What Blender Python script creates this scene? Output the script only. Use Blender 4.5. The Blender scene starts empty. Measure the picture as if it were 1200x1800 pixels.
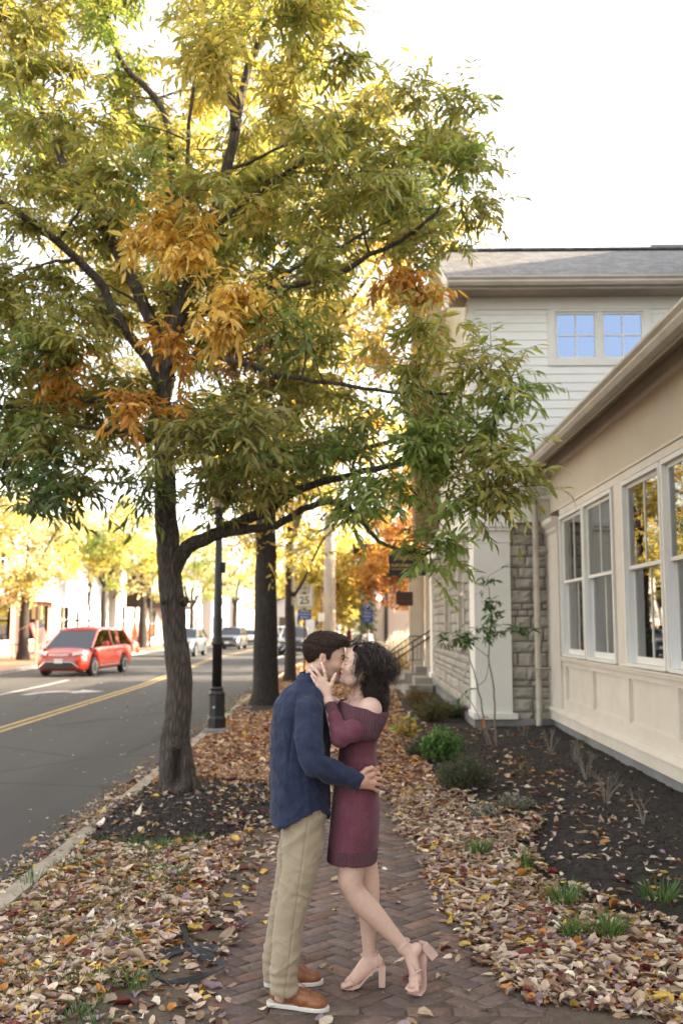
import bpy, math, random
import numpy as np
from mathutils import Vector, Matrix
R = math.radians
random.seed(7)
rng = np.random.default_rng(11)
SC = bpy.context.scene
COL = SC.collection

# ------------------------------------------------------------------ camera
CAM_H = 1.75
cam_data = bpy.data.cameras.new('camera')
cam = bpy.data.objects.new('camera', cam_data)
COL.objects.link(cam)
cam_data.sensor_fit = 'VERTICAL'
cam_data.sensor_height = 36.0
cam_data.sensor_width = 24.0
cam_data.lens = 35.0
cam_data.clip_end = 3000
PITCH = math.atan(200 / 1750)
YAW = 0.02127
cam.location = (0, 0, CAM_H)
cam.rotation_euler = (math.pi / 2 + PITCH, 0, YAW)
cam_data.dof.use_dof = True
cam_data.dof.focus_distance = 4.95
cam_data.dof.aperture_fstop = 2.6
SC.camera = cam

# ------------------------------------------------------------------ daylight
SUN_EL, SUN_AZ = 21.0, 15.0          # azimuth measured from +X towards +Y
W = bpy.data.worlds.new('World'); SC.world = W; W.use_nodes = True
wn = W.node_tree.nodes; wl = W.node_tree.links; wn.clear()
wo = wn.new('ShaderNodeOutputWorld'); bg = wn.new('ShaderNodeBackground')
sky = wn.new('ShaderNodeTexSky'); sky.sky_type = 'NISHITA'; sky.sun_disc = False
sky.sun_elevation = R(SUN_EL); sky.sun_rotation = R(90 - SUN_AZ)
sky.air_density = 1.0; sky.dust_density = 3.0; sky.ozone_density = 1.0
hs = wn.new('ShaderNodeHueSaturation'); hs.inputs['Saturation'].default_value = 0.32
hs.inputs['Value'].default_value = 1.0
bg.inputs['Strength'].default_value = 0.115
tint = wn.new('ShaderNodeMixRGB'); tint.blend_type = 'MULTIPLY'; tint.inputs['Fac'].default_value = 1.0; tint.inputs['Color2'].default_value = (1.03, 0.985, 0.935, 1)
wl.new(sky.outputs[0], hs.inputs['Color']); wl.new(hs.outputs[0], tint.inputs['Color1']); wl.new(tint.outputs[0], bg.inputs['Color'])
wl.new(bg.outputs[0], wo.inputs['Surface'])
sd = bpy.data.lights.new('sun', 'SUN'); sd.energy = 3.9; sd.angle = R(0.5); sd.color = (1.0, 0.80, 0.55)
sun = bpy.data.objects.new('sun', sd); COL.objects.link(sun)
sv = Vector((math.cos(R(SUN_EL)) * math.cos(R(SUN_AZ)), math.cos(R(SUN_EL)) * math.sin(R(SUN_AZ)), math.sin(R(SUN_EL))))
sun.rotation_euler = (-sv).to_track_quat('-Z', 'Y').to_euler()
sun.location = (30, 10, 25)
SC.view_settings.view_transform = 'Standard'; SC.view_settings.look = 'None'
SC.view_settings.gamma = 1.0; SC.view_settings.exposure = 2.95
SC.cycles.max_bounces = 8; SC.cycles.transparent_max_bounces = 12
SC.cycles.use_denoising = True
SC.cycles.sample_clamp_indirect = 6.0

# ------------------------------------------------------------------ pixel -> world (photo pixels, 1200 x 1800)
def ray(px, py):
    x = (px - 600) / 1750; y = (900 - py) / 1750
    dy = math.cos(PITCH) - y * math.sin(PITCH); dz = math.sin(PITCH) + y * math.cos(PITCH)
    c, s = math.cos(YAW), math.sin(YAW)
    return np.array([x * c - dy * s, x * s + dy * c, dz])
def G(px, py, z=0.0):
    d = ray(px, py); t = (z - CAM_H) / d[2]
    return np.array([0, 0, CAM_H]) + d * t
def D(px, py, Y):
    d = ray(px, py); return np.array([0, 0, CAM_H]) + d * (Y / d[1])

# ------------------------------------------------------------------ object helpers
def tag(o, label=None, cat=None, group=None, kind=None):
    if label: o['label'] = label
    if cat: o['category'] = cat
    if group: o['group'] = group
    if kind: o['kind'] = kind
    return o
def thing(name, label, cat, loc=(0, 0, 0), rz=0.0, group=None):
    o = bpy.data.objects.new(name, None); COL.objects.link(o)
    o.empty_display_size = 0.2
    o.location = loc; o.rotation_euler = (0, 0, rz)
    return tag(o, label, cat, group)
def mesh_data(name, V, F, mat=None, col=None, smooth=False, fmat=None):
    """V (n,3); F list of index arrays (each (m,k)) or list of tuples"""
    me = bpy.data.meshes.new(name)
    V = np.asarray(V, dtype=np.float32)
    groups = F if (len(F) and isinstance(F[0], np.ndarray) and F[0].ndim == 2) else None
    if groups is None:
        me.from_pydata(V.tolist(), [], [tuple(f) for f in F])
    else:
        groups = [g for g in groups if len(g)]
        me.vertices.add(len(V)); me.vertices.foreach_set('co', V.ravel())
        loops = np.concatenate([g.ravel() for g in groups]).astype(np.int32)
        tot = np.concatenate([np.full(len(g), g.shape[1], np.int32) for g in groups])
        start = np.concatenate([[0], np.cumsum(tot)[:-1]]).astype(np.int32)
        me.loops.add(len(loops)); me.loops.foreach_set('vertex_index', loops)
        me.polygons.add(len(tot)); me.polygons.foreach_set('loop_start', start)
        me.update(calc_edges=True)
    mats = mat if isinstance(mat, (list, tuple)) else [mat]
    for m in mats:
        if m: me.materials.append(m)
    if fmat is not None:
        me.polygons.foreach_set('material_index', np.asarray(fmat, dtype=np.int32))
    if smooth:
        me.polygons.foreach_set('use_smooth', np.ones(len(me.polygons), dtype=bool))
    if col is not None:
        a = me.color_attributes.new('col', 'FLOAT_COLOR', 'POINT')
        c = np.ones((len(V), 4), dtype=np.float32); c[:, :3] = col
        a.data.foreach_set('color', c.ravel())
    me.validate()
    return me
def obj(name, me, parent=None, loc=None):
    o = bpy.data.objects.new(name, me); COL.objects.link(o)
    if parent is not None: o.parent = parent
    if loc is not None: o.location = loc
    return o
def copy_tree(o, parent=None):
    c = o.copy(); COL.objects.link(c)
    if parent is not None:
        c.parent = parent
    for ch in [x for x in bpy.data.objects if x.parent == o]:
        copy_tree(ch, c)
    return c

class MB:
    """collects simple shapes into one mesh"""
    def __init__(s): s.V = []; s.F = []; s.n = 0
    def add(s, V, F):
        V = [tuple(map(float, v)) for v in V]
        s.V += V; s.F += [tuple(i + s.n for i in f) for f in F]; s.n += len(V); return s
    def box(s, x0, x1, y0, y1, z0, z1, b=0.0):
        if x0 > x1: x0, x1 = x1, x0
        if y0 > y1: y0, y1 = y1, y0
        if z0 > z1: z0, z1 = z1, z0
        if b <= 0:
            V = [(x0,y0,z0),(x1,y0,z0),(x1,y1,z0),(x0,y1,z0),(x0,y0,z1),(x1,y0,z1),(x1,y1,z1),(x0,y1,z1)]
            F = [(0,3,2,1),(4,5,6,7),(0,1,5,4),(1,2,6,5),(2,3,7,6),(3,0,4,7)]
            return s.add(V, F)
        V = []; idx = {}
        for i, x in enumerate((x0, x1)):
            for j, y in enumerate((y0, y1)):
                for k, z in enumerate((z0, z1)):
                    sx, sy, sz = (1 - 2*i), (1 - 2*j), (1 - 2*k)
                    idx[i,j,k] = len(V)
                    V += [(x, y + sy*b, z + sz*b), (x + sx*b, y, z + sz*b), (x + sx*b, y + sy*b, z)]
        q = lambda i,j,k,a: idx[i,j,k] + a
        F = [(q(0,0,0,0),q(0,0,1,0),q(0,1,1,0),q(0,1,0,0)), (q(1,0,0,0),q(1,1,0,0),q(1,1,1,0),q(1,0,1,0)),
             (q(0,0,0,1),q(1,0,0,1),q(1,0,1,1),q(0,0,1,1)), (q(0,1,0,1),q(0,1,1,1),q(1,1,1,1),q(1,1,0,1)),
             (q(0,0,0,2),q(0,1,0,2),q(1,1,0,2),q(1,0,0,2)), (q(0,0,1,2),q(1,0,1,2),q(1,1,1,2),q(0,1,1,2))]
        for j in (0,1):
            for k in (0,1): F.append((q(0,j,k,1),q(1,j,k,1),q(1,j,k,2),q(0,j,k,2)))
        for i in (0,1):
            for k in (0,1): F.append((q(i,0,k,0),q(i,1,k,0),q(i,1,k,2),q(i,0,k,2)))
        for i in (0,1):
            for j in (0,1): F.append((q(i,j,0,0),q(i,j,1,0),q(i,j,1,1),q(i,j,0,1)))
        for c in idx.values(): F.append((c, c+1, c+2))
        return s.add(V, F)
    def prism(s, poly, axis, a, b):
        n = len(poly); V = []
        for t in (a, b):
            for u, v in poly:
                V.append({'x': (t,u,v), 'y': (u,t,v), 'z': (u,v,t)}[axis])
        F = [tuple(range(n)), tuple(range(2*n-1, n-1, -1))] + [(i, n+i, n+(i+1)%n, (i+1)%n) for i in range(n)]
        return s.add(V, F)
    def tube(s, pts, rad, n=8, cap=True, ry=None):
        V, F = tube_arrays(pts, rad, n, cap); return s.add(V, F)
    def lathe(s, prof, c=(0,0,0), n=16, axis='z'):
        V = []; F = []
        for r, h in prof:
            for k in range(n):
                a = 2*math.pi*k/n; x, y = r*math.cos(a), r*math.sin(a)
                p = {'z': (x,y,h), 'x': (h,x,y), 'y': (x,h,y)}[axis]
                V.append((p[0]+c[0], p[1]+c[1], p[2]+c[2]))
        m = len(prof)
        for i in range(m-1):
            for k in range(n):
                F.append((i*n+k, i*n+(k+1)%n, (i+1)*n+(k+1)%n, (i+1)*n+k))
        F.append(tuple(range(n-1,-1,-1))); F.append(tuple(range((m-1)*n, m*n)))
        return s.add(V, F)
    def quad(s, a, b, c, d): return s.add([a,b,c,d], [(0,1,2,3)])
    def xf(s, M):
        s.V = [tuple(M @ Vector(v)) for v in s.V]; return s
    def data(s, name, mat, smooth=False, off=(0,0,0)):
        V = np.array(s.V, dtype=np.float64).reshape(-1,3) - np.array(off)
        me = bpy.data.meshes.new(name); me.from_pydata(V.tolist(), [], s.F)
        if mat: me.materials.append(mat)
        if smooth: me.polygons.foreach_set('use_smooth', np.ones(len(me.polygons), dtype=bool))
        return me
    def build(s, name, mat, parent=None, smooth=False, recalc=True):
        off = (0,0,0)
        me = s.data(name, mat, smooth)
        import bmesh
        if recalc:
            bm = bmesh.new(); bm.from_mesh(me); bmesh.ops.recalc_face_normals(bm, faces=bm.faces[:]); bm.to_mesh(me); bm.free()
        o = obj(name, me, parent)
        if smooth == 'angle' or smooth is True:
            try: me.shade_smooth_by_angle = None
            except Exception: pass
        if parent is not None and s.world:
            pass
        return o
    world = False

def tube_arrays(pts, rad, n=8, cap=True):
    pts = [np.array(p, dtype=float) for p in pts]; m = len(pts)
    if not hasattr(rad, '__len__'): rad = [rad]*m
    V = []; F = []
    up = np.array([0.0, 0.0, 1.0]); prev = None
    for i in range(m):
        t = pts[min(i+1, m-1)] - pts[max(i-1, 0)]; t = t/(np.linalg.norm(t)+1e-9)
        if prev is None:
            a = np.cross(t, up)
            if np.linalg.norm(a) < 1e-3: a = np.cross(t, np.array([1.0,0,0]))
        else:
            a = prev - t*np.dot(prev, t)
        a = a/(np.linalg.norm(a)+1e-9); prev = a; b = np.cross(t, a)
        for k in range(n):
            th = 2*math.pi*k/n
            V.append(pts[i] + rad[i]*(math.cos(th)*a + math.sin(th)*b))
    for i in range(m-1):
        for k in range(n):
            F.append((i*n+k, i*n+(k+1)%n, (i+1)*n+(k+1)%n, (i+1)*n+k))
    if cap:
        F.append(tuple(range(n-1,-1,-1))); F.append(tuple(range((m-1)*n, m*n)))
    return V, F

# ------------------------------------------------------------------ materials
def nt(name):
    m = bpy.data.materials.new(name); m.use_nodes = True
    t = m.node_tree; t.nodes.clear()
    out = t.nodes.new('ShaderNodeOutputMaterial'); p = t.nodes.new('ShaderNodeBsdfPrincipled')
    t.links.new(p.outputs[0], out.inputs['Surface'])
    return m, t, p, out
def N(t, kind, **kw):
    n = t.nodes.new(kind)
    for k, v in kw.items():
        if k in n.inputs.keys(): n.inputs[k].default_value = v
        else: setattr(n, k, v)
    return n
def rgb(*c): return (c[0], c[1], c[2], 1.0)
def ramp(t, stops):
    r = t.nodes.new('ShaderNodeValToRGB'); e = r.color_ramp.elements
    e[0].position, e[0].color = stops[0][0], rgb(*stops[0][1])
    e[1].position, e[1].color = stops[-1][0], rgb(*stops[-1][1])
    for p, c in stops[1:-1]:
        x = e.new(p); x.color = rgb(*c)
    return r
def mat(name, c1, c2=None, scale=4.0, rough=0.7, bump=0.0, bscale=40.0, metallic=0.0, stretch=(1,1,1), dirt=0.0, dirtc=(0.1,0.09,0.07), spec=0.5, coat=0.0, detail=6, bdist=0.02, sheen=0.0):
    m, t, p, out = nt(name)
    co = N(t, 'ShaderNodeTexCoord'); mp = N(t, 'ShaderNodeMapping'); mp.inputs['Scale'].default_value = stretch
    t.links.new(co.outputs['Object'], mp.inputs['Vector'])
    c2 = c2 or tuple(x*0.8 for x in c1)
    nz = N(t, 'ShaderNodeTexNoise', Scale=scale, Detail=detail, Roughness=0.6); t.links.new(mp.outputs[0], nz.inputs['Vector'])
    rp = ramp(t, [(0.3, c2), (0.7, c1)]); t.links.new(nz.outputs['Fac'], rp.inputs['Fac'])
    last = rp.outputs['Color']
    if dirt > 0:
        n2 = N(t, 'ShaderNodeTexNoise', Scale=scale*0.35+0.7, Detail=8, Roughness=0.7); t.links.new(mp.outputs[0], n2.inputs['Vector'])
        r2 = ramp(t, [(0.45, (0,0,0)), (0.75, (dirt,dirt,dirt))]); t.links.new(n2.outputs['Fac'], r2.inputs['Fac'])
        mx = N(t, 'ShaderNodeMixRGB'); mx.inputs['Color2'].default_value = rgb(*dirtc)
        t.links.new(r2.outputs['Color'], mx.inputs['Fac']); t.links.new(last, mx.inputs['Color1']); last = mx.outputs[0]
    t.links.new(last, p.inputs['Base Color'])
    p.inputs['Roughness'].default_value = rough; p.inputs['Metallic'].default_value = metallic
    p.inputs['Specular IOR Level'].default_value = spec; p.inputs['Coat Weight'].default_value = coat
    p.inputs['Coat Roughness'].default_value = 0.08
    if sheen: p.inputs['Sheen Weight'].default_value = sheen
    if bump > 0:
        n3 = N(t, 'ShaderNodeTexNoise', Scale=bscale, Detail=5, Roughness=0.65); t.links.new(mp.outputs[0], n3.inputs['Vector'])
        bp = N(t, 'ShaderNodeBump', Strength=bump, Distance=bdist); t.links.new(n3.outputs['Fac'], bp.inputs['Height'])
        t.links.new(bp.outputs[0], p.inputs['Normal'])
    return m
def vcol_mat(name, rough=0.6, spec=0.4, trans=0.0, bump=0.0, bscale=60.0, nvar=0.25, nscale=25.0, sss=0.0, sheen=0.0, bdist=0.004):
    m, t, p, out = nt(name)
    at = N(t, 'ShaderNodeAttribute', attribute_name='col')
    co = N(t, 'ShaderNodeTexCoord')
    nz = N(t, 'ShaderNodeTexNoise', Scale=nscale, Detail=4); t.links.new(co.outputs['Object'], nz.inputs['Vector'])
    rp = ramp(t, [(0.3, (1-nvar,)*3), (0.7, (1+nvar*0.4,)*3)]); t.links.new(nz.outputs['Fac'], rp.inputs['Fac'])
    mx = N(t, 'ShaderNodeMixRGB', blend_type='MULTIPLY'); mx.inputs['Fac'].default_value = 1
    t.links.new(at.outputs['Color'], mx.inputs['Color1']); t.links.new(rp.outputs['Color'], mx.inputs['Color2'])
    t.links.new(mx.outputs[0], p.inputs['Base Color'])
    p.inputs['Roughness'].default_value = rough; p.inputs['Specular IOR Level'].default_value = spec
    if sheen: p.inputs['Sheen Weight'].default_value = sheen
    if sss:
        p.inputs['Subsurface Weight'].default_value = sss; p.inputs['Subsurface Radius'].default_value = (0.012, 0.004, 0.002)
        p.inputs['Subsurface Scale'].default_value = 0.6
    if bump:
        n3 = N(t, 'ShaderNodeTexNoise', Scale=bscale, Detail=5); t.links.new(co.outputs['Object'], n3.inputs['Vector'])
        bp = N(t, 'ShaderNodeBump', Strength=bump, Distance=bdist); t.links.new(n3.outputs['Fac'], bp.inputs['Height'])
        t.links.new(bp.outputs[0], p.inputs['Normal'])
    if trans:
        tr = N(t, 'ShaderNodeBsdfTranslucent'); ms = N(t, 'ShaderNodeMixShader'); ms.inputs[0].default_value = trans
        hsv = N(t, 'ShaderNodeHueSaturation', Saturation=1.1, Value=1.3); t.links.new(mx.outputs[0], hsv.inputs['Color'])
        t.links.new(hsv.outputs[0], tr.inputs['Color'])
        t.links.new(p.outputs[0], ms.inputs[1]); t.links.new(tr.outputs[0], ms.inputs[2]); t.links.new(ms.outputs[0], out.inputs['Surface'])
    return m

# ------------------------------------------------------------------ numpy value noise (for shapes)
def vnoise(P, scale, seed=0):
    P = np.asarray(P, dtype=np.float64)*scale + seed*17.31
    i = np.floor(P).astype(np.int64); f = P - i; f = f*f*(3-2*f)
    def h(a, b, c):
        n = (a*374761393 + b*668265263 + c*2147483647 + seed*1274126177) & 0xffffffff
        n = ((n ^ (n >> 13))*1274126177) & 0xffffffff
        return ((n ^ (n >> 16)) & 0xffff)/65535.0
    r = 0
    for dx in (0,1):
        wx = f[...,0] if dx else 1-f[...,0]
        for dy in (0,1):
            wy = f[...,1] if dy else 1-f[...,1]
            for dz in (0,1):
                wz = f[...,2] if dz else 1-f[...,2]
                r = r + wx*wy*wz*h(i[...,0]+dx, i[...,1]+dy, i[...,2]+dz)
    return r*2-1

# ------------------------------------------------------------------ leaves
LEAF_F = np.array([(0,2,1),(0,3,2),(1,2,5),(1,5,4),(2,3,6),(2,6,5),(4,5,7),(5,6,7)])
LEAF_F2 = np.array([(0,2,1),(0,3,2)]+[f for k in (0,3) for f in ((1+k,2+k,5+k),(1+k,5+k,4+k),(2+k,3+k,6+k),(2+k,6+k,5+k))]+[(7,8,10),(8,9,10)])
def round_leaves(pos, d, nrm, L, Wd, fold, curl, col, colvar=0.12, wavy=0.0):
    """fuller oval leaves of 11 verts"""
    n = len(pos); d = d/np.linalg.norm(d, axis=1, keepdims=True)
    s = np.cross(d, nrm); s /= (np.linalg.norm(s, axis=1, keepdims=True)+1e-9); w = np.cross(s, d)
    T = [(0,0,0),(.16,-.62,1),(.14,0,0),(.16,.62,1),(.46,-1,1),(.46,0,0),(.46,1,1),(.80,-.66,1),(.80,0,0),(.80,.66,1),(1.0,0,0)]
    V = np.zeros((n,11,3)); tw = rng.normal(0,.25,n)
    for k,(u,v,f) in enumerate(T):
        wv = rng.normal(0,1,n)*wavy
        V[:,k,:] = pos + d*(u*L)[:,None] + s*(v*Wd*.5*(1+rng.normal(0,.08,n)))[:,None] + w*((f*fold*Wd*.5) - curl*L*(u-.4)**2*2 + v*Wd*tw*(u-.4) + wv*L*.3)[:,None]
    F = (np.arange(n)[:,None,None]*11 + LEAF_F2[None]).reshape(-1,3)
    C = np.repeat(col*(1+rng.normal(0,colvar,(n,1))), 11, axis=0).clip(0.005,0.95)
    return V.reshape(-1,3), F, C
def leaves(pos, d, nrm, L, Wd, fold, curl, col, colvar=0.12, wavy=0.0):
    """pos,d,nrm (n,3); L,Wd,fold,curl (n,) -> V,F,C for n leaves of 8 verts"""
    n = len(pos)
    d = d/np.linalg.norm(d, axis=1, keepdims=True)
    s = np.cross(d, nrm); s /= (np.linalg.norm(s, axis=1, keepdims=True)+1e-9)
    w = np.cross(s, d)
    T = [(0,0,0),(0.33,-1,1),(0.33,0,0),(0.33,1,1),(0.68,-0.8,1),(0.68,0,0),(0.68,0.8,1),(1.0,0,0)]
    V = np.zeros((n,8,3))
    for k,(u,v,f) in enumerate(T):
        wv = rng.normal(0,1,n)*wavy if wavy else 0
        V[:,k,:] = pos + d*(u*L)[:,None] + s*(v*Wd*0.5)[:,None] + w*((f*fold*Wd*0.5) - curl*L*u*u + wv*L*(0.3 if k not in (0,) else 0))[:,None]
    F = (np.arange(n)[:,None,None]*8 + LEAF_F[None]).reshape(-1,3)
    C = np.repeat(col*(1+rng.normal(0,colvar,(n,1))), 8, axis=0).clip(0.005,0.95)
    return V.reshape(-1,3), F, C

M = {}
def sstep(a, b, x):
    t = np.clip((np.asarray(x, float)-a)/(b-a), 0, 1); return t*t*(3-2*t)
# ================================================================== materials (shared)
M['asphalt'] = mat('asphalt', (0.070,0.068,0.067), (0.046,0.045,0.045), scale=0.6, rough=0.85, bump=0.35, bscale=180, detail=10, dirt=0.35, dirtc=(0.12,0.11,0.10))
def asphalt_mat():
    m, t, p, out = nt('asphalt')
    co = N(t, 'ShaderNodeTexCoord'); mp = N(t, 'ShaderNodeMapping'); mp.inputs['Scale'].default_value = (1, .10, 1); t.links.new(co.outputs['Object'], mp.inputs['Vector'])
    n1 = N(t, 'ShaderNodeTexNoise', Scale=1.1, Detail=8, Roughness=.65); t.links.new(mp.outputs[0], n1.inputs['Vector'])      # tyre wear, runs with the road
    n2 = N(t, 'ShaderNodeTexNoise', Scale=220, Detail=3, Roughness=.8); t.links.new(co.outputs['Object'], n2.inputs['Vector'])
    n3 = N(t, 'ShaderNodeTexNoise', Scale=.45, Detail=9, Roughness=.7); t.links.new(co.outputs['Object'], n3.inputs['Vector'])
    r1 = ramp(t, [(.3, (.028,.026,.0245)), (.7, (.050,.0465,.043))]); t.links.new(n1.outputs['Fac'], r1.inputs['Fac'])
    r2 = ramp(t, [(.3, (.55,.55,.55)), (.75, (1.6,1.6,1.55))]); t.links.new(n2.outputs['Fac'], r2.inputs['Fac'])
    mx = N(t, 'ShaderNodeMixRGB', blend_type='MULTIPLY'); mx.inputs['Fac'].default_value = .8; t.links.new(r1.outputs[0], mx.inputs['Color1']); t.links.new(r2.outputs[0], mx.inputs['Color2'])
    mv = N(t, 'ShaderNodeMixRGB'); mv.inputs['Fac'].default_value = .25; t.links.new(co.outputs['Object'], mv.inputs['Color1']); t.links.new(n3.outputs['Color'], mv.inputs['Color2'])
    vo = N(t, 'ShaderNodeTexVoronoi', Scale=.42, feature='DISTANCE_TO_EDGE'); t.links.new(mv.outputs[0], vo.inputs['Vector'])
    r3 = ramp(t, [(0.0, (1,1,1)), (.006, (.8,.8,.8)), (.013, (0,0,0))]); t.links.new(vo.outputs['Distance'], r3.inputs['Fac'])
    m2 = N(t, 'ShaderNodeMixRGB'); m2.inputs['Color2'].default_value = rgb(.012,.011,.011); t.links.new(r3.outputs[0], m2.inputs['Fac']); t.links.new(mx.outputs[0], m2.inputs['Color1'])
    r4 = ramp(t, [(.60, (0,0,0)), (.66, (.55,.55,.55))]); t.links.new(n3.outputs['Fac'], r4.inputs['Fac'])
    m3 = N(t, 'ShaderNodeMixRGB'); m3.inputs['Color2'].default_value = rgb(.026,.0245,.023); t.links.new(r4.outputs[0], m3.inputs['Fac']); t.links.new(m2.outputs[0], m3.inputs['Color1'])
    t.links.new(m3.outputs[0], p.inputs['Base Color']); p.inputs['Roughness'].default_value = .82
    bp = N(t, 'ShaderNodeBump', Strength=.5, Distance=.01); t.links.new(n2.outputs['Fac'], bp.inputs['Height']); t.links.new(bp.outputs[0], p.inputs['Normal'])
    return m
M['asphalt'] = asphalt_mat()
M['concrete'] = mat('concrete', (0.33,0.31,0.28), (0.24,0.225,0.20), scale=3, rough=0.9, bump=0.3, bscale=60, dirt=0.5, dirtc=(0.14,0.12,0.09))
M['kerb'] = mat('kerb_stone', (0.42,0.36,0.28), (0.27,0.22,0.16), scale=5, rough=0.9, bump=0.4, bscale=60, dirt=0.5, dirtc=(0.16,0.12,0.08))
M['dirt'] = mat('dirt', (0.16,0.115,0.078), (0.085,0.060,0.042), scale=9, rough=0.95, bump=0.9, bscale=90, detail=10, dirt=0.6, dirtc=(0.2,0.15,0.10))
M['litter'] = mat('litter_soil', (0.20,0.135,0.085), (0.06,0.045,0.028), scale=22, rough=0.95, bump=1.0, bscale=70, detail=10)
M['mulch'] = mat('mulch', (0.040,0.028,0.021), (0.014,0.011,0.009), scale=30, rough=0.95, bump=1.0, bscale=70, detail=10, bdist=0.03)
M['brickfar'] = mat('far_brick_paving', (0.33,0.15,0.085), (0.24,0.11,0.07), scale=3, rough=0.85, bump=0.2, bscale=50)
M['brick'] = vcol_mat('paving_brick', rough=0.82, spec=0.35, bump=0.25, bscale=160, nvar=0.3, nscale=30, bdist=0.004)
M['fallen'] = vcol_mat('fallen_leaf', rough=0.62, spec=0.35, trans=0.12, nvar=0.25, nscale=60)
M['leaf'] = vcol_mat('tree_leaf', rough=0.45, spec=0.45, trans=0.45, nvar=0.2, nscale=30)
M['chip'] = vcol_mat('bark_chip', rough=0.85, spec=0.3, nvar=0.3)
M['bark'] = None
M['yellowpaint'] = mat('yellow_road_paint', (0.50,0.33,0.09), (0.36,0.25,0.08), scale=12, rough=0.8, dirt=0.6, dirtc=(0.12,0.10,0.08))
M['whitepaint'] = mat('white_road_paint', (0.55,0.53,0.50), (0.40,0.38,0.36), scale=12, rough=0.8, dirt=0.5, dirtc=(0.16,0.15,0.14))
M['grass'] = vcol_mat('grass_blade', rough=0.5, trans=0.3, nvar=0.2)

RZ = -0.08
# road edges
KY = [-10, 0, 7, 11, 17, 27, 40, 62, 90, 140, 300]
KX = [-2.2, -2.28, -2.36, -2.50, -2.66, -2.92, -3.0, -3.05, -3.1, -3.4, -4.5]
kx = lambda y: np.interp(y, KY, KX)
CY = [-10, 0, 17, 31, 42, 56, 73, 100, 140, 300]
CX = [-6.1, -6.2, -6.4, -6.8, -7.5, -8.5, -8.4, -8.4, -8.7, -10]
cx = lambda y: np.interp(y, CY, CX)
FY = [-10, 20, 35, 43, 62, 80, 140, 300]
FX = [-12.9, -13.0, -13.3, -14.1, -14.5, -14.6, -14.8, -16]
fx = lambda y: np.interp(y, FY, FX)

def ribbon(name, ys, xa, xb, z, m, kind='structure', zb=None):
    V = []; F = []
    for i, y in enumerate(ys):
        V += [(xa(y), y, z), (xb(y), y, z if zb is None else zb)]
        if i: F.append((2*i-2, 2*i-1, 2*i+1, 2*i))
    o = obj(name, mesh_data(name, V, F, m)); 
    if kind: o['kind'] = kind
    return o
YS = list(np.arange(-8, 60, 2.0)) + list(np.arange(60, 301, 8.0))
g = MB(); g.quad((-600,-100,-0.16), (600,-100,-0.16), (600,1500,-0.16), (-600,1500,-0.16))
go = g.build('ground', mat('far_ground', (0.10,0.09,0.05), (0.06,0.06,0.03), scale=0.3, rough=0.95)); go['kind'] = 'structure'
ribbon('road', YS, lambda y: fx(y)-0.3, lambda y: kx(y)+0.05, RZ, M['asphalt'])
# painted markings
mk = MB()
for off in (-0.16, 0.06):
    for a, b in zip(YS[:-1], YS[1:]):
        for k in range(2):
            y0 = a+(b-a)*k/2; y1 = a+(b-a)*(k+1)/2
            mk.quad((cx(y0)+off, y0, RZ+.004), (cx(y0)+off+.11, y0, RZ+.004), (cx(y1)+off+.11, y1, RZ+.004), (cx(y1)+off, y1, RZ+.004))
o = mk.build('yellow_centre_lines', M['yellowpaint']); o['kind'] = 'structure'
mk = MB()
def paint_poly(P):
    mk.add([(p[0], p[1], RZ+.004) for p in P], [tuple(range(len(P)))])
def edge_line(ya, yb, off, w=.11):
    n = max(1, int((yb-ya)/3))
    for k in range(n):
        y0 = ya+(yb-ya)*k/n; y1 = ya+(yb-ya)*(k+1)/n
        paint_poly([(cx(y0)+off, y0), (cx(y0)+off+w, y0), (cx(y1)+off+w, y1), (cx(y1)+off, y1)])
edge_line(12, 34, -3.05)
edge_line(40, 110, 3.55)
A = lambda x, y: (cx(28)-1.65+x, 28+y)
# curved turn arrow
pts = []
for k in range(9):
    a = R(180 - 20*k/2.0); pts.append(A(0.05+0.5*math.cos(a)*1.1 + .5, -1.2+1.9*math.sin(a)))
paint_poly([A(-.75,-1.3), A(-.5,-1.3), A(-.45,-.6), A(-.15,-.2), A(.35,-.05), A(.35,.3), A(-.3,.2), A(-.65,-.35)])
paint_poly([A(.35,-.62), A(1.15,.12), A(.35,.8)])
o = mk.build('white_lane_markings', M['whitepaint']); o['kind'] = 'structure'
# kerbs
def kerb(name, edge, w, top, m, sgn):
    V = []; F = []
    for i, y in enumerate(YS):
        x = edge(y); j = 0.006*math.sin(y*3.1)
        V += [(x, y, -0.14), (x+j, y, top-.015), (x+sgn*.02, y, top), (x+sgn*w, y, top+j*.5), (x+sgn*w, y, -0.14)]
        if i:
            for k in range(4): F.append((5*i-5+k, 5*i-4+k, 5*i+1+k, 5*i+k))
    o = obj(name, mesh_data(name, V, F, m)); o['kind'] = 'structure'; return o
kerb('near_kerb', kx, 0.15, 0.028, M['kerb'], 1)
kerb('far_kerb', fx, -0.16 if False else 0.16, 0.07, M['concrete'], -1)
ribbon('far_sidewalk', YS, lambda y: -60, lambda y: fx(y)-0.155, 0.06, M['brickfar'])

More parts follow.
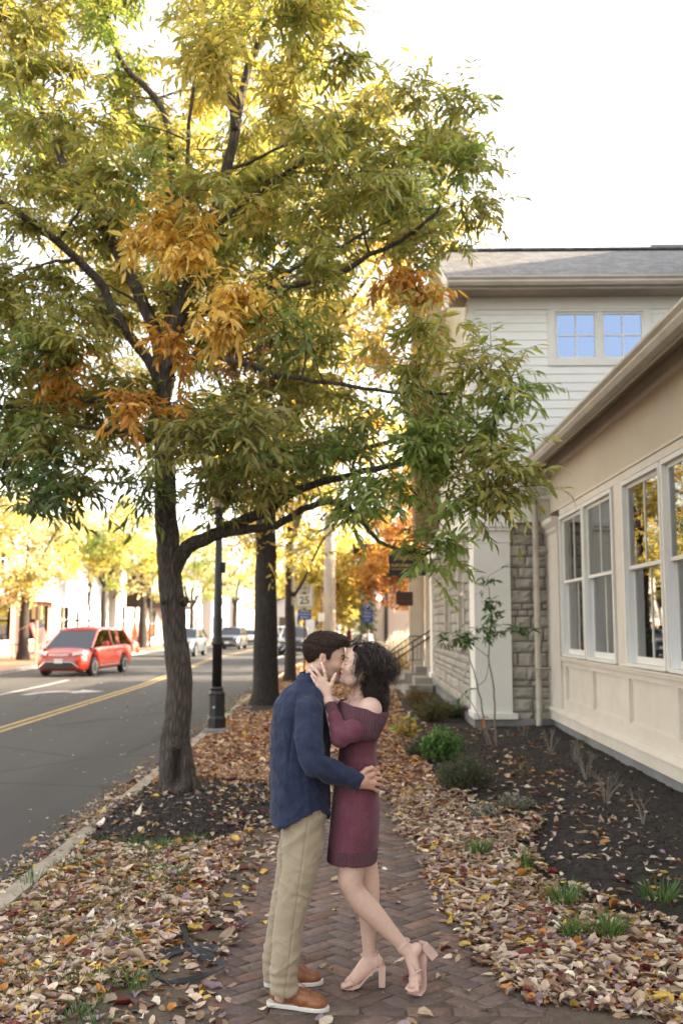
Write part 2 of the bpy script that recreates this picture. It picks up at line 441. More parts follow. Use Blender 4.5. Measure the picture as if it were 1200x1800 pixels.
# ------------------------------------------------------------------ near verge, path, beds
PX0, PX1 = -0.80, 0.86
def bed_edge(y): return np.interp(y, [0, 4.6, 5.8, 7, 8, 9, 10, 11, 13, 17, 19, 26], [2.6, 2.1, 1.74, 1.25, 1.1, 1.5, 1.0, 0.8, 0.62, 0.62, 0.66, 0.8])
TR1 = np.array([-1.88, 10.33])
def hgt(x, y):
    x = np.asarray(x, float); y = np.asarray(y, float)
    P = np.stack([x, y, np.zeros_like(x)], -1)
    h = 0.012 + 0.014*vnoise(P, 1.7, 3) + 0.006*vnoise(P, 7, 5)
    path = sstep(PX0-.05, PX0+.06, x + .07*vnoise(P, 1.3, 9))*(1-sstep(PX1-.06, PX1+.08, x))
    path = np.maximum(path, (1-sstep(4.55, 4.75, y))*sstep(PX0-.05, PX0+.06, x))
    h = h*(1-path) + (-0.0065+.008*vnoise(P, 1.1, 2))*path
    return h
def grid_sheet(name, xs, ys, hf, m, kind='structure', mask=None):
    X, Y = np.meshgrid(xs, ys); Z = hf(X, Y)
    V = np.stack([X, Y, Z], -1).reshape(-1,3); nx = len(xs); ny = len(ys)
    i = np.arange(ny-1)[:,None]*nx + np.arange(nx-1)[None]
    F = np.stack([i, i+1, i+nx+1, i+nx], -1).reshape(-1,4)
    if mask is not None:
        c = V[F].mean(1); F = F[mask(c[:,0], c[:,1])]
    o = obj(name, mesh_data(name, V, [F], m, smooth=True)); o['kind'] = kind
    return o
ysn = np.concatenate([np.arange(1.5, 14, 0.05), np.arange(14, 40, 0.25), np.arange(40, 141, 4)])
def vx(hf):
    return hf
# verge follows the kerb: x runs 0..1 between kerb inner edge and 3.2
us = np.concatenate([np.linspace(0, 1, 96)])
X = np.array([kx(y)+.145 + us*(3.3-(kx(y)+.145)) for y in ysn]); Y = np.repeat(ysn[:,None], len(us), 1)
Z = hgt(X, Y)
edge = sstep(0, 0.06, us)[None]; Z = Z*edge + 0.004*(1-edge)
V = np.stack([X, Y, Z], -1).reshape(-1,3); nx = len(us)
i = np.arange(len(ysn)-1)[:,None]*nx + np.arange(nx-1)[None]
F = np.stack([i, i+1, i+nx+1, i+nx], -1).reshape(-1,4)
o = obj('verge_soil', mesh_data('verge_soil', V, [F], M['dirt'], smooth=True)); o['kind'] = 'structure'
g = MB(); g.quad((3.28,-5,-.005), (60,-5,-.005), (60,160,-.005), (3.28,160,-.005)); o = g.build('yard_ground', M['litter']); o['kind'] = 'structure'
# mulch ring round the first tree
def ring_h(x, y):
    r = np.sqrt(((x-TR1[0]-.18)/1.05)**2 + ((y-9.75)/1.75)**2) + .08*vnoise(np.stack([x,y,0*x],-1), 2.3, 4)
    return hgt(x, y) + 0.10*(1-sstep(.15, 1.02, r)) + .018*vnoise(np.stack([x,y,0*x],-1), 14, 6) - .06*sstep(.98, 1.12, r)
grid_sheet('tree_mulch_ring', np.arange(-2.45, -.4, .03), np.arange(7.7, 12, .03), ring_h, M['mulch'],
           mask=lambda x, y: (x > kx(y)+.15) & (np.sqrt(((x-TR1[0]-.18)/1.05)**2 + ((y-9.75)/1.75)**2) < 1.2))
def bed_h(x, y):
    e = bed_edge(y) + .08*vnoise(np.stack([x,y,0*x],-1), 1.7, 14)
    return hgt(x, y) + .045*sstep(e-.05, e+.35, x) - .05*(1-sstep(e-.25, e, x)) + .03*sstep(1.6, 3, x) + .016*vnoise(np.stack([x,y,0*x],-1), 15, 8)
grid_sheet('mulch_bed', np.arange(.4, 3.25, .035), np.concatenate([np.arange(2.5, 12, .035), np.arange(12, 27, .09)]), bed_h, M['mulch'])
def mulch2_h(x, y):
    r = np.sqrt(((x+2.1)/.85)**2 + ((y-21.3)/1.9)**2)
    return hgt(x, y) + .07*(1-sstep(.2, 1, r)) - .05*sstep(.95, 1.1, r)
grid_sheet('second_tree_mulch_ring', np.arange(-2.7, -1.1, .08), np.arange(19, 23.8, .1), mulch2_h, M['mulch'])

# bricks
def brick_path():
    w, L = 0.104, 0.208; gap = 0.009
    B = []
    ca, sa = math.cos(R(45)), math.sin(R(45))
    n = 260
    for i in range(-20, n):
        for j in range(-n, n):
            t = (i-j) % 4
            if t == 0: c = ((i+1)*w, (j+.5)*w); d = 0
            elif t == 3: c = ((i+.5)*w, (j+1)*w); d = 1
            else: continue
            x = c[0]*ca - c[1]*sa; y = c[0]*sa + c[1]*ca
            if y < 3.2 or y > 30: continue
            inr = (PX0-.02 < x < PX1) or (y < 4.72 and PX0-.02 < x < 3.0)
            if not inr: continue
            if 4.735 < y < 4.865 and x < 2.2: continue
            B.append((x, y, R(45) + (R(90) if d else 0)))
    for k in range(15):
        B.append((PX0+.05+k*.210, 4.80, rng.normal(0, .012)))
    B = np.array(B); m = len(B)
    hx, hy, b = (L-gap)/2, (w-gap)/2, .0045
    T = np.array([(-hx,-hy,-.03),(hx,-hy,-.03),(hx,hy,-.03),(-hx,hy,-.03),
                  (-hx,-hy,-b),(hx,-hy,-b),(hx,hy,-b),(-hx,hy,-b),
                  (-hx+b,-hy+b,0),(hx-b,-hy+b,0),(hx-b,hy-b,0),(-hx+b,hy-b,0)])
    Ft = np.array([(0,1,5,4),(1,2,6,5),(2,3,7,6),(3,0,4,7),(4,5,9,8),(5,6,10,9),(6,7,11,10),(7,4,8,11),(8,9,10,11)])
    V = np.repeat(T[None], m, 0)
    V[:,:,:2] += rng.normal(0, .0010, (m,12,2))
    tx, ty = rng.normal(0, .007, m), rng.normal(0, .010, m)
    V[:,8:,2] += 0
    V[:,4:,2] += V[:,4:,0]*tx[:,None] + V[:,4:,1]*ty[:,None]
    th = B[:,2] + rng.normal(0, .008, m); c, s = np.cos(th)[:,None], np.sin(th)[:,None]
    X = V[:,:,0]*c - V[:,:,1]*s + B[:,0:1]; Y = V[:,:,0]*s + V[:,:,1]*c + B[:,1:2]
    Z = V[:,:,2] + (rng.normal(0, .0009, m))[:,None] + .008*vnoise(np.stack([X,Y,0*X],-1), 1.1, 2)
    base = np.array([(.165,.110,.088),(.145,.098,.082),(.185,.112,.084),(.128,.092,.080),(.172,.124,.102)])
    col = base[rng.integers(0, len(base), m)]*(1+rng.normal(0, .10, (m,1)))
    C = np.repeat(col, 12, 0).clip(.02, .9)
    F = (np.arange(m)[:,None,None]*12 + Ft[None]).reshape(-1,4)
    o = obj('brick_path', mesh_data('brick_path', np.stack([X,Y,Z],-1).reshape(-1,3), [F], M['brick'], col=C)); o['kind'] = 'structure'
brick_path()

# ------------------------------------------------------------------ fallen leaves
PAL = np.array([(.60,.46,.33),(.54,.39,.31),(.74,.64,.49),(.33,.21,.125),(.16,.09,.06),(.62,.42,.09),(.50,.21,.05),(.17,.035,.03),(.31,.22,.235),(.40,.29,.19)])
PW = np.array([.21,.12,.08,.15,.12,.06,.05,.055,.065,.13])
def density(x, y):
    P = np.stack([x, y, 0*x], -1)
    nz = vnoise(P, 1.2, 21); n2 = vnoise(P, 4.5, 22)
    k = kx(y)
    ringr = np.sqrt(((x-TR1[0]-.18)/1.05)**2 + ((y-9.75)/1.75)**2)
    # left verge
    le = np.interp(y, [3, 4.6, 5.2, 6.0, 7.5, 8.3, 9.5, 11.5, 14, 30], [-1.55, -1.42, -1.15, -1.02, -1.0, -1.0, -.95, -.7, -.35, -.2]) + .10*nz
    left = (x > k+.05)*(1-sstep(le-.06, le+.12, x))
    left = left*np.where(ringr < 1.0, .05, 1.0)
    far = sstep(9, 13, y)
    re = np.interp(y, [3, 4.5, 4.9, 5.5, 6.3, 7.2, 9, 12, 30], [2.9, 1.75, .74, .64, .50, .42, .34, .16, .1]) + .08*nz
    be = bed_edge(y) + .10*nz
    right = sstep(re-.05, re+.10, x)*(1-sstep(be-.08, be+.14, x))
    right = np.where(y > 13, right*.55, right)
    right = np.where((y > 4.35+.12*nz), right, 0)
    d = np.maximum(left, right)
    d = np.maximum(d, np.where(x > be, .022 + .04*(n2 > .5), 0))
    inpath = (x > -1.05) & (x < .8)
    d = np.maximum(d, np.where(inpath, .012 + far*.30, 0))
    d = np.maximum(d, np.where((x > -1.25) & (x < -.72), .07, 0))
    g = sstep(k-.55, k, x)*(x < k)
    d = np.maximum(d, g*.30)
    d = np.where((x > k-.01) & (x < k+.19), .05, d)
    return d
def scatter(n, x0, x1, y0, y1, size, zoff=1.0):
    y = y0 + (y1-y0)*rng.random(n)**1.0; x = x0 + (x1-x0)*rng.random(n)
    d = density(x, y); keep = rng.random(n) < d; x = x[keep]; y = y[keep]; d = d[keep]; m = len(x)
    on_road = x < kx(y)
    z = np.where(on_road, RZ+.006, np.maximum(hgt(x, y), 0.004))
    z = z + np.where(x > bed_edge(y), .055, 0)
    ringr = np.sqrt(((x-TR1[0]-.18)/1.05)**2 + ((y-9.75)/1.75)**2)
    z = z + .09*(1-sstep(.15, 1.0, ringr))*(ringr < 1)
    z = z + rng.random(m)*.032*sstep(.3, .9, d) + .006
    th = rng.random(m)*2*math.pi
    dv = np.stack([np.cos(th), np.sin(th), rng.normal(0, .22, m)], -1)
    nv = np.stack([rng.normal(0, .26, m), rng.normal(0, .26, m), np.ones(m)], -1)
    L = size*np.exp(rng.normal(0, .26, m)).clip(.45, 1.6); Wd = L*rng.uniform(.32, .66, m)
    small = on_road & (rng.random(m) < .8); L = np.where(small, L*.45, L); Wd = np.where(small, Wd*.5, Wd)
    fold = rng.normal(.25, .38, m); curl = rng.normal(.10, .35, m)
    ci = rng.choice(len(PAL), m, p=PW/PW.sum()); col = PAL[ci].copy()
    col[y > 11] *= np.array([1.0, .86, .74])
    pos = np.stack([x, y, z], -1) - dv/np.linalg.norm(dv, axis=1, keepdims=True)*(L*.5)[:,None]
    return round_leaves(pos, dv, nv, L, Wd, fold, curl, col, .15, wavy=.05)
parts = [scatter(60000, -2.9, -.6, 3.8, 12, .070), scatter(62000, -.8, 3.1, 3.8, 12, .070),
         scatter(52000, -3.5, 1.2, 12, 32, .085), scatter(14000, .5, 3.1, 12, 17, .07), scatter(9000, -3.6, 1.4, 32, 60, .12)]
# a few fresh leaves on the asphalt
off = 0; VV = []; FF = []; CC = []
for V, F, C in parts:
    VV.append(V); FF.append(F+off); CC.append(C); off += len(V)
n = 240
y = rng.uniform(6, 40, n); x = kx(y) - rng.random(n)**1.5*7 - .3
th = rng.random(n)*6.28
V, F, C = leaves(np.stack([x, y, np.full(n, RZ+.008)], -1), np.stack([np.cos(th), np.sin(th), 0*x], -1), np.stack([0*x, 0*x, 0*x+1], -1), rng.uniform(.04,.09,n), rng.uniform(.02,.04,n), rng.normal(.3,.3,n), rng.normal(0,.1,n), PAL[rng.choice(4, n)])
VV.append(V); FF.append(F+off); CC.append(C)
o = obj('fallen_leaves', mesh_data('fallen_leaves', np.concatenate(VV), [np.concatenate(FF)], M['fallen'], col=np.concatenate(CC)))
tag(o, 'carpet of dry tan, yellow and red leaves fallen over verge and path', 'fallen leaves', kind='stuff')

# mulch chips
def chips():
    n = 26000
    k = n//3
    x = np.concatenate([rng.uniform(-2.4, -.6, k), rng.uniform(.6, 3.15, n-k)]); y = np.concatenate([rng.uniform(7.9, 11.8, k), 4.2 + 13*rng.random(n-k)**1.5])
    ringr = np.sqrt(((x-TR1[0]-.18)/1.05)**2 + ((y-9.75)/1.75)**2)
    keep = np.where(np.arange(n) < k, ringr < 1.05, x > bed_edge(y)-.05); x = x[keep]; y = y[keep]; isr = (np.arange(n) < k)[keep]; m = len(x)
    z = np.where(isr, ring_h(x, y), bed_h(x, y)) + .006
    th = rng.random(m)*6.28
    c = np.array([(.030,.021,.016),(.055,.038,.028),(.018,.014,.012),(.10,.075,.055)])[rng.choice(4, m, p=[.45,.3,.17,.08])]
    V, F, C = leaves(np.stack([x,y,z],-1), np.stack([np.cos(th), np.sin(th), rng.normal(0,.35,m)],-1), np.stack([rng.normal(0,.5,m), rng.normal(0,.5,m), np.ones(m)],-1),
                     rng.uniform(.015,.05,m), rng.uniform(.005,.016,m), rng.normal(0,.4,m), rng.normal(0,.15,m), c)
    o = obj('mulch_chips', mesh_data('mulch_chips', V, [F], M['chip'], col=C)); tag(o, 'loose dark bark chips of the planting beds', 'mulch', kind='stuff')
chips()
def crumbs():
    n = 16000
    x = rng.uniform(-1.5, .9, n); y = 4.0 + 8*rng.random(n)**1.4
    d = np.where(x < -.68, 1, np.where(x > .3, .5, .22)); keep = rng.random(n) < d; x = x[keep]; y = y[keep]; m = len(x)
    z = np.maximum(hgt(x, y), .0) + .003
    th = rng.random(m)*6.28
    c = np.array([(.20,.14,.09),(.10,.07,.045),(.32,.23,.15)])[rng.choice(3, m, p=[.5,.35,.15])]
    V, F, C = leaves(np.stack([x,y,z],-1), np.stack([np.cos(th), np.sin(th), rng.normal(0,.3,m)],-1), np.stack([rng.normal(0,.5,m), rng.normal(0,.5,m), np.ones(m)],-1),
                     rng.uniform(.004,.018,m), rng.uniform(.003,.008,m), rng.normal(0,.4,m), rng.normal(0,.15,m), c)
    o = obj('soil_crumbs', mesh_data('soil_crumbs', V, [F], M['chip'], col=C)); tag(o, 'crumbs of soil and leaf bits along the brick path edge', 'soil', kind='stuff')
crumbs()

# grass
def blades(cx0, cy0, n, rad, h0, h1, cols, zf=hgt, w=.006, lean=.45):
    r = rad*np.sqrt(rng.random(n)); a = rng.random(n)*6.28
    x = cx0 + r*np.cos(a); y = cy0 + r*np.sin(a); z = zf(x, y)
    dv = np.stack([np.cos(a)*lean*rng.random(n) + rng.normal(0,.2,n), np.sin(a)*lean*rng.random(n) + rng.normal(0,.2,n), np.ones(n)], -1)
    nv = np.stack([np.cos(a), np.sin(a), 0*a+.2], -1)
    c = cols[rng.integers(0, len(cols), n)]
    return leaves(np.stack([x,y,z],-1), dv, -nv, rng.uniform(h0, h1, n), np.full(n, w), np.full(n, .3), -rng.uniform(.1,.7,n)*-1, c)
GC = np.array([(.07,.15,.03),(.10,.20,.04),(.05,.11,.025),(.14,.22,.06)])
for k, (px, py, n, rad, lab) in enumerate([(840,1503,110,.085,'green grass tuft among leaves nearest the dark shrub'), (925,1530,60,.08,'thin pale grass tuft between two fuller green tufts'), (990,1590,150,.095,'tallest green grass tuft at the edge of the mulch bed'),
        (1008,1648,90,.06,'small green grass tuft on the left of a pair by the heel sandals side'), (1070,1648,140,.08,'round green grass tuft on the right of the lowest pair'), (1160,1592,120,.13,'wide flat green grass tuft out on the dark mulch')]):
    p = G(px, py, .02); zf = (lambda x, y: bed_h(x, y)) if k == 5 else (lambda x, y: hgt(x, y)+.015)
    V, F, C = blades(p[0], p[1], n, rad, .07, .17, GC, zf)
    o = obj('grass_tuft', mesh_data('grass_tuft', V - p, [F], M['grass'], col=C), loc=p); tag(o, lab, 'grass tuft', 'green grass tufts among the fallen leaves')
P_ = []
off = 0
for k in range(260):
    y = 4.2 + 4.2*rng.random(); x = rng.uniform(kx(y)+.18, -1.15)
    V, F, C = blades(x, y, int(rng.integers(8, 26)), .07, .03, .09, GC*.8); P_.append((V, F+off, C)); off += len(V)
for (px, py, n, rad) in [(285,1502,160,.16),(60,1555,60,.12),(235,1738,50,.10),(300,1545,90,.1),(150,1530,60,.1),(420,1240,80,.3),(395,1255,80,.3),(520,1190,160,.9)]:
    p = G(px, py); 
    V, F, C = blades(p[0], p[1], n, rad, .05, .12, GC); P_.append((V, F+off, C)); off += len(V)
o = obj('lawn_grass', mesh_data('lawn_grass', np.concatenate([p[0] for p in P_]), [np.concatenate([p[1] for p in P_])], M['grass'], col=np.concatenate([p[2] for p in P_])))
tag(o, 'short green lawn grass poking through the fallen leaves beside the kerb', 'grass', kind='stuff')
# ================================================================== buildings on the right
M['cream'] = mat('cream_paint', (0.68,0.61,0.51), (0.62,0.555,0.46), scale=1.2, rough=0.55, bump=0.08, bscale=18, dirt=0.35, dirtc=(0.33,0.28,0.21))
M['stucco'] = mat('tan_stucco', (0.58,0.49,0.37), (0.52,0.44,0.33), scale=0.9, rough=0.8, bump=0.12, bscale=120, dirt=0.12, dirtc=(0.33,0.27,0.2))
M['siding'] = mat('pale_siding', (0.82,0.82,0.77), (0.76,0.76,0.71), scale=1.5, rough=0.6, bump=0.1, bscale=40, stretch=(.4,.4,2), dirt=0.2, dirtc=(0.42,0.40,0.34))
M['trim'] = mat('pale_trim', (0.74,0.72,0.66), (0.68,0.66,0.60), scale=2, rough=0.5, bump=0.05, bscale=30, dirt=0.15, dirtc=(0.4,0.36,0.3))
M['gutter'] = mat('beige_gutter', (0.50,0.45,0.37), (0.42,0.375,0.30), scale=2.5, rough=0.45, bump=0.04, bscale=30, dirt=0.5, dirtc=(0.16,0.135,0.10), stretch=(1,1,3))
M['soffit'] = mat('soffit_tan', (0.40,0.33,0.25), (0.32,0.26,0.19), scale=1.3, rough=0.7, dirt=0.3, dirtc=(0.2,0.16,0.11))
M['stone'] = mat('limestone_block', (0.46,0.425,0.365), (0.29,0.265,0.225), scale=3.2, rough=0.9, bump=0.8, bscale=28, detail=9, dirt=0.5, dirtc=(0.20,0.17,0.13), bdist=0.02)
M['mortar'] = mat('grey_mortar', (0.24,0.22,0.195), (0.17,0.155,0.135), scale=8, rough=0.95, bump=0.4, bscale=60)
M['found'] = mat('foundation_concrete', (0.255,0.25,0.235), (0.185,0.185,0.18), scale=2.2, rough=0.9, bump=0.25, bscale=70, dirt=0.55, dirtc=(0.07,0.06,0.05))
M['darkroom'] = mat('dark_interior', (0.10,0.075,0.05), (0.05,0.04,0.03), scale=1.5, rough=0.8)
M['curtain'] = mat('pale_green_curtain', (0.72,0.78,0.66), (0.55,0.62,0.50), scale=6, rough=0.9)
M['vinyl'] = mat('white_window_liner', (0.74,0.74,0.74), (0.70,0.70,0.71), scale=3, rough=0.4)
M['blackmetal'] = mat('black_painted_metal', (0.014,0.012,0.011), (0.009,0.008,0.007), scale=6, rough=0.5, bump=0.08, bscale=60)
M['brown'] = mat('dark_brown_wood', (0.06,0.032,0.022), (0.035,0.02,0.014), scale=5, rough=0.5, stretch=(1,1,8))
M['redbrick'] = None

def glass_mat(name, tint=(0.75,0.8,0.76), refl=0.22, rough=0.0):
    m, t, p, out = nt(name)
    t.nodes.remove(p)
    tr = N(t, 'ShaderNodeBsdfTransparent'); tr.inputs[0].default_value = rgb(*tint)
    gl = N(t, 'ShaderNodeBsdfGlossy'); gl.inputs['Roughness'].default_value = rough
    fr = N(t, 'ShaderNodeFresnel', IOR=1.52); ad = N(t, 'ShaderNodeMath', operation='ADD', use_clamp=True); ad.inputs[1].default_value = refl
    co = N(t, 'ShaderNodeTexCoord'); nz = N(t, 'ShaderNodeTexNoise', Scale=1.3, Detail=1); bp = N(t, 'ShaderNodeBump', Strength=0.03, Distance=0.05)
    t.links.new(co.outputs['Object'], nz.inputs['Vector']); t.links.new(nz.outputs['Fac'], bp.inputs['Height']); t.links.new(bp.outputs[0], gl.inputs['Normal'])
    mx = N(t, 'ShaderNodeMixShader')
    t.links.new(fr.outputs[0], ad.inputs[0]); t.links.new(ad.outputs[0], mx.inputs[0])
    t.links.new(tr.outputs[0], mx.inputs[1]); t.links.new(gl.outputs[0], mx.inputs[2]); t.links.new(mx.outputs[0], out.inputs['Surface'])
    return m
M['glass'] = glass_mat('window_glass', (0.62,0.66,0.60), 0.20)
M['glassd'] = glass_mat('dark_window_glass', (0.25,0.28,0.30), 0.35)

def shingle_mat(name, c1, c2, c3):
    m, t, p, out = nt(name)
    co = N(t, 'ShaderNodeTexCoord'); mp = N(t, 'ShaderNodeMapping')
    t.links.new(co.outputs['UV'] if False else co.outputs['Object'], mp.inputs['Vector'])
    br = N(t, 'ShaderNodeTexBrick', Scale=1.0); br.inputs['Brick Width'].default_value = 0.22; br.inputs['Row Height'].default_value = 0.125
    br.inputs['Mortar Size'].default_value = 0.006; br.inputs['Color1'].default_value = rgb(*c1); br.inputs['Color2'].default_value = rgb(*c2); br.inputs['Mortar'].default_value = rgb(*c3)
    br.offset_frequency = 2; br.inputs['Bias'].default_value = 0.0
    t.links.new(mp.outputs[0], br.inputs['Vector'])
    nz = N(t, 'ShaderNodeTexNoise', Scale=7, Detail=8, Roughness=0.8); t.links.new(mp.outputs[0], nz.inputs['Vector'])
    rp = ramp(t, [(0.35, (0.45,0.45,0.45)), (0.65, (1.45,1.45,1.45))]); t.links.new(nz.outputs['Fac'], rp.inputs['Fac'])
    mx = N(t, 'ShaderNodeMixRGB', blend_type='MULTIPLY'); mx.inputs['Fac'].default_value = 1
    t.links.new(br.outputs['Color'], mx.inputs['Color1']); t.links.new(rp.outputs['Color'], mx.inputs['Color2'])
    t.links.new(mx.outputs[0], p.inputs['Base Color']); p.inputs['Roughness'].default_value = 0.9
    return m, mp
M['shingle'], _ = shingle_mat('grey_shingles', (0.165,0.165,0.168), (0.08,0.08,0.082), (0.03,0.03,0.03))

def wpart(mb, name, m, parent, smooth=False):
    """mesh given in world coordinates, child of an unrotated empty"""
    off = parent.location if parent is not None else (0,0,0)
    p = parent
    tot = Vector((0,0,0))
    while p is not None:
        tot += Vector(p.location); p = p.parent
    mb.V = [(v[0]-tot[0], v[1]-tot[1], v[2]-tot[2]) for v in mb.V]
    return mb.build(name, m, parent, smooth)

# ---------------- sunroom wing
SX = 3.15
sun_room = thing('sunroom_wing', 'cream painted sunroom wing with a row of tall sash windows and long eave gutter', 'building', (SX+1.5, 10.5, 0))
YB = 2.0                                   # nearer end, beyond the frame
mb = MB(); mb.box(SX+.03, SX+.3, YB, 17.35, -.15, .215); wpart(mb, 'foundation', M['found'], sun_room)
mb = MB()
mb.box(SX-.035, SX+.2, YB, 17.38, .215, .37, .004)
mb.prism([(SX-.035,.37),(SX-.075,.375),(SX-.07,.40),(SX-.02,.445),(SX+.1,.445),(SX+.1,.37)], 'y', YB, 17.42)
wpart(mb, 'base_board', M['cream'], sun_room)
# windows / posts along the wall, far to near
WIN = [(14.22, 15.88), (12.52, 14.18), (10.47, 12.03), (8.77, 10.43), (6.72, 8.28), (5.02, 6.68), (2.9, 4.5)]
mb = MB()
mb.box(SX+.012, SX+.16, YB, 17.3, .445, .60)                        # bottom rail
mb.box(SX+.012, SX+.16, YB, 17.3, 1.13, 1.205)                      # top rail
prev = 16.15
edges = [17.3, 15.9]
for a, b in WIN: edges += [b-.02, a+.02]
PAN = [(14.15,15.80),(12.30,13.97),(10.37,12.10),(8.55,10.22),(6.60,8.35),(4.8,6.45),(2.9,4.6)]
yy = 17.3
for a, b in PAN:
    mb.box(SX+.013, SX+.16, b, yy, .595, 1.135); yy = a
mb.box(SX+.013, SX+.16, YB, yy, .595, 1.135)
wpart(mb, 'panel_frame', M['cream'], sun_room)
for a, b in PAN:
    mb = MB(); mb.box(SX+.055, SX+.1, a-.02, b+.02, .58, 1.15)
    for k in range(2):                                             # stepped moulding
        e = .012+.016*k; d = SX+.03+.012*k
        mb.box(d, SX+.07, a, a+e, .60, 1.13); mb.box(d, SX+.07, b-e, b, .60, 1.13)
        mb.box(d+.001, SX+.07, a+e, b-e, .60, .60+e); mb.box(d+.001, SX+.07, a+e, b-e, 1.13-e, 1.13)
    wpart(mb, 'wall_panel', M['cream'], sun_room)
mb = MB(); mb.prism([(SX-.03,1.205),(SX-.03,1.235),(SX-.045,1.24),(SX-.045,1.262),(SX+.2,1.29),(SX+.2,1.205)], 'y', YB, 15.95)
wpart(mb, 'window_sill', M['cream'], sun_room)
# pilaster
mb = MB()
mb.box(SX-.03, SX+.17, 16.02, 17.3, .447, 3.25, .004)
mb.box(SX-.034, SX-.028, 16.28, 16.30, .75, 3.05); mb.box(SX-.034, SX-.028, 16.95, 16.97, .75, 3.05)
mb.box(SX-.034, SX-.028, 16.28, 16.97, 3.05, 3.07); mb.box(SX-.034, SX-.028, 16.28, 16.97, .73, .75)
mb.prism([(SX-.03,3.25),(SX-.06,3.30),(SX-.06,3.34),(SX-.13,3.42),(SX-.13,3.50),(SX+.1,3.50),(SX+.1,3.25)], 'y', 15.98, 17.42)
wpart(mb, 'pilaster', M['cream'], sun_room)
# header + frieze
mb = MB(); mb.box(SX+.0, SX+.2, YB, 15.97, 3.50, 3.60, .003); mb.box(SX-.02, SX+.2, YB, 15.975, 3.60, 3.63, .003)
yy = 15.97
for a, b in WIN:
    if yy - b > .2: mb.box(SX+.003, SX+.2, b+.01, yy, 1.26, 3.50)
    else: mb.box(SX+.003, SX+.2, b+.01, yy-.01, 1.26, 3.50)
    yy = a-.01
mb.box(SX+.003, SX+.2, YB, yy, 1.26, 3.50)
wpart(mb, 'window_posts', M['cream'], sun_room)
mb = MB(); mb.box(SX+.02, SX+.25, YB, 17.35, 3.632, 4.31); wpart(mb, 'frieze_wall', M['stucco'], sun_room)
mb = MB(); mb.prism([(SX+.018,4.29),(SX-.02,4.30),(SX-.035,4.34),(SX-.035,4.52),(SX+.2,4.52),(SX+.2,4.29)], 'y', YB, 17.35)
wpart(mb, 'frieze_board', M['cream'], sun_room)
mb = MB()
mb.prism([(SX-.37,4.315),(SX-.04,4.47),(SX-.04,4.50),(SX-.37,4.345)], 'y', YB, 17.4)
for k in range(5):
    xx = SX-.34+.055*k; zz = 4.315+(xx-SX+.37)*.47; mb.prism([(xx,zz-.008),(xx+.02,zz+.0015),(xx+.02,zz+.02),(xx,zz+.01)], 'y', YB, 17.39)
wpart(mb, 'soffit', M['soffit'], sun_room)
def gutter_prof(x, z, s=1):   # profile in (x,z): outside face to the left
    return [(x, z), (x-s*.09, z), (x-s*.125, z+.05), (x-s*.115, z+.085), (x-s*.15, z+.12), (x-s*.15, z+.145), (x-s*.135, z+.145), (x-s*.12, z+.11), (x, z+.11)]
mb = MB(); mb.prism(gutter_prof(SX-.375, 4.285), 'y', YB, 17.42); mb.box(SX-.374, SX-.345, YB, 17.41, 4.27, 4.44)
wpart(mb, 'gutter', M['gutter'], sun_room)
mb = MB(); mb.prism([(SX-.45,4.405),(SX-.45,4.43),(SX+4.6,6.95),(SX+4.6,6.88)], 'y', YB, 17.0)
wpart(mb, 'roof', M['shingle'], sun_room)
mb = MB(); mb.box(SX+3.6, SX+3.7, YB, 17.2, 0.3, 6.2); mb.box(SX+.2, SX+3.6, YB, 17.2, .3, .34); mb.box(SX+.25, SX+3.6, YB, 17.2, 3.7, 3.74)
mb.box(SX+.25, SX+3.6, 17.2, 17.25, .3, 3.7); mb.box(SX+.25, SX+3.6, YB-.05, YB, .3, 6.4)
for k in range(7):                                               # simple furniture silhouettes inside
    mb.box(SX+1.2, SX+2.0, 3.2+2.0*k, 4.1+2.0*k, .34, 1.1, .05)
wpart(mb, 'room_interior', M['darkroom'], sun_room)

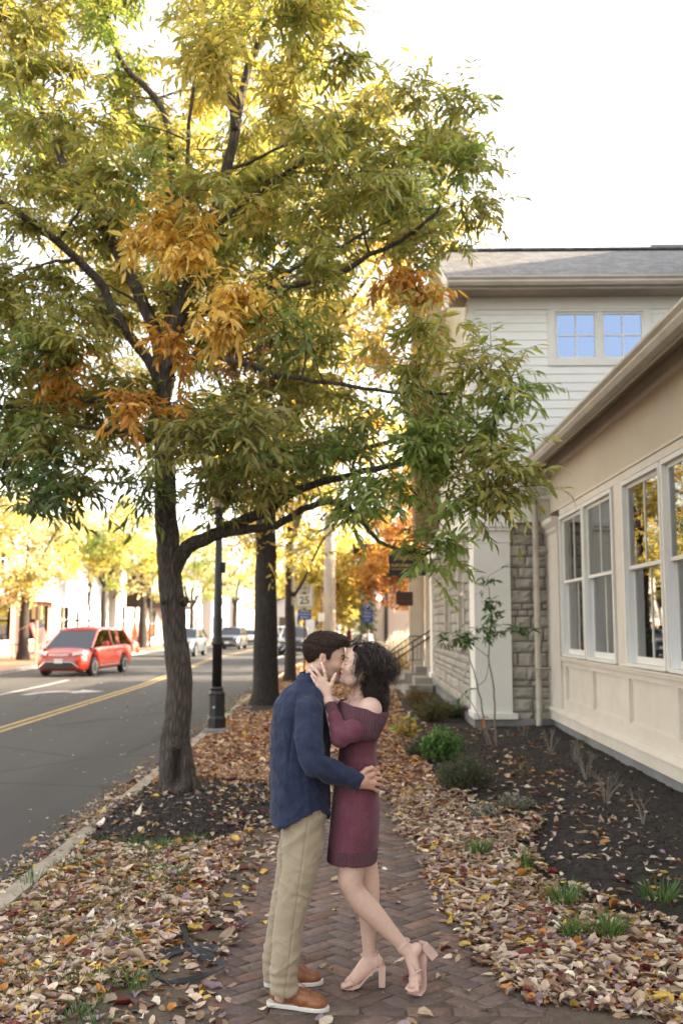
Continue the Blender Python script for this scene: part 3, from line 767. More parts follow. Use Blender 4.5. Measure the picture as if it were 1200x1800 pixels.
def sash_window(a, b, parent):
    """opening a..b in y, z 1.27..3.5 in the plane SX"""
    z0, z1, zm = 1.285, 3.48, 2.43
    w = obj('window', None, parent) if False else None
    mb = MB(); f = .055                                                   # outer frame
    mb.box(SX-.03, SX+.12, a, a+f, z0, z1, .003); mb.box(SX-.03, SX+.12, b-f, b, z0, z1, .003)
    mb.box(SX-.028, SX+.12, a+f, b-f, z1-f, z1, .003); mb.box(SX-.028, SX+.12, a+f, b-f, z0-.01, z0+.03, .003)
    win = wpart(mb, 'window', M['trim'], parent)
    def sub(m_, name, matl):
        p = parent; tot = Vector(p.location)
        m_.V = [(v[0]-tot[0], v[1]-tot[1], v[2]-tot[2]) for v in m_.V]; return m_.build(name, matl, win)
    m2 = MB(); m2.box(SX+.0, SX+.115, b-f-.035, b-f-.001, z0+.03, zm-.02); sub(m2, 'jamb_liner', M['vinyl'])
    m2 = MB(); m2.box(SX+.0, SX+.115, a+f+.001, a+f+.03, z0+.03, zm-.02); sub(m2, 'jamb_liner', M['vinyl'])
    for nm, za, zb, x in (('upper_sash', zm-.02, z1-f, SX+.025), ('lower_sash', z0+.03, zm+.02, SX+.07)):
        m2 = MB(); s = .048; ya, yb = a+f+(.03 if nm[0]=='l' else 0)+.002, b-f-(.035 if nm[0]=='l' else 0)-.002
        m2.box(x, x+.035, ya, ya+s, za, zb, .003); m2.box(x, x+.035, yb-s, yb, za, zb, .003)
        m2.box(x+.001, x+.034, ya+s, yb-s, zb-.045, zb, .003); m2.box(x+.001, x+.034, ya+s, yb-s, za, za+(.08 if nm[0]=='l' else .045), .003)
        yc = (ya+yb)/2; m2.box(x+.004, x+.03, yc-.011, yc+.011, za+.04, zb-.04)
        sub(m2, nm, M['trim'])
        m2 = MB(); m2.box(x+.014, x+.020, ya+s-.01, yb-s+.01, za+.03, zb-.03); sub(m2, 'glass', M['glass'])
    # curtain: folds by the far jamb
    m2 = MB(); pts = []; n = 40
    V = []; F = []
    for (c0, c1) in ((b-.66, b-.10), (a+.1, a+.24)):
        base = len(V)
        for k in range(n+1):
            y = c0+(c1-c0)*k/n; x = SX+.19+.03*math.sin(k*1.25)+.01*math.sin(k*.7)
            V += [(x, y, z0-.1), (x, y, z1+.1)]
            if k: F.append((base+2*k-2, base+2*k, base+2*k+1, base+2*k-1))
    m2.add(V, F); sub(m2, 'curtain', M['curtain'])
    return win
for a, b in WIN: sash_window(a, b, sun_room)

# ---------------- stone and siding house
HX, HY = 1.88, 17.0
house = thing('stone_and_siding_house', 'two storey house with pale clapboard above grey limestone and a grey shingle roof', 'building', (HX+3, HY+6, 0))
def stone_wall(p0, u, nrm, L, z0, z1, holes=(), seed=0, parent=house, back=True):
    rr = np.random.default_rng(seed); V = []; F = []; n = 0; z = z0
    p0 = np.array(p0, float); u = np.array(u, float); nrm = np.array(nrm, float); zz = np.array([0,0,1.])
    while z < z1-.04:
        h = min(rr.choice([.11,.15,.19,.23]), z1-z)
        if z1-z-h < .06: h = z1-z
        s = -rr.random()*.2
        while s < L:
            w = rr.uniform(.2,.55)*(1.0 if h > .13 else .8); a = max(s, 0); b = min(s+w, L); s += w
            segs = [(a,b)]
            for (ha, hb, hz0, hz1) in holes:
                if z+h > hz0+.02 and z < hz1-.02:
                    ns = []
                    for (x, y) in segs:
                        if y <= ha or x >= hb: ns.append((x,y)); continue
                        if x < ha: ns.append((x, ha))
                        if y > hb: ns.append((hb, y))
                    segs = ns
            for (x, y) in segs:
                if y-x < .05: continue
                boff = rr.normal(.004,.009); nu, nv = max(3, int((y-x)/.05)), max(3, int(h/.04)); g = .009
                uu = np.linspace(x+g, y-g, nu+1); vv = np.linspace(z+g, z+h-g, nv+1)
                U, Z = np.meshgrid(uu, vv)
                e = np.minimum(np.minimum(U-x, y-U)/.035, np.minimum(Z-z, z+h-Z)/.03).clip(0,1)
                P = np.stack([U*1.0, Z*1.0, np.full_like(U, seed+z*3)], -1)
                dsp = .014 + e*(.030 + .020*vnoise(P, 9, 1) + .014*vnoise(P, 24, 2)) + boff
                pt = p0 + U[...,None]*u + (Z-p0[2])[...,None]*zz + dsp[...,None]*nrm
                edge0 = []
                k = pt.reshape(-1,3); V.append(k)
                for r_ in range(nv):
                    for c_ in range(nu):
                        q = n + r_*(nu+1)+c_; F.append((q, q+1, q+nu+2, q+nu+1))
                # skirt
                idx = [r_ for r_ in range(nu+1)] + [(r_+1)*(nu+1)+nu for r_ in range(nv)] + [nv*(nu+1)+c_ for c_ in range(nu-1,-1,-1)] + [r_*(nu+1) for r_ in range(nv-1,0,-1)]
                sk = k[idx] - nrm*(k[idx] @ nrm - p0 @ nrm + .02)[:,None]
                b0 = n+len(k); V.append(sk); m_ = len(idx)
                for q in range(m_):
                    F.append((n+idx[q], b0+q, b0+(q+1)%m_, n+idx[(q+1)%m_]))
                n += len(k)+m_
        z += h
    mb = MB(); mb.V = [tuple(v) for v in np.concatenate(V)]; mb.F = F; mb.n = n
    return wpart(mb, 'stone_wall', M['stone'], parent)
def stone_backing(boxes):
    mb = MB()
    for b in boxes: mb.box(*b)
    wpart(mb, 'wall_core', M['mortar'], house)
HYE = 26.6     # far end of the stone side wall
holes = [(1.35, 2.45, 1.35, 3.35), (4.35, 5.55, 1.35, 3.35)]
stone_wall((HX+.03, HY+.7, .28), (0,1,0), (-1,0,0), HYE-HY-.7, .28, 3.5, [(a-.7, b-.7, c, d) for a,b,c,d in holes], 5)
stone_wall((HX+.62, HY+.05, .16), (1,0,0), (0,-1,0), .75, .16, 3.5, (), 9)
mb = MB()
def pier(a, b, z0, z1): mb.box(HX+.045, HX+.3, HY+a, HY+b, z0, z1)
pier(.1, 1.35, .1, 3.5); pier(2.45, 4.35, .1, 3.5); pier(5.55, HYE-HY, .1, 3.5); pier(1.35, 2.45, .1, 1.35); pier(4.35, 5.55, .1, 1.35); pier(1.35,2.45,3.35,3.5); pier(4.35,5.55,3.35,3.5)
mb.box(HX+.31, HX+1.5, HY+.06, HY+.3, .1, 3.5)
mb.box(HX+.3, HX+1.6, HYE-.2, HYE-.02, .1, 3.5)
wpart(mb, 'wall_core', M['mortar'], house)
mb = MB(); mb.box(HX-.02, HX+1.5, HY-.03, HYE+.1, -.2, .2, .006); wpart(mb, 'foundation', M['found'], house)
mb = MB(); 
mb.box(HX-.0, HX+.62, HY-.045, HY+.7, .27, 3.18, .004)
mb.box(HX-.04, HX+.70, HY-.10, HY+.74, .20, .30, .006)
mb.box(HX-.012, HX+.632, HY-.058, HY+.712, 3.16, 3.19)
mb.box(HX-.05, HX+.67, HY-.095, HY+.74, 3.36, 3.42, .004); mb.box(HX-.08, HX+.70, HY-.125, HY+.77, 3.42, 3.50, .004)
mb.box(HX-.004, HX+.624, HY-.049, HY+.70, 3.19, 3.36)
wpart(mb, 'corner_pilaster', M['trim'], house)
mb = MB(); mb.box(HX-.06, HX+.3, HYE-.1, HYE+.7, .27, 3.5, .004); mb.box(HX-.1, HX+.3, HYE-.14, HYE+.74, .20, .5, .006); mb.box(HX-.1, HX+.3, HYE-.14, HYE+.74, 3.36, 3.5, .006); wpart(mb, 'side_pilaster', M['trim'], house)
mb = MB()
mb.box(HX-.04, HX+3, HY-.08, HY+19, 3.5, 3.86, .003); mb.prism([(HY-.08,3.86),(HY-.14,3.89),(HY-.15,3.95),(HY-.0,3.97),(HY-.0,3.86)], 'x', HX-.10, HX+3)
mb.prism([(HX-.04,3.86),(HX-.10,3.89),(HX-.11,3.95),(HX+.05,3.97),(HX+.05,3.86)], 'y', HY-.14, HY+19)
wpart(mb, 'entablature', M['siding'], house)
def house_window(ya, yb, za, zb):
    mb = MB(); x = HX-.05; f = .09
    mb.box(x, x+.12, ya-.02, ya+f, za-.02, zb, .004); mb.box(x, x+.12, yb-f, yb+.02, za-.02, zb, .004); mb.box(x+.002, x+.12, ya+f, yb-f, zb-f, zb, .004); mb.box(x-.03, x+.12, ya+f, yb-f, za-.03, za+.06, .004)
    w = wpart(mb, 'window', M['gutter'], house)
    mb = MB(); zm = (za+zb)/2; mb.box(x+.05, x+.1, ya+f, yb-f, zm-.025, zm+.025); mb.box(x+.055, x+.09, (ya+yb)/2-.012, (ya+yb)/2+.012, za+.06, zb-f)
    tot = Vector(house.location); mb.V = [(v[0]-tot[0], v[1]-tot[1], v[2]-tot[2]) for v in mb.V]; mb.build('sash', M['trim'], w)
    mb = MB(); mb.box(x+.085, x+.088, ya+f, yb-f, za+.06, zb-f); mb.V = [(v[0]-tot[0], v[1]-tot[1], v[2]-tot[2]) for v in mb.V]; mb.build('glass', M['glassd'], w)
for a, b, c, d in holes: house_window(HY+a, HY+b, c, d)
# porch: recess, posts
mb = MB(); mb.box(HX+1.2, HX+1.4, HYE, HYE+9, .5, 3.5); wpart(mb, 'porch_wall', M['cream'], house)
for (y, x, w) in ((HYE+3.0, HX-.04, .30), (HYE+6.6, HX-.35, .5), (HYE+9.4, HX-.04, .30)):
    mb = MB(); mb.box(x, x+w, y, y+.34, .55, 3.5, .006); mb.box(x-.04, x+w+.04, y-.04, y+.38, .55, .75, .006); mb.box(x-.04, x+w+.04, y-.04, y+.38, 3.3, 3.5, .006)
    mb.box(x+.06, x+w-.06, y-.012, y, .95, 3.1, .003)
    wpart(mb, 'porch_post', M['cream'], house)
mb = MB(); mb.box(HX+.2, HX+.28, HYE+6.2, HYE+6.6, .6, 3.2); mb.box(HX+1.12, HX+1.19, HYE+4.4, HYE+5.4, .6, 2.7); wpart(mb, 'door', M['brown'], house)
mb = MB(); mb.box(HX-.02, HX+1.4, HYE+.72, HYE+9.8, 0, .56, .01); wpart(mb, 'porch_floor', M['concrete'], house)
steps = thing('porch_steps', 'concrete steps climbing from the path to the porch of the stone house', 'steps', (1.4, 30.5, 0))
for k in range(3):
    mb = MB(); mb.box(1.86-.32*(3-k), 1.858-.0, 29.7+.003*k, 32.2-.003*k, -.05+.0, .185*(k+1), .012)
    wpart(mb, 'step', M['concrete'], steps)
mb = MB(); mb.box(.70, 1.1, 27.0, 29.0, -.05, .07, .01); wpart(mb, 'landing', M['concrete'], steps)
cw = thing('concrete_edging_block', 'low pale concrete edging block at the near side of the porch landing', 'edging', (1.15, 25.6, 0), group=None)
mb = MB(); mb.box(1.0, 1.16, 24.2, 26.4, -.05, .24, .012); mb.box(1.16, 1.80, 25.9, 26.38, -.05, .24, .012); mb.box(1.35, 1.8, 26.42, 27.6, -.05, .40, .012); wpart(mb, 'concrete_edge', M['concrete'], cw)
# railings
rail = thing('stair_railing', 'black metal handrail pair rising up the near side of the porch steps', 'railing', (1.3, 29.5, 0))
mb = MB()
for dz, x0, z0, x1, z1 in ((0,.80,.86,1.99,1.62), (-.17,.86,.70,1.99,1.44)):
    mb.tube([(x0-.05, 29.55, z0-.08+dz*0), (x0, 29.55, z0), (x1, 29.55, z1)], .022, 8)
wpart(mb, 'handrail', M['blackmetal'], rail)
for (x, zb, zt) in ((.86,0,.87),(1.45,.37,1.26)):
    mb = MB(); mb.tube([(x, 29.55, zb), (x, 29.55, zt)], .018, 6); wpart(mb, 'rail_post', M['blackmetal'], rail)
rail2 = thing('baluster_railing', 'black metal railing with thin balusters on the far side of the porch steps', 'railing', (1.3, 32.3, 0))
mb = MB(); mb.tube([(.72,32.3,.80),(1.52,32.3,1.42),(1.9,32.3,1.42)], .02, 6); mb.tube([(.72,32.3,.12),(1.52,32.3,.66),(1.9,32.3,.66)], .014, 6)
wpart(mb, 'handrail', M['blackmetal'], rail2)
for k in range(10):
    x = .78+.12*k; zt = .80+.775*(min(x,1.52)-.72); zb = .12+.675*(min(x,1.52)-.72)
    mb = MB(); mb.tube([(x,32.3,zb),(x,32.3,zt)], .009, 5); wpart(mb, 'baluster', M['blackmetal'], rail2)

# upper storey
UZ0, UZ1 = 3.97, 7.25
def clap_x(y, x0, x1, z0, z1, holes=(), exp=.152):       # wall facing -Y
    mb = MB(); z = z0
    while z < z1:
        zt = min(z+exp+.02, z1)
        segs = [(x0, x1)]
        for (a,b,c,d) in holes:
            if z+.10 > c and z+.04 < d:
                segs = [s for (p,q) in segs for s in ((p, min(q,a)), (max(p,b), q)) if s[1]-s[0] > .02]
        for a, b in segs:
            mb.prism([(y-.022, z), (y-.006, zt), (y+.02, zt), (y+.02, z)], 'x', a, b)
        z += exp
    return mb
def clap_y(x, y0, y1, z0, z1, holes=(), exp=.152, slope=None):       # wall facing -X
    mb = MB(); z = z0
    while z < z1:
        zt = min(z+exp+.02, z1); a, b = y0, y1
        if slope: a, b = slope(z, y0, y1)
        segs = [(a, b)]
        for (p_,q_,c,d) in holes:
            if z+.10 > c and z+.04 < d:
                segs = [s for (p,q) in segs for s in ((p, min(q,p_)), (max(p,q_), q)) if s[1]-s[0] > .02]
        for a, b in segs:
            if b-a > .05: mb.prism([(x-.022, z), (x-.006, zt), (x+.02, zt), (x+.02, z)], 'y', a, b)
        z += exp
    return mb
W2 = (3.23, 5.03, 6.24, 7.24)
wpart(clap_x(HY, HX+.09, 9.0, UZ0, UZ1, [W2]), 'siding', M['siding'], house)
mb = MB(); mb.box(HX+.03, 9, HY+.022, HY+.2, 3.9, 7.5); mb.box(HX+.022, HX+.2, HY+.2, HY+14, 3.9, 7.5); wpart(mb, 'wall_sheathing', M['darkroom'], house)
mb = MB(); mb.box(HX-.03, HX+.10, HY-.035, HY+.10, UZ0, UZ1, .004); wpart(mb, 'corner_board', M['trim'], house)
mb = MB(); mb.box(HX-.035, 9, HY-.04, HY+.05, UZ1, 7.50, .003); wpart(mb, 'frieze_board', M['trim'], house)
mb = MB(); mb.box(HX-.03, HX+.10, HY+6.9, HY+7.0, UZ0, UZ1); wpart(mb, 'corner_board', M['trim'], house)
RIDGE_Y, RIDGE_Z, EZ = 20.3, 9.60, 7.50
gs = lambda z, a, b: (a, b) if z < 7.45 else (RIDGE_Y - (RIDGE_Y-17.0)*(9.3-z)/1.85, RIDGE_Y + (RIDGE_Y-17.0)*(9.3-z)/1.85)
wpart(clap_y(HX, HY+.10, HY+6.9, UZ0, 9.2, [(18.0,18.8,5.3,6.9)], slope=gs), 'siding', M['siding'], house)
mb = MB(); mb.prism([(17.1,7.45),(RIDGE_Y,9.3),(23.5,7.45)], 'x', HX+.022, HX+.2); wpart(mb, 'gable_core', M['darkroom'], house)
mb = MB(); a,b,c,d = 18.0,18.8,5.3,6.9; x = HX-.04
mb.box(x, x+.07, a-.1, a, c-.1, d+.1, .003); mb.box(x, x+.07, b, b+.1, c-.1, d+.1, .003); mb.box(x, x+.07, a, b, d, d+.1, .003); mb.box(x, x+.07, a, b, c-.1, c, .003); mb.box(x+.02,x+.06,a,b,(c+d)/2-.02,(c+d)/2+.02)
w_ = wpart(mb, 'window', M['trim'], house); tot = Vector(house.location)
mb = MB(); mb.box(x+.045, x+.05, a, b, c, d); mb.V = [(v[0]-tot[0], v[1]-tot[1], v[2]-tot[2]) for v in mb.V]; mb.build('glass', M['glassd'], w_)
# double window on the end wall
mb = MB(); y = HY-.045
mb.box(3.23, 3.36, y, y+.1, 6.24, 7.245, .004); mb.box(4.90, 5.03, y, y+.1, 6.24, 7.245, .004); mb.box(3.36, 4.90, y+.001, y+.1, 6.24, 6.36, .004); mb.box(3.36, 4.90, y+.001, y+.1, 7.20, 7.245, .004)
mb.box(4.09, 4.17, y+.01, y+.1, 6.36, 7.20, .003)
w_ = wpart(mb, 'window', M['trim'], house)
mb = MB()
for (xa, xb) in ((3.36, 4.09), (4.17, 4.90)):
    s = .04; mb.box(xa, xa+s, y+.03, y+.07, 6.36, 7.2); mb.box(xb-s, xb, y+.03, y+.07, 6.36, 7.2); mb.box(xa+s, xb-s, y+.031, y+.07, 6.36, 6.40); mb.box(xa+s, xb-s, y+.031, y+.07, 7.16, 7.2)
    mb.box((xa+xb)/2-.012, (xa+xb)/2+.012, y+.035, y+.065, 6.40, 7.16); mb.box(xa+s, xb-s, y+.037, y+.063, 6.77, 6.795)
mb.V = [(v[0]-tot[0], v[1]-tot[1], v[2]-tot[2]) for v in mb.V]; mb.build('sash', M['trim'], w_)
mb = MB(); mb.box(3.38, 4.88, y+.05, y+.055, 6.38, 7.18); mb.V = [(v[0]-tot[0], v[1]-tot[1], v[2]-tot[2]) for v in mb.V]
skg = glass_mat('sky_tinted_glass', (0.16,0.20,0.28), 0.30)
for n_ in skg.node_tree.nodes:
    if n_.type == 'BSDF_GLOSSY': n_.inputs['Color'].default_value = (.50,.66,.95,1)  # reflection coloured blue to stand in for blue sky in the panes
mb.build('glass', skg, w_)
# roof
OV = .42
sl = (RIDGE_Z-EZ-.12)/(RIDGE_Y-(HY-.45))
def roof_slab(name, ya, za, yb, zb, x0, x1, th=.09):
    V = [(x0,ya,za),(x1,ya,za),(x1,yb,zb),(x0,yb,zb)]; L = math.hypot(yb-ya, zb-za)
    # own local frame: x along eave, y up the slope -> the shingle pattern runs with the roof
    me = MB(); me.box(0, x1-x0, 0, L, -th, 0)
    o = me.build(name, M['shingle'], house)
    ang = math.atan2(zb-za, yb-ya) if yb > ya else None
    o.location = Vector((x0, ya, za)) - Vector(house.location)
    if yb > ya: o.rotation_euler = (ang, 0, 0)
    else:
        o.location = Vector((x1, ya, za)) - Vector(house.location); o.rotation_euler = (math.atan2(zb-za, ya-yb), 0, math.pi)
    return o
roof_slab('roof_slope', HY-.52, EZ+.14, RIDGE_Y, RIDGE_Z, HX-OV, 9.2)
roof_slab('roof_slope', 2*RIDGE_Y-HY+.52, EZ+.14, RIDGE_Y, RIDGE_Z, HX-OV, 9.2)
mb = MB(); mb.box(HX-OV-.01, 9.2, RIDGE_Y-.12, RIDGE_Y+.12, RIDGE_Z-.02, RIDGE_Z+.03, .01); wpart(mb, 'ridge_cap', M['shingle'], house)
mb = MB(); mb.prism([(p[0], p[1]) for p in gutter_prof(HY-.50, EZ-.0)], 'x', HX-OV, 9.2); mb.box(HX-OV, 9.2, HY-.50, HY-.475, EZ-.04, EZ+.12); wpart(mb, 'gutter', M['gutter'], house)
mb = MB(); mb.box(HX-OV+.02, 9.2, HY-.475, HY-.04, EZ-.035, EZ-.01); mb.box(HX-OV+.02, HX-.03, HY-.04, HY+.5, EZ-.035, EZ-.01); wpart(mb, 'soffit', M['soffit'], house)
mb = MB()
x0 = HX-OV
mb.prism([(HY-.50,EZ-.05),(HY-.50,EZ+.13),(RIDGE_Y,RIDGE_Z-.01),(2*RIDGE_Y-HY+.5,EZ+.13),(2*RIDGE_Y-HY+.5,EZ-.03),(RIDGE_Y,RIDGE_Z-.22)], 'x', x0-.03, x0-.002)
mb.prism([(HY-.50,EZ-.36),(HY-.50,EZ-.05),(HY-.1,EZ+.05),(HY+.5,EZ-.05),(HY+.5,EZ-.10)], 'x', x0-.028, x0+.02)
wpart(mb, 'rake_board', M['trim'], house)
mb = MB(); mb.prism([(HY-.46,EZ-.04),(RIDGE_Y,RIDGE_Z-.16),(RIDGE_Y,RIDGE_Z-.13),(HY-.46,EZ-.0)], 'x', x0+.0, HX-.0); mb.prism([(2*RIDGE_Y-HY+.46,EZ-.04),(RIDGE_Y+.001,RIDGE_Z-.16),(RIDGE_Y+.001,RIDGE_Z-.13),(2*RIDGE_Y-HY+.46,EZ-.0)], 'x', x0+.0, HX-.0); wpart(mb, 'rake_soffit', M['siding'], house)
# taller cross roof behind to the right
mb = MB(); mb.box(6.5, 9.2, RIDGE_Y+1.2, RIDGE_Y+1.6, 8.6, 9.9); mb.prism([(6.2,9.90),(6.35,10.08),(9.2,10.08),(9.2,9.90)], "y", RIDGE_Y+.9, RIDGE_Y+4); wpart(mb, "rear_roof", M["found"], house)
# chimney-like tan bay seen through the leaves
mb = MB(); mb.box(HX-.62, HX+.02, HY+7.1, HY+8.4, 3.97, 9.6, .02); mb.box(HX-.68, HX+.06, HY+7.04, HY+8.46, 9.4, 9.75, .02)
M['redbrick'] = mat('tan_brown_brick', (0.30,0.19,0.11), (0.21,0.125,0.075), scale=6, rough=0.9, bump=0.3, bscale=60)
wpart(mb, 'chimney', M['redbrick'], house)
# unseen block added behind the sunroom to shade the path and first tree
block = thing('unseen_shade_block', 'tall cream block out of view, added behind the sunroom roof to shade the foreground', 'building', (13, 9, 0))
mb = MB(); mb.box(8.6, 19, -6, 27, 0, 10.0); wpart(mb, 'wall', M['siding'], block)
mb = MB(); mb.prism([(8.3,9.9),(13.6,12.6),(19.5,9.9),(19.5,10.1),(13.6,12.8),(8.3,10.1)], 'y', -6.4, 27.4); wpart(mb, 'roof', M['shingle'], block)

# downspout
mb = MB()
pts = [(2.86,16.62,4.70),(2.86,16.66,4.55),(2.80,16.82,4.36),(2.60,16.84,4.22),(2.58,16.84,4.15)]
mb.tube([(2.70,16.70,4.30),(2.70,16.72,4.20),(2.73,16.78,4.13),(2.82,16.84,4.06),(2.89,16.86,3.97),(2.92,16.86,3.80),(2.92,16.86,.28),(2.91,16.84,.16),(2.90,16.80,.06)], .052, 12)
for z in (3.0, 1.05): mb.box(2.86, 3.14, 16.80, 16.84, z-.012, z+.012)
wpart(mb, 'downspout', M['gutter'], house, smooth=True)

# neighbouring pale building further on
nb = thing('plaster_building', 'plain pale pinkish plaster building with a dark downpipe behind the parking sign', 'building', (4, 52, 0))
M['plaster'] = mat('pale_plaster', (0.56,0.49,0.45), (0.50,0.44,0.40), scale=.5, rough=0.85, dirt=0.2, dirtc=(0.36,0.31,0.28))
mb = MB(); mb.box(.65, 9, 50, 58, 0, 5.6); mb.box(-.1, .648, 52.5, 58, 0, 5.2); wpart(mb, 'wall', M['plaster'], nb)
mb = MB(); mb.box(-.5, 9.3, 49.7, 58.3, 5.62, 5.85); wpart(mb, 'roof_edge', M['brown'], nb)
mb = MB(); mb.tube([(1.16,49.9,0),(1.16,49.9,5.6)], .09, 8); wpart(mb, 'downpipe', M['blackmetal'], nb)
mb = MB(); mb.lathe([(.02,0),(.11,.03),(.13,.10),(.06,.17)], (.80,49.85,3.05), 12); 
lm, lt, lp, lo = nt('lit_lamp_globe'); lp.inputs['Emission Color'].default_value = (1,.93,.8,1); lp.inputs['Emission Strength'].default_value = 3.0
wpart(mb, 'wall_lamp', lm, nb)
# ================================================================== trees
def bark_mat(name, c1, c2, c3, sc=1.0):
    m, t, p, out = nt(name)
    co = N(t, 'ShaderNodeTexCoord'); mp = N(t, 'ShaderNodeMapping'); mp.inputs['Scale'].default_value = (1*sc, 1*sc, .15*sc)
    t.links.new(co.outputs['Object'], mp.inputs['Vector'])
    n0 = N(t, 'ShaderNodeTexNoise', Scale=9, Detail=3); t.links.new(mp.outputs[0], n0.inputs['Vector'])
    mxv = N(t, 'ShaderNodeMixRGB'); mxv.inputs['Fac'].default_value = .07; t.links.new(mp.outputs[0], mxv.inputs['Color1']); t.links.new(n0.outputs['Color'], mxv.inputs['Color2'])
    vo = N(t, 'ShaderNodeTexVoronoi', Scale=36, feature='DISTANCE_TO_EDGE'); t.links.new(mxv.outputs[0], vo.inputs['Vector'])
    nz = N(t, 'ShaderNodeTexNoise', Scale=30, Detail=8, Roughness=.7); t.links.new(mp.outputs[0], nz.inputs['Vector'])
    r1 = ramp(t, [(0.0, tuple(.8*a_+.2*b_ for a_, b_ in zip(c2, c1))), (0.30, c1), (1.0, c1)]); t.links.new(vo.outputs['Distance'], r1.inputs['Fac'])
    r2 = ramp(t, [(0.3, (0.45,0.45,0.45)), (0.7, (1.3,1.3,1.3))]); t.links.new(nz.outputs['Fac'], r2.inputs['Fac'])
    mx = N(t, 'ShaderNodeMixRGB', blend_type='MULTIPLY'); mx.inputs['Fac'].default_value = 1
    t.links.new(r1.outputs['Color'], mx.inputs['Color1']); t.links.new(r2.outputs['Color'], mx.inputs['Color2'])
    n2 = N(t, 'ShaderNodeTexNoise', Scale=2.3, Detail=6); t.links.new(co.outputs['Object'], n2.inputs['Vector'])
    r3 = ramp(t, [(0.58, (0,0,0)), (0.72, (.7,.7,.7))]); t.links.new(n2.outputs['Fac'], r3.inputs['Fac'])
    m2 = N(t, 'ShaderNodeMixRGB'); m2.inputs['Color2'].default_value = rgb(*c3); t.links.new(r3.outputs['Color'], m2.inputs['Fac']); t.links.new(mx.outputs[0], m2.inputs['Color1'])
    t.links.new(m2.outputs[0], p.inputs['Base Color']); p.inputs['Roughness'].default_value = .9
    ad = N(t, 'ShaderNodeMath', operation='MULTIPLY_ADD'); ad.inputs[1].default_value = 1.6
    mn = N(t, 'ShaderNodeMath', operation='MINIMUM'); mn.inputs[1].default_value = .25; t.links.new(vo.outputs['Distance'], mn.inputs[0])
    t.links.new(mn.outputs[0], ad.inputs[0]); t.links.new(nz.outputs['Fac'], ad.inputs[2])
    bp = N(t, 'ShaderNodeBump', Strength=1.0, Distance=.035); t.links.new(ad.outputs[0], bp.inputs['Height']); t.links.new(bp.outputs[0], p.inputs['Normal'])
    return m
M['bark'] = bark_mat('grey_brown_bark', (0.130,0.100,0.076), (0.035,0.027,0.021), (0.125,0.122,0.085))
M['bark2'] = bark_mat('dark_bark', (0.050,0.038,0.029), (0.016,0.012,0.010), (0.055,0.050,0.035))

class Skel:
    def __init__(s): s.P = []; s.R = []; s.lines = []
    def add(s, pts, r0, r1):
        pts = [np.array(p, float) for p in pts]
        # resample along a smooth curve
        pp = [pts[0]]
        n = len(pts)
        for i in range(n-1):
            p0 = pts[max(i-1,0)]; p1 = pts[i]; p2 = pts[i+1]; p3 = pts[min(i+2,n-1)]
            for t in (0.25,.5,.75,1.0):
                pp.append(.5*((2*p1)+(-p0+p2)*t+(2*p0-5*p1+4*p2-p3)*t*t+(-p0+3*p1-3*p2+p3)*t**3))
        pp = np.array(pp); L = len(pp)
        jit = rng.normal(0, 1, (L,3))*min(r0,.03)*.25; jit[0] = 0; pp = pp + jit
        r = r0 + (r1-r0)*np.linspace(0,1,L)**.85
        s.lines.append((pp, r)); s.P += list(pp); s.R += list(r)
    def nearest(s, q, prefer=None, k=.35):
        P = np.array(s.P); Rr = np.array(s.R)
        d = np.linalg.norm(P-q, axis=1) + k*(P[:,2] > q[2]-.02)*2 - 1.2*np.minimum(Rr, .06)
        i = int(np.argmin(d)); return P[i], Rr[i]
    def mesh(s, nseg=lambda r: 14 if r > .12 else 10 if r > .05 else 6 if r > .015 else 4):
        V = []; F = []; n = 0
        for pp, r in s.lines:
            v, f = tube_arrays(pp, r, nseg(r[0])); V += v; F += [tuple(i+n for i in q) for q in f]; n += len(v)
        return V, F

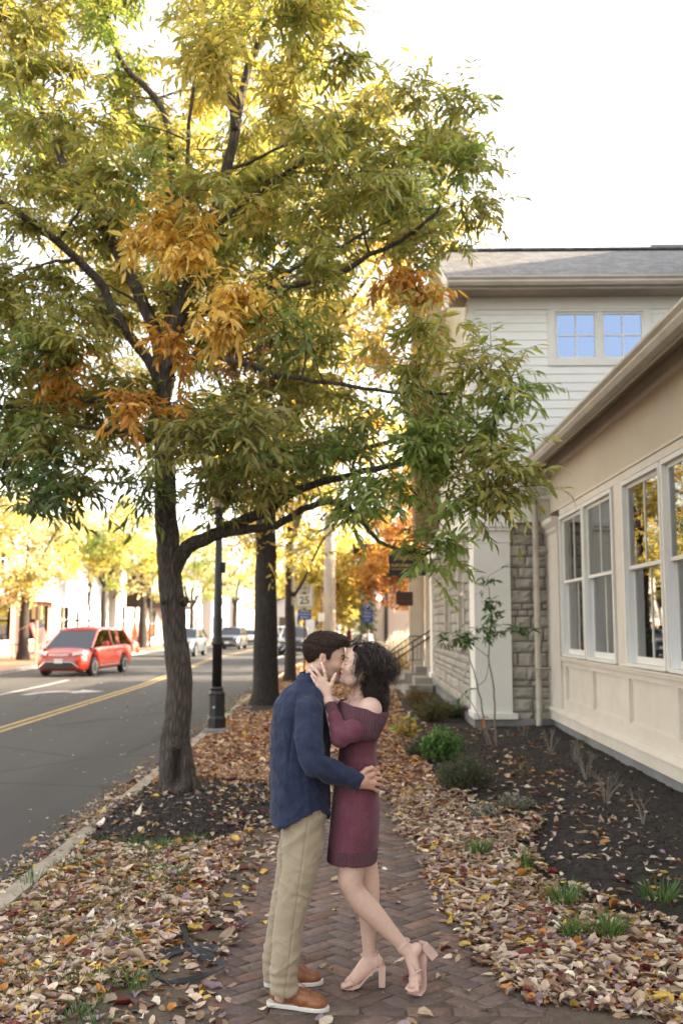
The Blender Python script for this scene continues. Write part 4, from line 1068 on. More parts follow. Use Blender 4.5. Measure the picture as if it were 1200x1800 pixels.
def grow_blob(sk, c, rad, ntwig, nleaf, cols, lsize, lw, droop=.55, twiglen=.42, r0=.02):
    """branch to blob centre, twigs through the blob, leaves along twigs. returns leaf arrays"""
    c = np.array(c, float)
    p, r = sk.nearest(c)
    L = np.linalg.norm(c-p)
    if L > .12:
        mid = (p+c)/2 + np.array([rng.normal(0,.07), rng.normal(0,.07), .08*L + rng.normal(0,.05)])
        rr = min(r*.6, max(.006, .010 + .011*L)) if L < 3 else min(r*.7, .05)
        sk.add([p, p*.65+mid*.35+rng.normal(0,.02,3), mid, c], rr, .004)
    # twigs
    dirs = rng.normal(0,1,(ntwig,3)); dirs[:,2] = dirs[:,2]*.6 + .1; dirs /= np.linalg.norm(dirs,axis=1,keepdims=True)
    start = c + (p-c)*(rng.random((ntwig,1))**1.5)*min(1, rad/max(L,.01)) + rng.normal(0,rad*.25,(ntwig,3))
    tl = twiglen*rng.uniform(.5,1.15,ntwig)*rad/.4
    end = start + dirs*tl[:,None]; mid = (start+end)/2; mid[:,2] += .04*tl; end[:,2] -= .10*tl
    # thin twig prisms (3 sided)
    TV = []; TF = []
    a = np.cross(dirs, [0,0,1.0]); a /= (np.linalg.norm(a,axis=1,keepdims=True)+1e-6); b = np.cross(dirs, a)
    ring = []
    for q, rr in ((start,.0042),(mid,.003),(end,.0012)):
        for k in range(3):
            th = 2.0944*k; ring.append(q + rr*(math.cos(th)*a + math.sin(th)*b))
    TV = np.stack(ring, 1)      # n,9,3
    f = []
    for i in (0,3):
        for k in range(3): f.append((i+k, i+(k+1)%3, i+3+(k+1)%3, i+3+k))
    TF = (np.arange(ntwig)[:,None,None]*9 + np.array(f)[None]).reshape(-1,4)
    # leaves
    n = ntwig*nleaf
    t = np.tile((np.arange(nleaf)+.6)/nleaf, ntwig).clip(0,1); t = np.where(t > .75, t+.0, t); ti = np.repeat(np.arange(ntwig), nleaf)
    pos = np.where((t < .5)[:,None], start[ti]*(1-2*t[:,None]) + mid[ti]*2*t[:,None], mid[ti]*(2-2*t[:,None]) + end[ti]*(2*t[:,None]-1))
    side = np.where(np.arange(n) % 2 == 0, 1, -1)[:,None]
    lat = a[ti]*side*rng.uniform(.4,1.1,(n,1)) + b[ti]*rng.normal(0,.45,(n,1))
    dv = dirs[ti]*rng.uniform(.35,1.0,(n,1)) + lat + np.array([0,0,-1.0])*droop*rng.uniform(.3,1.5,(n,1))
    nv = np.array([0,0,1.0]) + rng.normal(0,.5,(n,3))
    Ls = lsize*rng.uniform(.65,1.25,n)
    col = cols[rng.integers(0,len(cols),n)]*(1+rng.normal(0,.10,(n,1)))
    V, F, C = leaves(pos, dv, nv, Ls, Ls*lw*rng.uniform(.8,1.2,n), rng.uniform(.15,.55,n), rng.uniform(.05,.32,n), col, .10)
    return TV.reshape(-1,3), TF, V, F, C

def assemble(root, sk, outs, barkm, leafm, wood_displace=None):
    loc = np.array(root.location)
    V, F = sk.mesh(); V = np.array(V)
    if wood_displace is not None: V = wood_displace(V)
    tv = [V]; n = len(V); tri = []; quads = []
    F4 = [f for f in F if len(f) == 4]; Fo = [f for f in F if len(f) != 4]
    q = [np.array(F4)]
    for TV, TF, *_ in outs:
        tv.append(TV); q.append(TF+n); n += len(TV)
    groups = [np.concatenate(q)]
    byk = {}
    for f in Fo: byk.setdefault(len(f), []).append(f)
    groups += [np.array(x) for x in byk.values()]
    obj('trunk', mesh_data('trunk', np.concatenate(tv)-loc, groups, barkm, smooth=True), root)
    off = 0; LV=[]; LF=[]; LC=[]
    for _,_,v,f,c in outs: LV.append(v); LF.append(f+off); LC.append(c); off += len(v)
    obj('crown', mesh_data('crown', np.concatenate(LV)-loc, [np.concatenate(LF)], leafm, col=np.concatenate(LC)), root)

OLIVE = np.array([(.34,.31,.075),(.29,.29,.070),(.41,.36,.10),(.22,.25,.06),(.37,.31,.10),(.32,.33,.10)])
GREEN = np.array([(.22,.30,.065),(.28,.35,.09),(.17,.24,.06),(.34,.38,.10),(.30,.33,.12)])
DKGR = np.array([(.07,.11,.035),(.09,.14,.045),(.13,.16,.05)])
GOLD = np.array([(.74,.52,.13),(.80,.60,.18),(.68,.42,.09),(.80,.65,.24)])
ORNG = np.array([(.58,.28,.06),(.64,.35,.08),(.48,.22,.05),(.40,.27,.07)])
RUST = np.array([(.36,.18,.08),(.42,.22,.10),(.28,.15,.07),(.30,.24,.08)])
YELO = np.array([(.60,.48,.13),(.50,.44,.12),(.68,.54,.17),(.42,.40,.11)])

def first_tree():
    root = thing('street_tree', 'nearest street tree with green and gold leaves, knotted trunk and a low right limb', 'tree', (TR1[0], TR1[1], 0), group='street trees on the near verge')
    sk = Skel()
    def pl(*a): return [D(x, y, Y) for x, y, Y in a]
    Y0 = 10.33
    b = np.array([TR1[0], TR1[1], -.12])
    trunk = [b, *pl((312,1380,Y0),(311,1300,Y0),(315,1200,Y0),(307,1100,Y0),(299,1000,Y0),(294,930,Y0),(291,860,Y0),(289,780,Y0),(285,705,Y0),(291,650,Y0))]
    sk.add(trunk, .20, .125)
    pp, r = sk.lines[0]
    zz = pp[:,2]; sk.lines[0] = (pp, np.interp(zz, [-.2,.05,.25,.45,.7,1.2,2.4,4.6], [.28,.20,.172,.155,.141,.131,.122,.088]))
    sk.add(pl((291,660,Y0),(305,595,Y0),(318,540,Y0-.05),(345,470,Y0-.1),(362,420,Y0-.2),(393,322,Y0-.3),(415,220,Y0-.4),(440,110,Y0-.5),(475,40,Y0-.6),(520,-60,Y0-.7)), .10, .03)
    sk.add(pl((345,470,Y0-.1),(330,380,Y0-.3),(330,250,Y0-.5),(345,120,Y0-.7),(360,-30,Y0-.9)), .035, .012)
    sk.add(pl((413,230,Y0-.4),(402,115,Y0-.5),(408,0,Y0-.6),(410,-80,Y0-.6)), .045, .02)
    sk.add(pl((289,670,Y0),(275,595,Y0+.1),(240,510,Y0+.2),(190,415,Y0+.3),(150,345,Y0+.4),(110,280,Y0+.5),(60,160,Y0+.6),(10,60,Y0+.7),(-30,-40,Y0+.8)), .085, .025)
    sk.add(pl((287,690,Y0),(267,645,Y0-.1),(208,562,Y0-.3),(170,490,Y0-.5),(100,425,Y0-.8),(0,355,Y0-1.1),(-90,320,Y0-1.3)), .065, .03)
    sk.add(pl((303,600,Y0),(300,500,Y0+.2),(300,350,Y0+.4),(290,200,Y0+.6),(215,110,Y0+.7),(190,30,Y0+.8),(160,-60,Y0+.9)), .07, .02)
    sk.add(pl((316,555,Y0),(380,545,Y0-.1),(455,517,Y0-.3),(565,490,Y0-.6),(650,450,Y0-.8),(720,412,Y0-1.0),(775,362,Y0-1.2)), .050, .015)
    sk.add(pl((455,517,Y0-.3),(520,470,Y0-.5),(600,430,Y0-.4),(690,385,Y0-.3)), .03, .01)
    sk.add(pl((290,650,Y0),(340,625,Y0-.3),(400,632,Y0-.6),(470,652,Y0-.9),(550,670,Y0-1.2),(640,682,Y0-1.5),(712,690,Y0-1.7),(800,690,Y0-1.9)), .038, .012)
    sk.add(pl((370,405,Y0-.15),(430,355,Y0),(520,290,Y0+.1),(600,220,Y0+.2),(690,120,Y0+.3)), .04, .01)
    sk.add(pl((400,300,Y0-.3),(450,280,Y0-.5),(520,250,Y0-.7),(620,230,Y0-.9)), .022, .008)
    sk.add(pl((285,706,Y0),(200,700,Y0-.3),(100,712,Y0-.7),(0,715,Y0-1.0),(-60,712,Y0-1.1)), .042, .018)
    sk.add(pl((285,780,Y0),(210,760,Y0-.6),(120,745,Y0-1.1),(30,720,Y0-1.6)), .03, .012)
    sk.add(pl((288,800,Y0),(350,790,Y0-.9),(400,740,Y0-1.6)), .026, .01)
    # low right limb
    sk.add(pl((303,1010,Y0),(322,968,Y0-.05),(350,952,Y0-.1),(392,933,Y0-.2),(430,913,Y0-.3),(467,900,Y0-.4),(495,878,Y0-.5),(530,858,Y0-.6),(600,840,Y0-.8),(680,820,Y0-1.1),(760,800,Y0-1.4),(850,792,Y0-1.7),(920,790,Y0-1.9)), .088, .012)
    sk.add(pl((392,938,Y0-.2),(458,926,Y0-.4),(495,920,Y0-.5),(545,890,Y0-.7),(595,885,Y0-.9),(635,915,Y0-1.1),(665,950,Y0-1.25),(700,968,Y0-1.4),(745,975,Y0-1.5)), .05, .010)
    sk.add(pl((850,792,Y0-1.7),(880,720,Y0-1.7),(900,660,Y0-1.6),(925,615,Y0-1.6)), .012, .005)
    sk.add(pl((760,800,Y0-1.4),(800,840,Y0-1.8),(860,850,Y0-2.1)), .012, .005)
    sk.add(pl((680,820,Y0-1.1),(740,880,Y0-1.5),(800,950,Y0-1.8)), .012, .005)
    # cut stub knots on the trunk
    for (px, py, r) in ((322,1058,.055),(288,1058,.045),(300,905,.03),(300,940,.03)):
        q = D(px, py, Y0-.11); sk.add([q+np.array([0,.08,0]), q, q+np.array([.01,-.03,0])], r, r*.5)
    rows = ["33321123332100000","33311223321000000","33321122322101000","33332122332221100","23333223332223200","23333223332333300",
            "22233322333333200","12233331233332000","22332332222220000","33331131211000000","33321122221011010","33332122221121120",
            "33332233321221110","23332233332222220","22332133232221221","21120011010111100","00000000010011000","00000000010000000"]
    LB = [[(0,355),(100,425),(170,490),(267,645)],[(110,280),(190,415),(240,510),(289,670)],[(300,600),(345,470),(393,322),(415,220),(440,110),(475,40)],[(380,545),(455,517),(565,490),(650,450),(720,412)],[(289,660),(287,880)],[(190,30),(215,110),(290,200)]]
    def nearlimb(x, y):
        for L_ in LB:
            for (ax,ay),(bx,by) in zip(L_[:-1], L_[1:]):
                t = max(0, min(1, ((x-ax)*(bx-ax)+(y-ay)*(by-ay))/((bx-ax)**2+(by-ay)**2)))
                if math.hypot(x-ax-t*(bx-ax), y-ay-t*(by-ay)) < 46: return True
        return False
    outs = []; blobs = []
    for j, row in enumerate(rows):
        for i, ch in enumerate(row):
            k = int(ch)*.42
            nb = int(k) + (1 if rng.random() < k-int(k) else 0)
            for _ in range(nb):
                px = i*60 + rng.uniform(-32,32); py = j*60 + rng.uniform(-32,32)
                if 440 < px < 600 and py > 905: continue          # the speed sign stays in view
                blobs.append((px, py))
    for j in range(-3, 17):                       # crown continues outside the frame
        for i in range(-4, 0):
            if rng.random() < .5: blobs.append((i*70+rng.uniform(-30,30), j*60+rng.uniform(-30,30)))
    for i in range(-1, 9):
        for j in range(1, 6):
            if rng.random() < .55: blobs.append((i*75+rng.uniform(-30,30), -j*60+rng.uniform(-30,30)))
    for (px, py) in blobs:
        xr = (px-300)/620.0; span = math.sqrt(max(.05, 1-min(1, xr*xr)))
        if px > 640 and py > 540: Y = rng.uniform(8.1, 9.3)
        elif py > 820: Y = rng.uniform(8.3, 10.6)
        else: Y = Y0 + rng.uniform(-2.5, 2.3)*span
        if math.hypot(px-340, py-470) < 105 and Y < 9.7: Y = rng.uniform(9.7, 11.5)
        if nearlimb(px, py) and Y < 10.4 and rng.random() < .75: Y = rng.uniform(10.5, 12.0)
        c = D(px, py, Y)
        d = lambda cx_, cy_, r_: math.hypot(px-cx_, py-cy_) < r_
        u = rng.random()
        if d(110,650,35) or (d(720,510,40)): cols = ORNG
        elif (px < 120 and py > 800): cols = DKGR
        elif d(430,600,80) and u < .6: cols = RUST
        elif d(560,640,90) and u < .35: cols = RUST
        elif d(250,740,60) and u < .4: cols = ORNG
        elif px > 640 and py > 560: cols = GREEN if u < .72 else OLIVE
        elif py > 870: cols = GREEN if u < .5 else (ORNG if u < .62 else OLIVE)
        elif py < 300 and px < 600: cols = OLIVE if u < .74 else (YELO if u < .88 else GREEN)
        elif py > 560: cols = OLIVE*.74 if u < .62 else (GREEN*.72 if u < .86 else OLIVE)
        else: cols = OLIVE if u < .70 else (GREEN if u < .88 else YELO)
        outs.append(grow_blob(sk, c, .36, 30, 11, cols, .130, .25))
    for (px, py, Y, cols) in [(330,385,8.6,GOLD),(280,400,8.7,GOLD),(235,430,8.8,GOLD),(345,440,8.5,GOLD),(300,460,8.6,GOLD),(395,515,8.4,GOLD),(370,560,8.4,GOLD),(430,530,8.5,GOLD),(310,590,8.7,ORNG),(410,570,8.4,GOLD),(140,640,8.8,ORNG),(720,500,9.0,ORNG),(745,520,9.0,ORNG)]:
        outs.append(grow_blob(sk, D(px, py, Y), .27, 24, 10, cols, .13, .25, droop=.8))
    def disp(V):
        V = V.copy(); r = np.linalg.norm(V[:,:2]-TR1, axis=1); m = (r < .45) & (V[:,2] < 2.9)
        P = V*np.array([1,1,.25]); a = np.arctan2(V[:,1]-TR1[1], V[:,0]-TR1[0])
        k = .012*vnoise(P, 16, 4) + .008*vnoise(V, 9, 5)
        flare = np.exp(-np.maximum(V[:,2],0)/.18)*(.06*np.sin(a*5+1) + .02)
        d = (V[:,:2]-np.interp(V[:,2],[0,3],[0,0])[:,None]-TR1); d /= (r[:,None]+1e-6)
        # hollow facing the camera near the base
        hz = np.exp(-((V[:,2]-.34)/.15)**4)*np.exp(-((a+1.42)/.27)**4); rim = np.exp(-((V[:,2]-.36)/.27)**2)*np.exp(-((a+1.42)/.62)**2); k = k + .030*vnoise(V, 13, 9)*np.exp(-np.maximum(V[:,2],0)/.40)
        V[m,:2] += (d*((k+flare) + .045*rim - .16*hz)[:,None])[m]
        return V
    # finer trunk mesh
    pp, r = sk.lines[0]
    t = np.concatenate([np.linspace(0, .22, 90)[:-1], np.linspace(.22, 1, 90)]); s = np.linspace(0,1,len(pp)); P2 = np.stack([np.interp(t, s, pp[:,k]) for k in range(3)], 1)
    for _ in range(6): P2[1:-1] = (P2[:-2]+2*P2[1:-1]+P2[2:])/4
    sk.lines[0] = (P2, np.interp(t, s, r))
    sk_mesh = sk.mesh
    sk.mesh = lambda: Skel.mesh(sk, lambda r: 64 if r > .19 else 14 if r > .08 else 10 if r > .04 else 6 if r > .015 else 4)
    assemble(root, sk, outs, M['bark'], M['leaf'], disp)
first_tree()

def generic_tree(name, label, x, y, trunk_r, fork_z, crown_c, crown_r, cols_list, nblob, ntwig, nleaf, lsize, lw, brad, limbs=6, group=None, lean=0, extra=None, bark='bark2', leafm=None, ztop_cols=None, seed=1):
    st = np.random.default_rng(seed)
    root = thing(name, label, 'tree', (x, y, 0), group=group)
    sk = Skel(); c = np.array(crown_c, float); cr = np.array(crown_r, float)
    top = np.array([x+lean, y, fork_z])
    sk.add([(x,y,-.15), (x+.02,y,fork_z*.25), (x+lean*.5,y,fork_z*.6), top], trunk_r*1.25, trunk_r*.85)
    pp, r = sk.lines[0]; sk.lines[0] = (pp, np.where(pp[:,2] < .3, trunk_r*1.35, r*.92))
    for k in range(limbs):
        a = 2*math.pi*k/limbs + st.uniform(-.4,.4); e = c + cr*np.array([math.cos(a)*.62, math.sin(a)*.62, st.uniform(-.1,.65)])
        mid = top*.5+e*.5 + np.array([0,0,.12*cr[2]])
        sk.add([top, top*.75+mid*.25 + np.array([0,0,.1]), mid, e], trunk_r*.5, .02)
    for q in (extra or []): sk.add(*q)
    outs = []
    for k in range(nblob):
        d = st.normal(0,1,3); d /= np.linalg.norm(d); rr = st.random()**.42
        p = c + cr*d*rr
        if p[2] < fork_z*.75: p[2] = fork_z*.75 + st.random()*.8
        cols = cols_list[int(st.random()*len(cols_list))]
        outs.append(grow_blob(sk, p, brad, ntwig, nleaf, cols, lsize, lw, droop=.5, twiglen=.42, r0=.02))
    assemble(root, sk, outs, M[bark], leafm or M['leaf'])
    return root

# near verge trees
generic_tree('street_tree', 'second street tree with a thick straight dark trunk behind the couple', -2.1, 21.56, .26, 4.6, (-2.0,21.5,9.8), (4.9,4.0,6.2), [YELO,YELO,YELO,GOLD,OLIVE], 230, 20, 9, .16, .30, .62, limbs=8, group='street trees on the near verge', seed=3,
             extra=[([(-2.1,21.56,4.3),(-1.0,21,5.2),(.6,20.6,5.6),(2.0,20.3,6.0)], .09, .03)])
generic_tree('street_tree', 'third street tree with a slim dark trunk just left of the speed limit sign', -2.27, 31.2, .17, 4.3, (-2.1,31.0,7.8), (3.8,3.8,4.4), [YELO,GOLD,OLIVE,YELO], 110, 18, 8, .19, .34, .7, limbs=7, group='street trees on the near verge', seed=4,
             extra=[([(-2.2,31.2,2.6),(-1.8,30.9,3.2),(-1.2,30.5,4.4),(-.4,30.2,5.0)], .06, .02)])
generic_tree('maple_tree', 'orange red maple tree beyond the porch and hanging visitor sign', 2.3, 41, .16, 2.6, (1.6,41,4.4), (2.2,2.2,2.3), [ORNG*.8,ORNG*.75,np.array([(.40,.16,.07),(.34,.13,.06),(.45,.24,.09)])], 60, 16, 8, .18, .5, .6, limbs=6, seed=5, group='distant autumn trees')
generic_tree('maple_tree', 'bright yellow orange tree rising above the pale plaster building', 4.5, 47, .2, 3.5, (3.6,46,7.2), (3.4,3,3.6), [GOLD,YELO,ORNG], 80, 16, 8, .22, .5, .75, limbs=6, seed=6, group='distant autumn trees')
# trees further along the near side of the street
for k, (x, y, h, rr, cl, lab) in enumerate([(-1.6,54,7,3.2,[YELO,GOLD,YELO],'yellow tree beside the pale utility pole'),(-2.6,74,8,4,[YELO,OLIVE,GOLD],'golden tree far down the near pavement'),(1.2,86,8,4,[GOLD,ORNG,YELO],'orange tree at the far end of the pavement'),(-3.0,104,9,5,[YELO,OLIVE],'hazy yellow tree farthest along the near kerb')]):
    generic_tree('street_tree', lab, x, y, .2, 2.6, (x, y, h*.55+.8), (rr*.8, rr, h*.42), cl, 55, 14, 7, .30, .5, .95, limbs=5, seed=20+k, group='distant autumn trees')
PALE = np.array([(.62,.55,.30),(.55,.50,.26),(.68,.60,.36),(.50,.48,.24)])
# across the street
for k, (x, y, fz, cz, rx, rz, cl, nb, lab, tr) in enumerate([
    (-16.97,49.9,3.1,6.4,3.4,3.2,[PALE,PALE,YELO],70,'pale golden tree across the street in front of the brick shopfront',.26),
    (-17.3,66.5,4.2,7.2,3.9,3.2,[OLIVE,YELO,GREEN],70,'greenish tree across the street beside the far street lamp',.2),
    (-17.06,77.4,3.6,7.4,3.8,3.8,[PALE,OLIVE,PALE],60,'tree with a dark forked trunk beside the brown awning',.34),
    (-16.6,97,3.4,7.6,4.6,4.4,[PALE,OLIVE,GREEN],60,'yellow green tree behind the parked grey vehicle',.25),
    (-15.6,122,4,8.5,5,5,[PALE,PALE,OLIVE],55,'tall yellow tree farther along the far pavement',.3),
    (-14.5,150,4,9,6,6,[YELO,OLIVE],55,'distant yellow tree where the street bends',.3),
    (-19,28,4,8,5,5,[GREEN,OLIVE,YELO],70,'large green tree at the left edge across the street',.3)]):
    generic_tree('street_tree', lab, x, y, tr, fz, (x, y, cz), (rx, rx, rz), cl, nb, 15, 8, .24, .5, .9, limbs=5, seed=40+k, group='trees across the street')
# far wooded backdrop as one mass
def wood():
    sk = Skel(); sk.add([(-40,200,0),(-40,200,6)], .3, .1); outs = []
    for k in range(170):
        x = rng.uniform(-85, 45); y = rng.uniform(175, 215); z = rng.uniform(1, 13)*(.6+.4*abs(math.sin(x*.13)))
        outs.append(grow_blob(sk, (x,y,z), 3.0, 12, 7, [YELO,OLIVE,GOLD,GREEN][rng.integers(0,4)], .95, .6, twiglen=.5))
    off = 0; LV=[]; LF=[]; LC=[]
    for _,_,v,f,c in outs: LV.append(v); LF.append(f+off); LC.append(c); off += len(v)
    o = obj('distant_woods', mesh_data('distant_woods', np.concatenate(LV), [np.concatenate(LF)], M['leaf'], col=np.concatenate(LC)))
    tag(o, 'mass of yellow and green autumn woods closing the far end of the street', 'woods', kind='stuff')
wood()
conif = thing('conifer', 'small dark green conifer between the orange maple and the open sky', 'tree', (.15, 49, 0))
sk = Skel(); sk.add([(.15,49,0),(.15,49,5.2)], .12, .02); outs = []
for k in range(40):
    z = .8+4.2*(k/40.); rr = .75*(1-k/44.); a = k*2.4
    outs.append(grow_blob(sk, (.15+rr*.5*math.cos(a), 49+rr*.5*math.sin(a), z), .4*(1.1-k/50.), 14, 8, DKGR, .14, .3, twiglen=.4))
assemble(conif, sk, outs, M['bark2'], M['leaf'])
# ================================================================== people (sculpted from blended distance fields)
import openvdb
class Frame:
    def __init__(s, o=(0,0,0), f=(1,0,0), u=(0,0,1), sc=1.0):
        f = np.array(f, float); f /= np.linalg.norm(f); u = np.array(u, float); u -= f*np.dot(u, f); u /= np.linalg.norm(u)
        s.o = np.array(o, float); s.M = np.stack([f, np.cross(u, f), u], 0)*1.0; s.sc = sc
    def to_local(s, P): return ((P - s.o) @ s.M.T)/s.sc
    def to_world(s, p): return np.array(p, float)*s.sc @ s.M + s.o
WF = Frame()
class Vol:
    BIG = 0.06
    def __init__(s, lo, hi, res):
        s.lo = np.array(lo, float); s.res = res; s.n = np.ceil((np.array(hi)-s.lo)/res).astype(int)+1
        s.f = np.full(s.n, s.BIG, np.float32)
    def region(s, lo, hi):
        a = np.maximum(0, np.floor((lo-s.lo)/s.res).astype(int)); b = np.minimum(s.n, np.ceil((hi-s.lo)/s.res).astype(int)+1)
        if np.any(b <= a): return None
        ax = [s.lo[k] + np.arange(a[k], b[k])*s.res for k in range(3)]
        P = np.stack(np.meshgrid(*ax, indexing='ij'), -1)
        return tuple(slice(a[k], b[k]) for k in range(3)), P
    def put(s, sl, d, k, mode):
        f = s.f[sl]; d = d.astype(np.float32)
        if mode == 'add':
            h = np.clip(.5+.5*(f-d)/k, 0, 1); s.f[sl] = f*(1-h)+d*h-k*h*(1-h)
        elif mode == 'sub':
            h = np.clip(.5-.5*(f+d)/k, 0, 1); s.f[sl] = f*(1-h)-d*h+k*h*(1-h)
        elif mode == 'and':
            h = np.clip(.5-.5*(f-d)/k, 0, 1); s.f[sl] = f*(1-h)+d*h+k*h*(1-h)
    def rc(s, a, b, ra, rb, k=.012, sy=1.0, mode='add', fr=WF, pad=.03):
        """round cone between a and b; sy < 1 widens it along local y"""
        a = np.array(a, float); b = np.array(b, float); R_ = max(ra, rb)*fr.sc/min(sy,1) + pad + k
        wa, wb = fr.to_world(a), fr.to_world(b)
        r = s.region(np.minimum(wa,wb)-R_, np.maximum(wa,wb)+R_)
        if r is None: return
        sl, P = r; p = fr.to_local(P)
        cy = (a[1]+b[1])/2; Sv = np.array([1, sy, 1.0]); q = (p-[0,cy,0])*Sv; A = (a-[0,cy,0])*Sv; B = (b-[0,cy,0])*Sv
        ab = B-A; t = np.clip(((q-A) @ ab)/(ab @ ab + 1e-9), 0, 1)
        d = (np.linalg.norm(q - A - t[...,None]*ab, axis=-1) - (ra+(rb-ra)*t))*fr.sc
        s.put(sl, d, k, mode)
    def chain(s, pts, rad, k=.02, sy=1.0, mode='add', pad=.03):
        """one smooth tapering limb through world points"""
        pts = [np.array(p, float) for p in pts]; n = len(pts); PP = [pts[0]]; RR = [rad[0]]
        for i in range(n-1):
            p0,p1,p2,p3 = pts[max(i-1,0)],pts[i],pts[i+1],pts[min(i+2,n-1)]; q0,q1,q2,q3 = rad[max(i-1,0)],rad[i],rad[i+1],rad[min(i+2,n-1)]
            for t in (.2,.4,.6,.8,1.0):
                cr = lambda a,b,c,d: .5*((2*b)+(-a+c)*t+(2*a-5*b+4*c-d)*t*t+(-a+3*b-3*c+d)*t**3)
                PP.append(cr(p0,p1,p2,p3)); RR.append(cr(q0,q1,q2,q3))
        PP = np.array(PP); RR = np.array(RR); mr = RR.max()/min(sy,1)+pad+k
        r = s.region(PP.min(0)-mr, PP.max(0)+mr)
        if r is None: return
        sl, P = r; d = np.full(P.shape[:3], 9.0, np.float32)
        for a, b, ra, rb in zip(PP[:-1], PP[1:], RR[:-1], RR[1:]):
            lo = np.minimum(a,b)-mr; hi = np.maximum(a,b)+mr; P0 = P[0,0,0]
            i0 = np.clip(np.floor((lo-P0)/s.res).astype(int), 0, None); i1 = np.minimum(np.ceil((hi-P0)/s.res).astype(int)+1, P.shape[:3])
            if np.any(i1 <= i0): continue
            ss = tuple(slice(x, y) for x, y in zip(i0, i1)); q = P[ss]
            ab = b-a; t = np.clip(((q-a) @ ab)/(ab @ ab + 1e-9), 0, 1)
            dd = np.linalg.norm((q-a-t[...,None]*ab)*np.array([1,sy,1]), axis=-1)-(ra+(rb-ra)*t); d[ss] = np.minimum(d[ss], dd)
        s.put(sl, d, k, mode)
    def el(s, c, r, k=.012, mode='add', fr=WF, rot=None, pad=.03):
        c = np.array(c, float); r = np.array(r, float); w = fr.to_world(c); R_ = r.max()*fr.sc + pad + k
        q = s.region(w-R_, w+R_)
        if q is None: return
        sl, P = q; p = fr.to_local(P)-c
        if rot is not None: p = p @ np.array(Matrix.Rotation(rot[1], 3, rot[0]))
        k0 = np.linalg.norm(p/r, axis=-1); k1 = np.linalg.norm(p/(r*r), axis=-1)
        d = k0*(k0-1)/(k1+1e-6)*fr.sc
        s.put(sl, d, k, mode)
    def loft(s, zs, cx_, rx, cy_, ry, k=.012, ex=2.2, fr=WF, mode='add', pad=.03, capr=1.0):
        zs = np.array(zs, float); o = np.argsort(zs); zs = zs[o]; cx_, rx, cy_, ry = [np.broadcast_to(np.array(v, float), zs.shape)[o] for v in (cx_, rx, cy_, ry)]
        pts = []
        for i in range(len(zs)):
            for sx in (-1,1):
                for sy in (-1,1): pts.append(fr.to_world((cx_[i]+sx*rx[i], cy_[i]+sy*ry[i], zs[i])))
        pts = np.array(pts); r = s.region(pts.min(0)-pad-k, pts.max(0)+pad+k)
        if r is None: return
        sl, P = r; p = fr.to_local(P); z = p[...,2]
        def itp(v):
            # smooth interpolation
            return np.interp(z, zs, v)
        X, RX, Yc, RY = itp(cx_), itp(rx), itp(cy_), itp(ry)
        u = np.abs((p[...,0]-X)/RX); v = np.abs((p[...,1]-Yc)/RY)
        g = (u**ex+v**ex)**(1/ex)
        d = (g-1)*np.minimum(RX, RY)*(.55+.45*np.clip(np.maximum(RX,RY)/np.minimum(RX,RY),1,1.3))
        dz = np.maximum(zs[0]-z, z-zs[-1])*capr
        d = np.where(dz > 0, np.sqrt(np.maximum(d,0)**2+dz**2), np.maximum(d, dz))*fr.sc
        s.put(sl, d, k, mode)
    def cut(s, fn, k=.004, lo=None, hi=None):
        r = s.region(s.lo if lo is None else np.array(lo), (s.lo+s.n*s.res) if hi is None else np.array(hi))
        sl, P = r; s.put(sl, fn(P), k, 'and')
    def mesh(s, smooth_it=1):
        f = s.f; f[0]=f[-1]=s.BIG; f[:,0]=f[:,-1]=s.BIG; f[:,:,0]=f[:,:,-1]=s.BIG
        f = f/np.float32(s.res); np.clip(f, -3, 3, out=f)
        g = openvdb.FloatGrid(background=3.0); g.copyFromArray(f, tolerance=0.0); del f
        V, Q = g.convertToQuads(0.0)
        V = np.array(V, float)*s.res + s.lo; Q = np.array(Q)
        # orientation
        a, b, c = V[Q[:,0]], V[Q[:,1]], V[Q[:,2]]; nr = np.cross(b-a, c-a); cen = V[Q].mean(1)
        i = np.clip(((cen + nr/(np.linalg.norm(nr,axis=1,keepdims=True)+1e-12)*s.res*1.2 - s.lo)/s.res).round().astype(int), 0, s.n-1)
        if np.mean(s.f[i[:,0],i[:,1],i[:,2]]) < 0: Q = Q[:,::-1]
        return V, Q
def vnormals(V, Q):
    n = np.zeros_like(V); a = V[Q[:,2]]-V[Q[:,0]]; b = V[Q[:,3 % Q.shape[1]]]-V[Q[:,1]]; fn = np.cross(a, b)
    for k in range(Q.shape[1]): np.add.at(n, Q[:,k], fn)
    return n/(np.linalg.norm(n,axis=1,keepdims=True)+1e-12)
def join(parts):
    V=[]; Q=[]; C=[]; off=0
    for v,q,c in parts: V.append(v); Q.append(q+off); C.append(np.broadcast_to(c,(len(v),3)) if np.ndim(c)==1 else c); off += len(v)
    return np.concatenate(V), np.concatenate(Q), np.concatenate(C)
def put(name, V, Q, m, parent, col=None, extra=None):
    tot = np.zeros(3); p_ = parent
    while p_ is not None: tot += np.array(p_.location); p_ = p_.parent
    me = mesh_data(name, V-tot, [Q], m, smooth=True, col=col)
    if extra is not None:
        for an, arr in extra.items():
            at = me.attributes.new(an, 'FLOAT', 'POINT'); at.data.foreach_set('value', np.asarray(arr, dtype=np.float32))
    return obj(name, me, parent)
def px(*a): return D(*a)

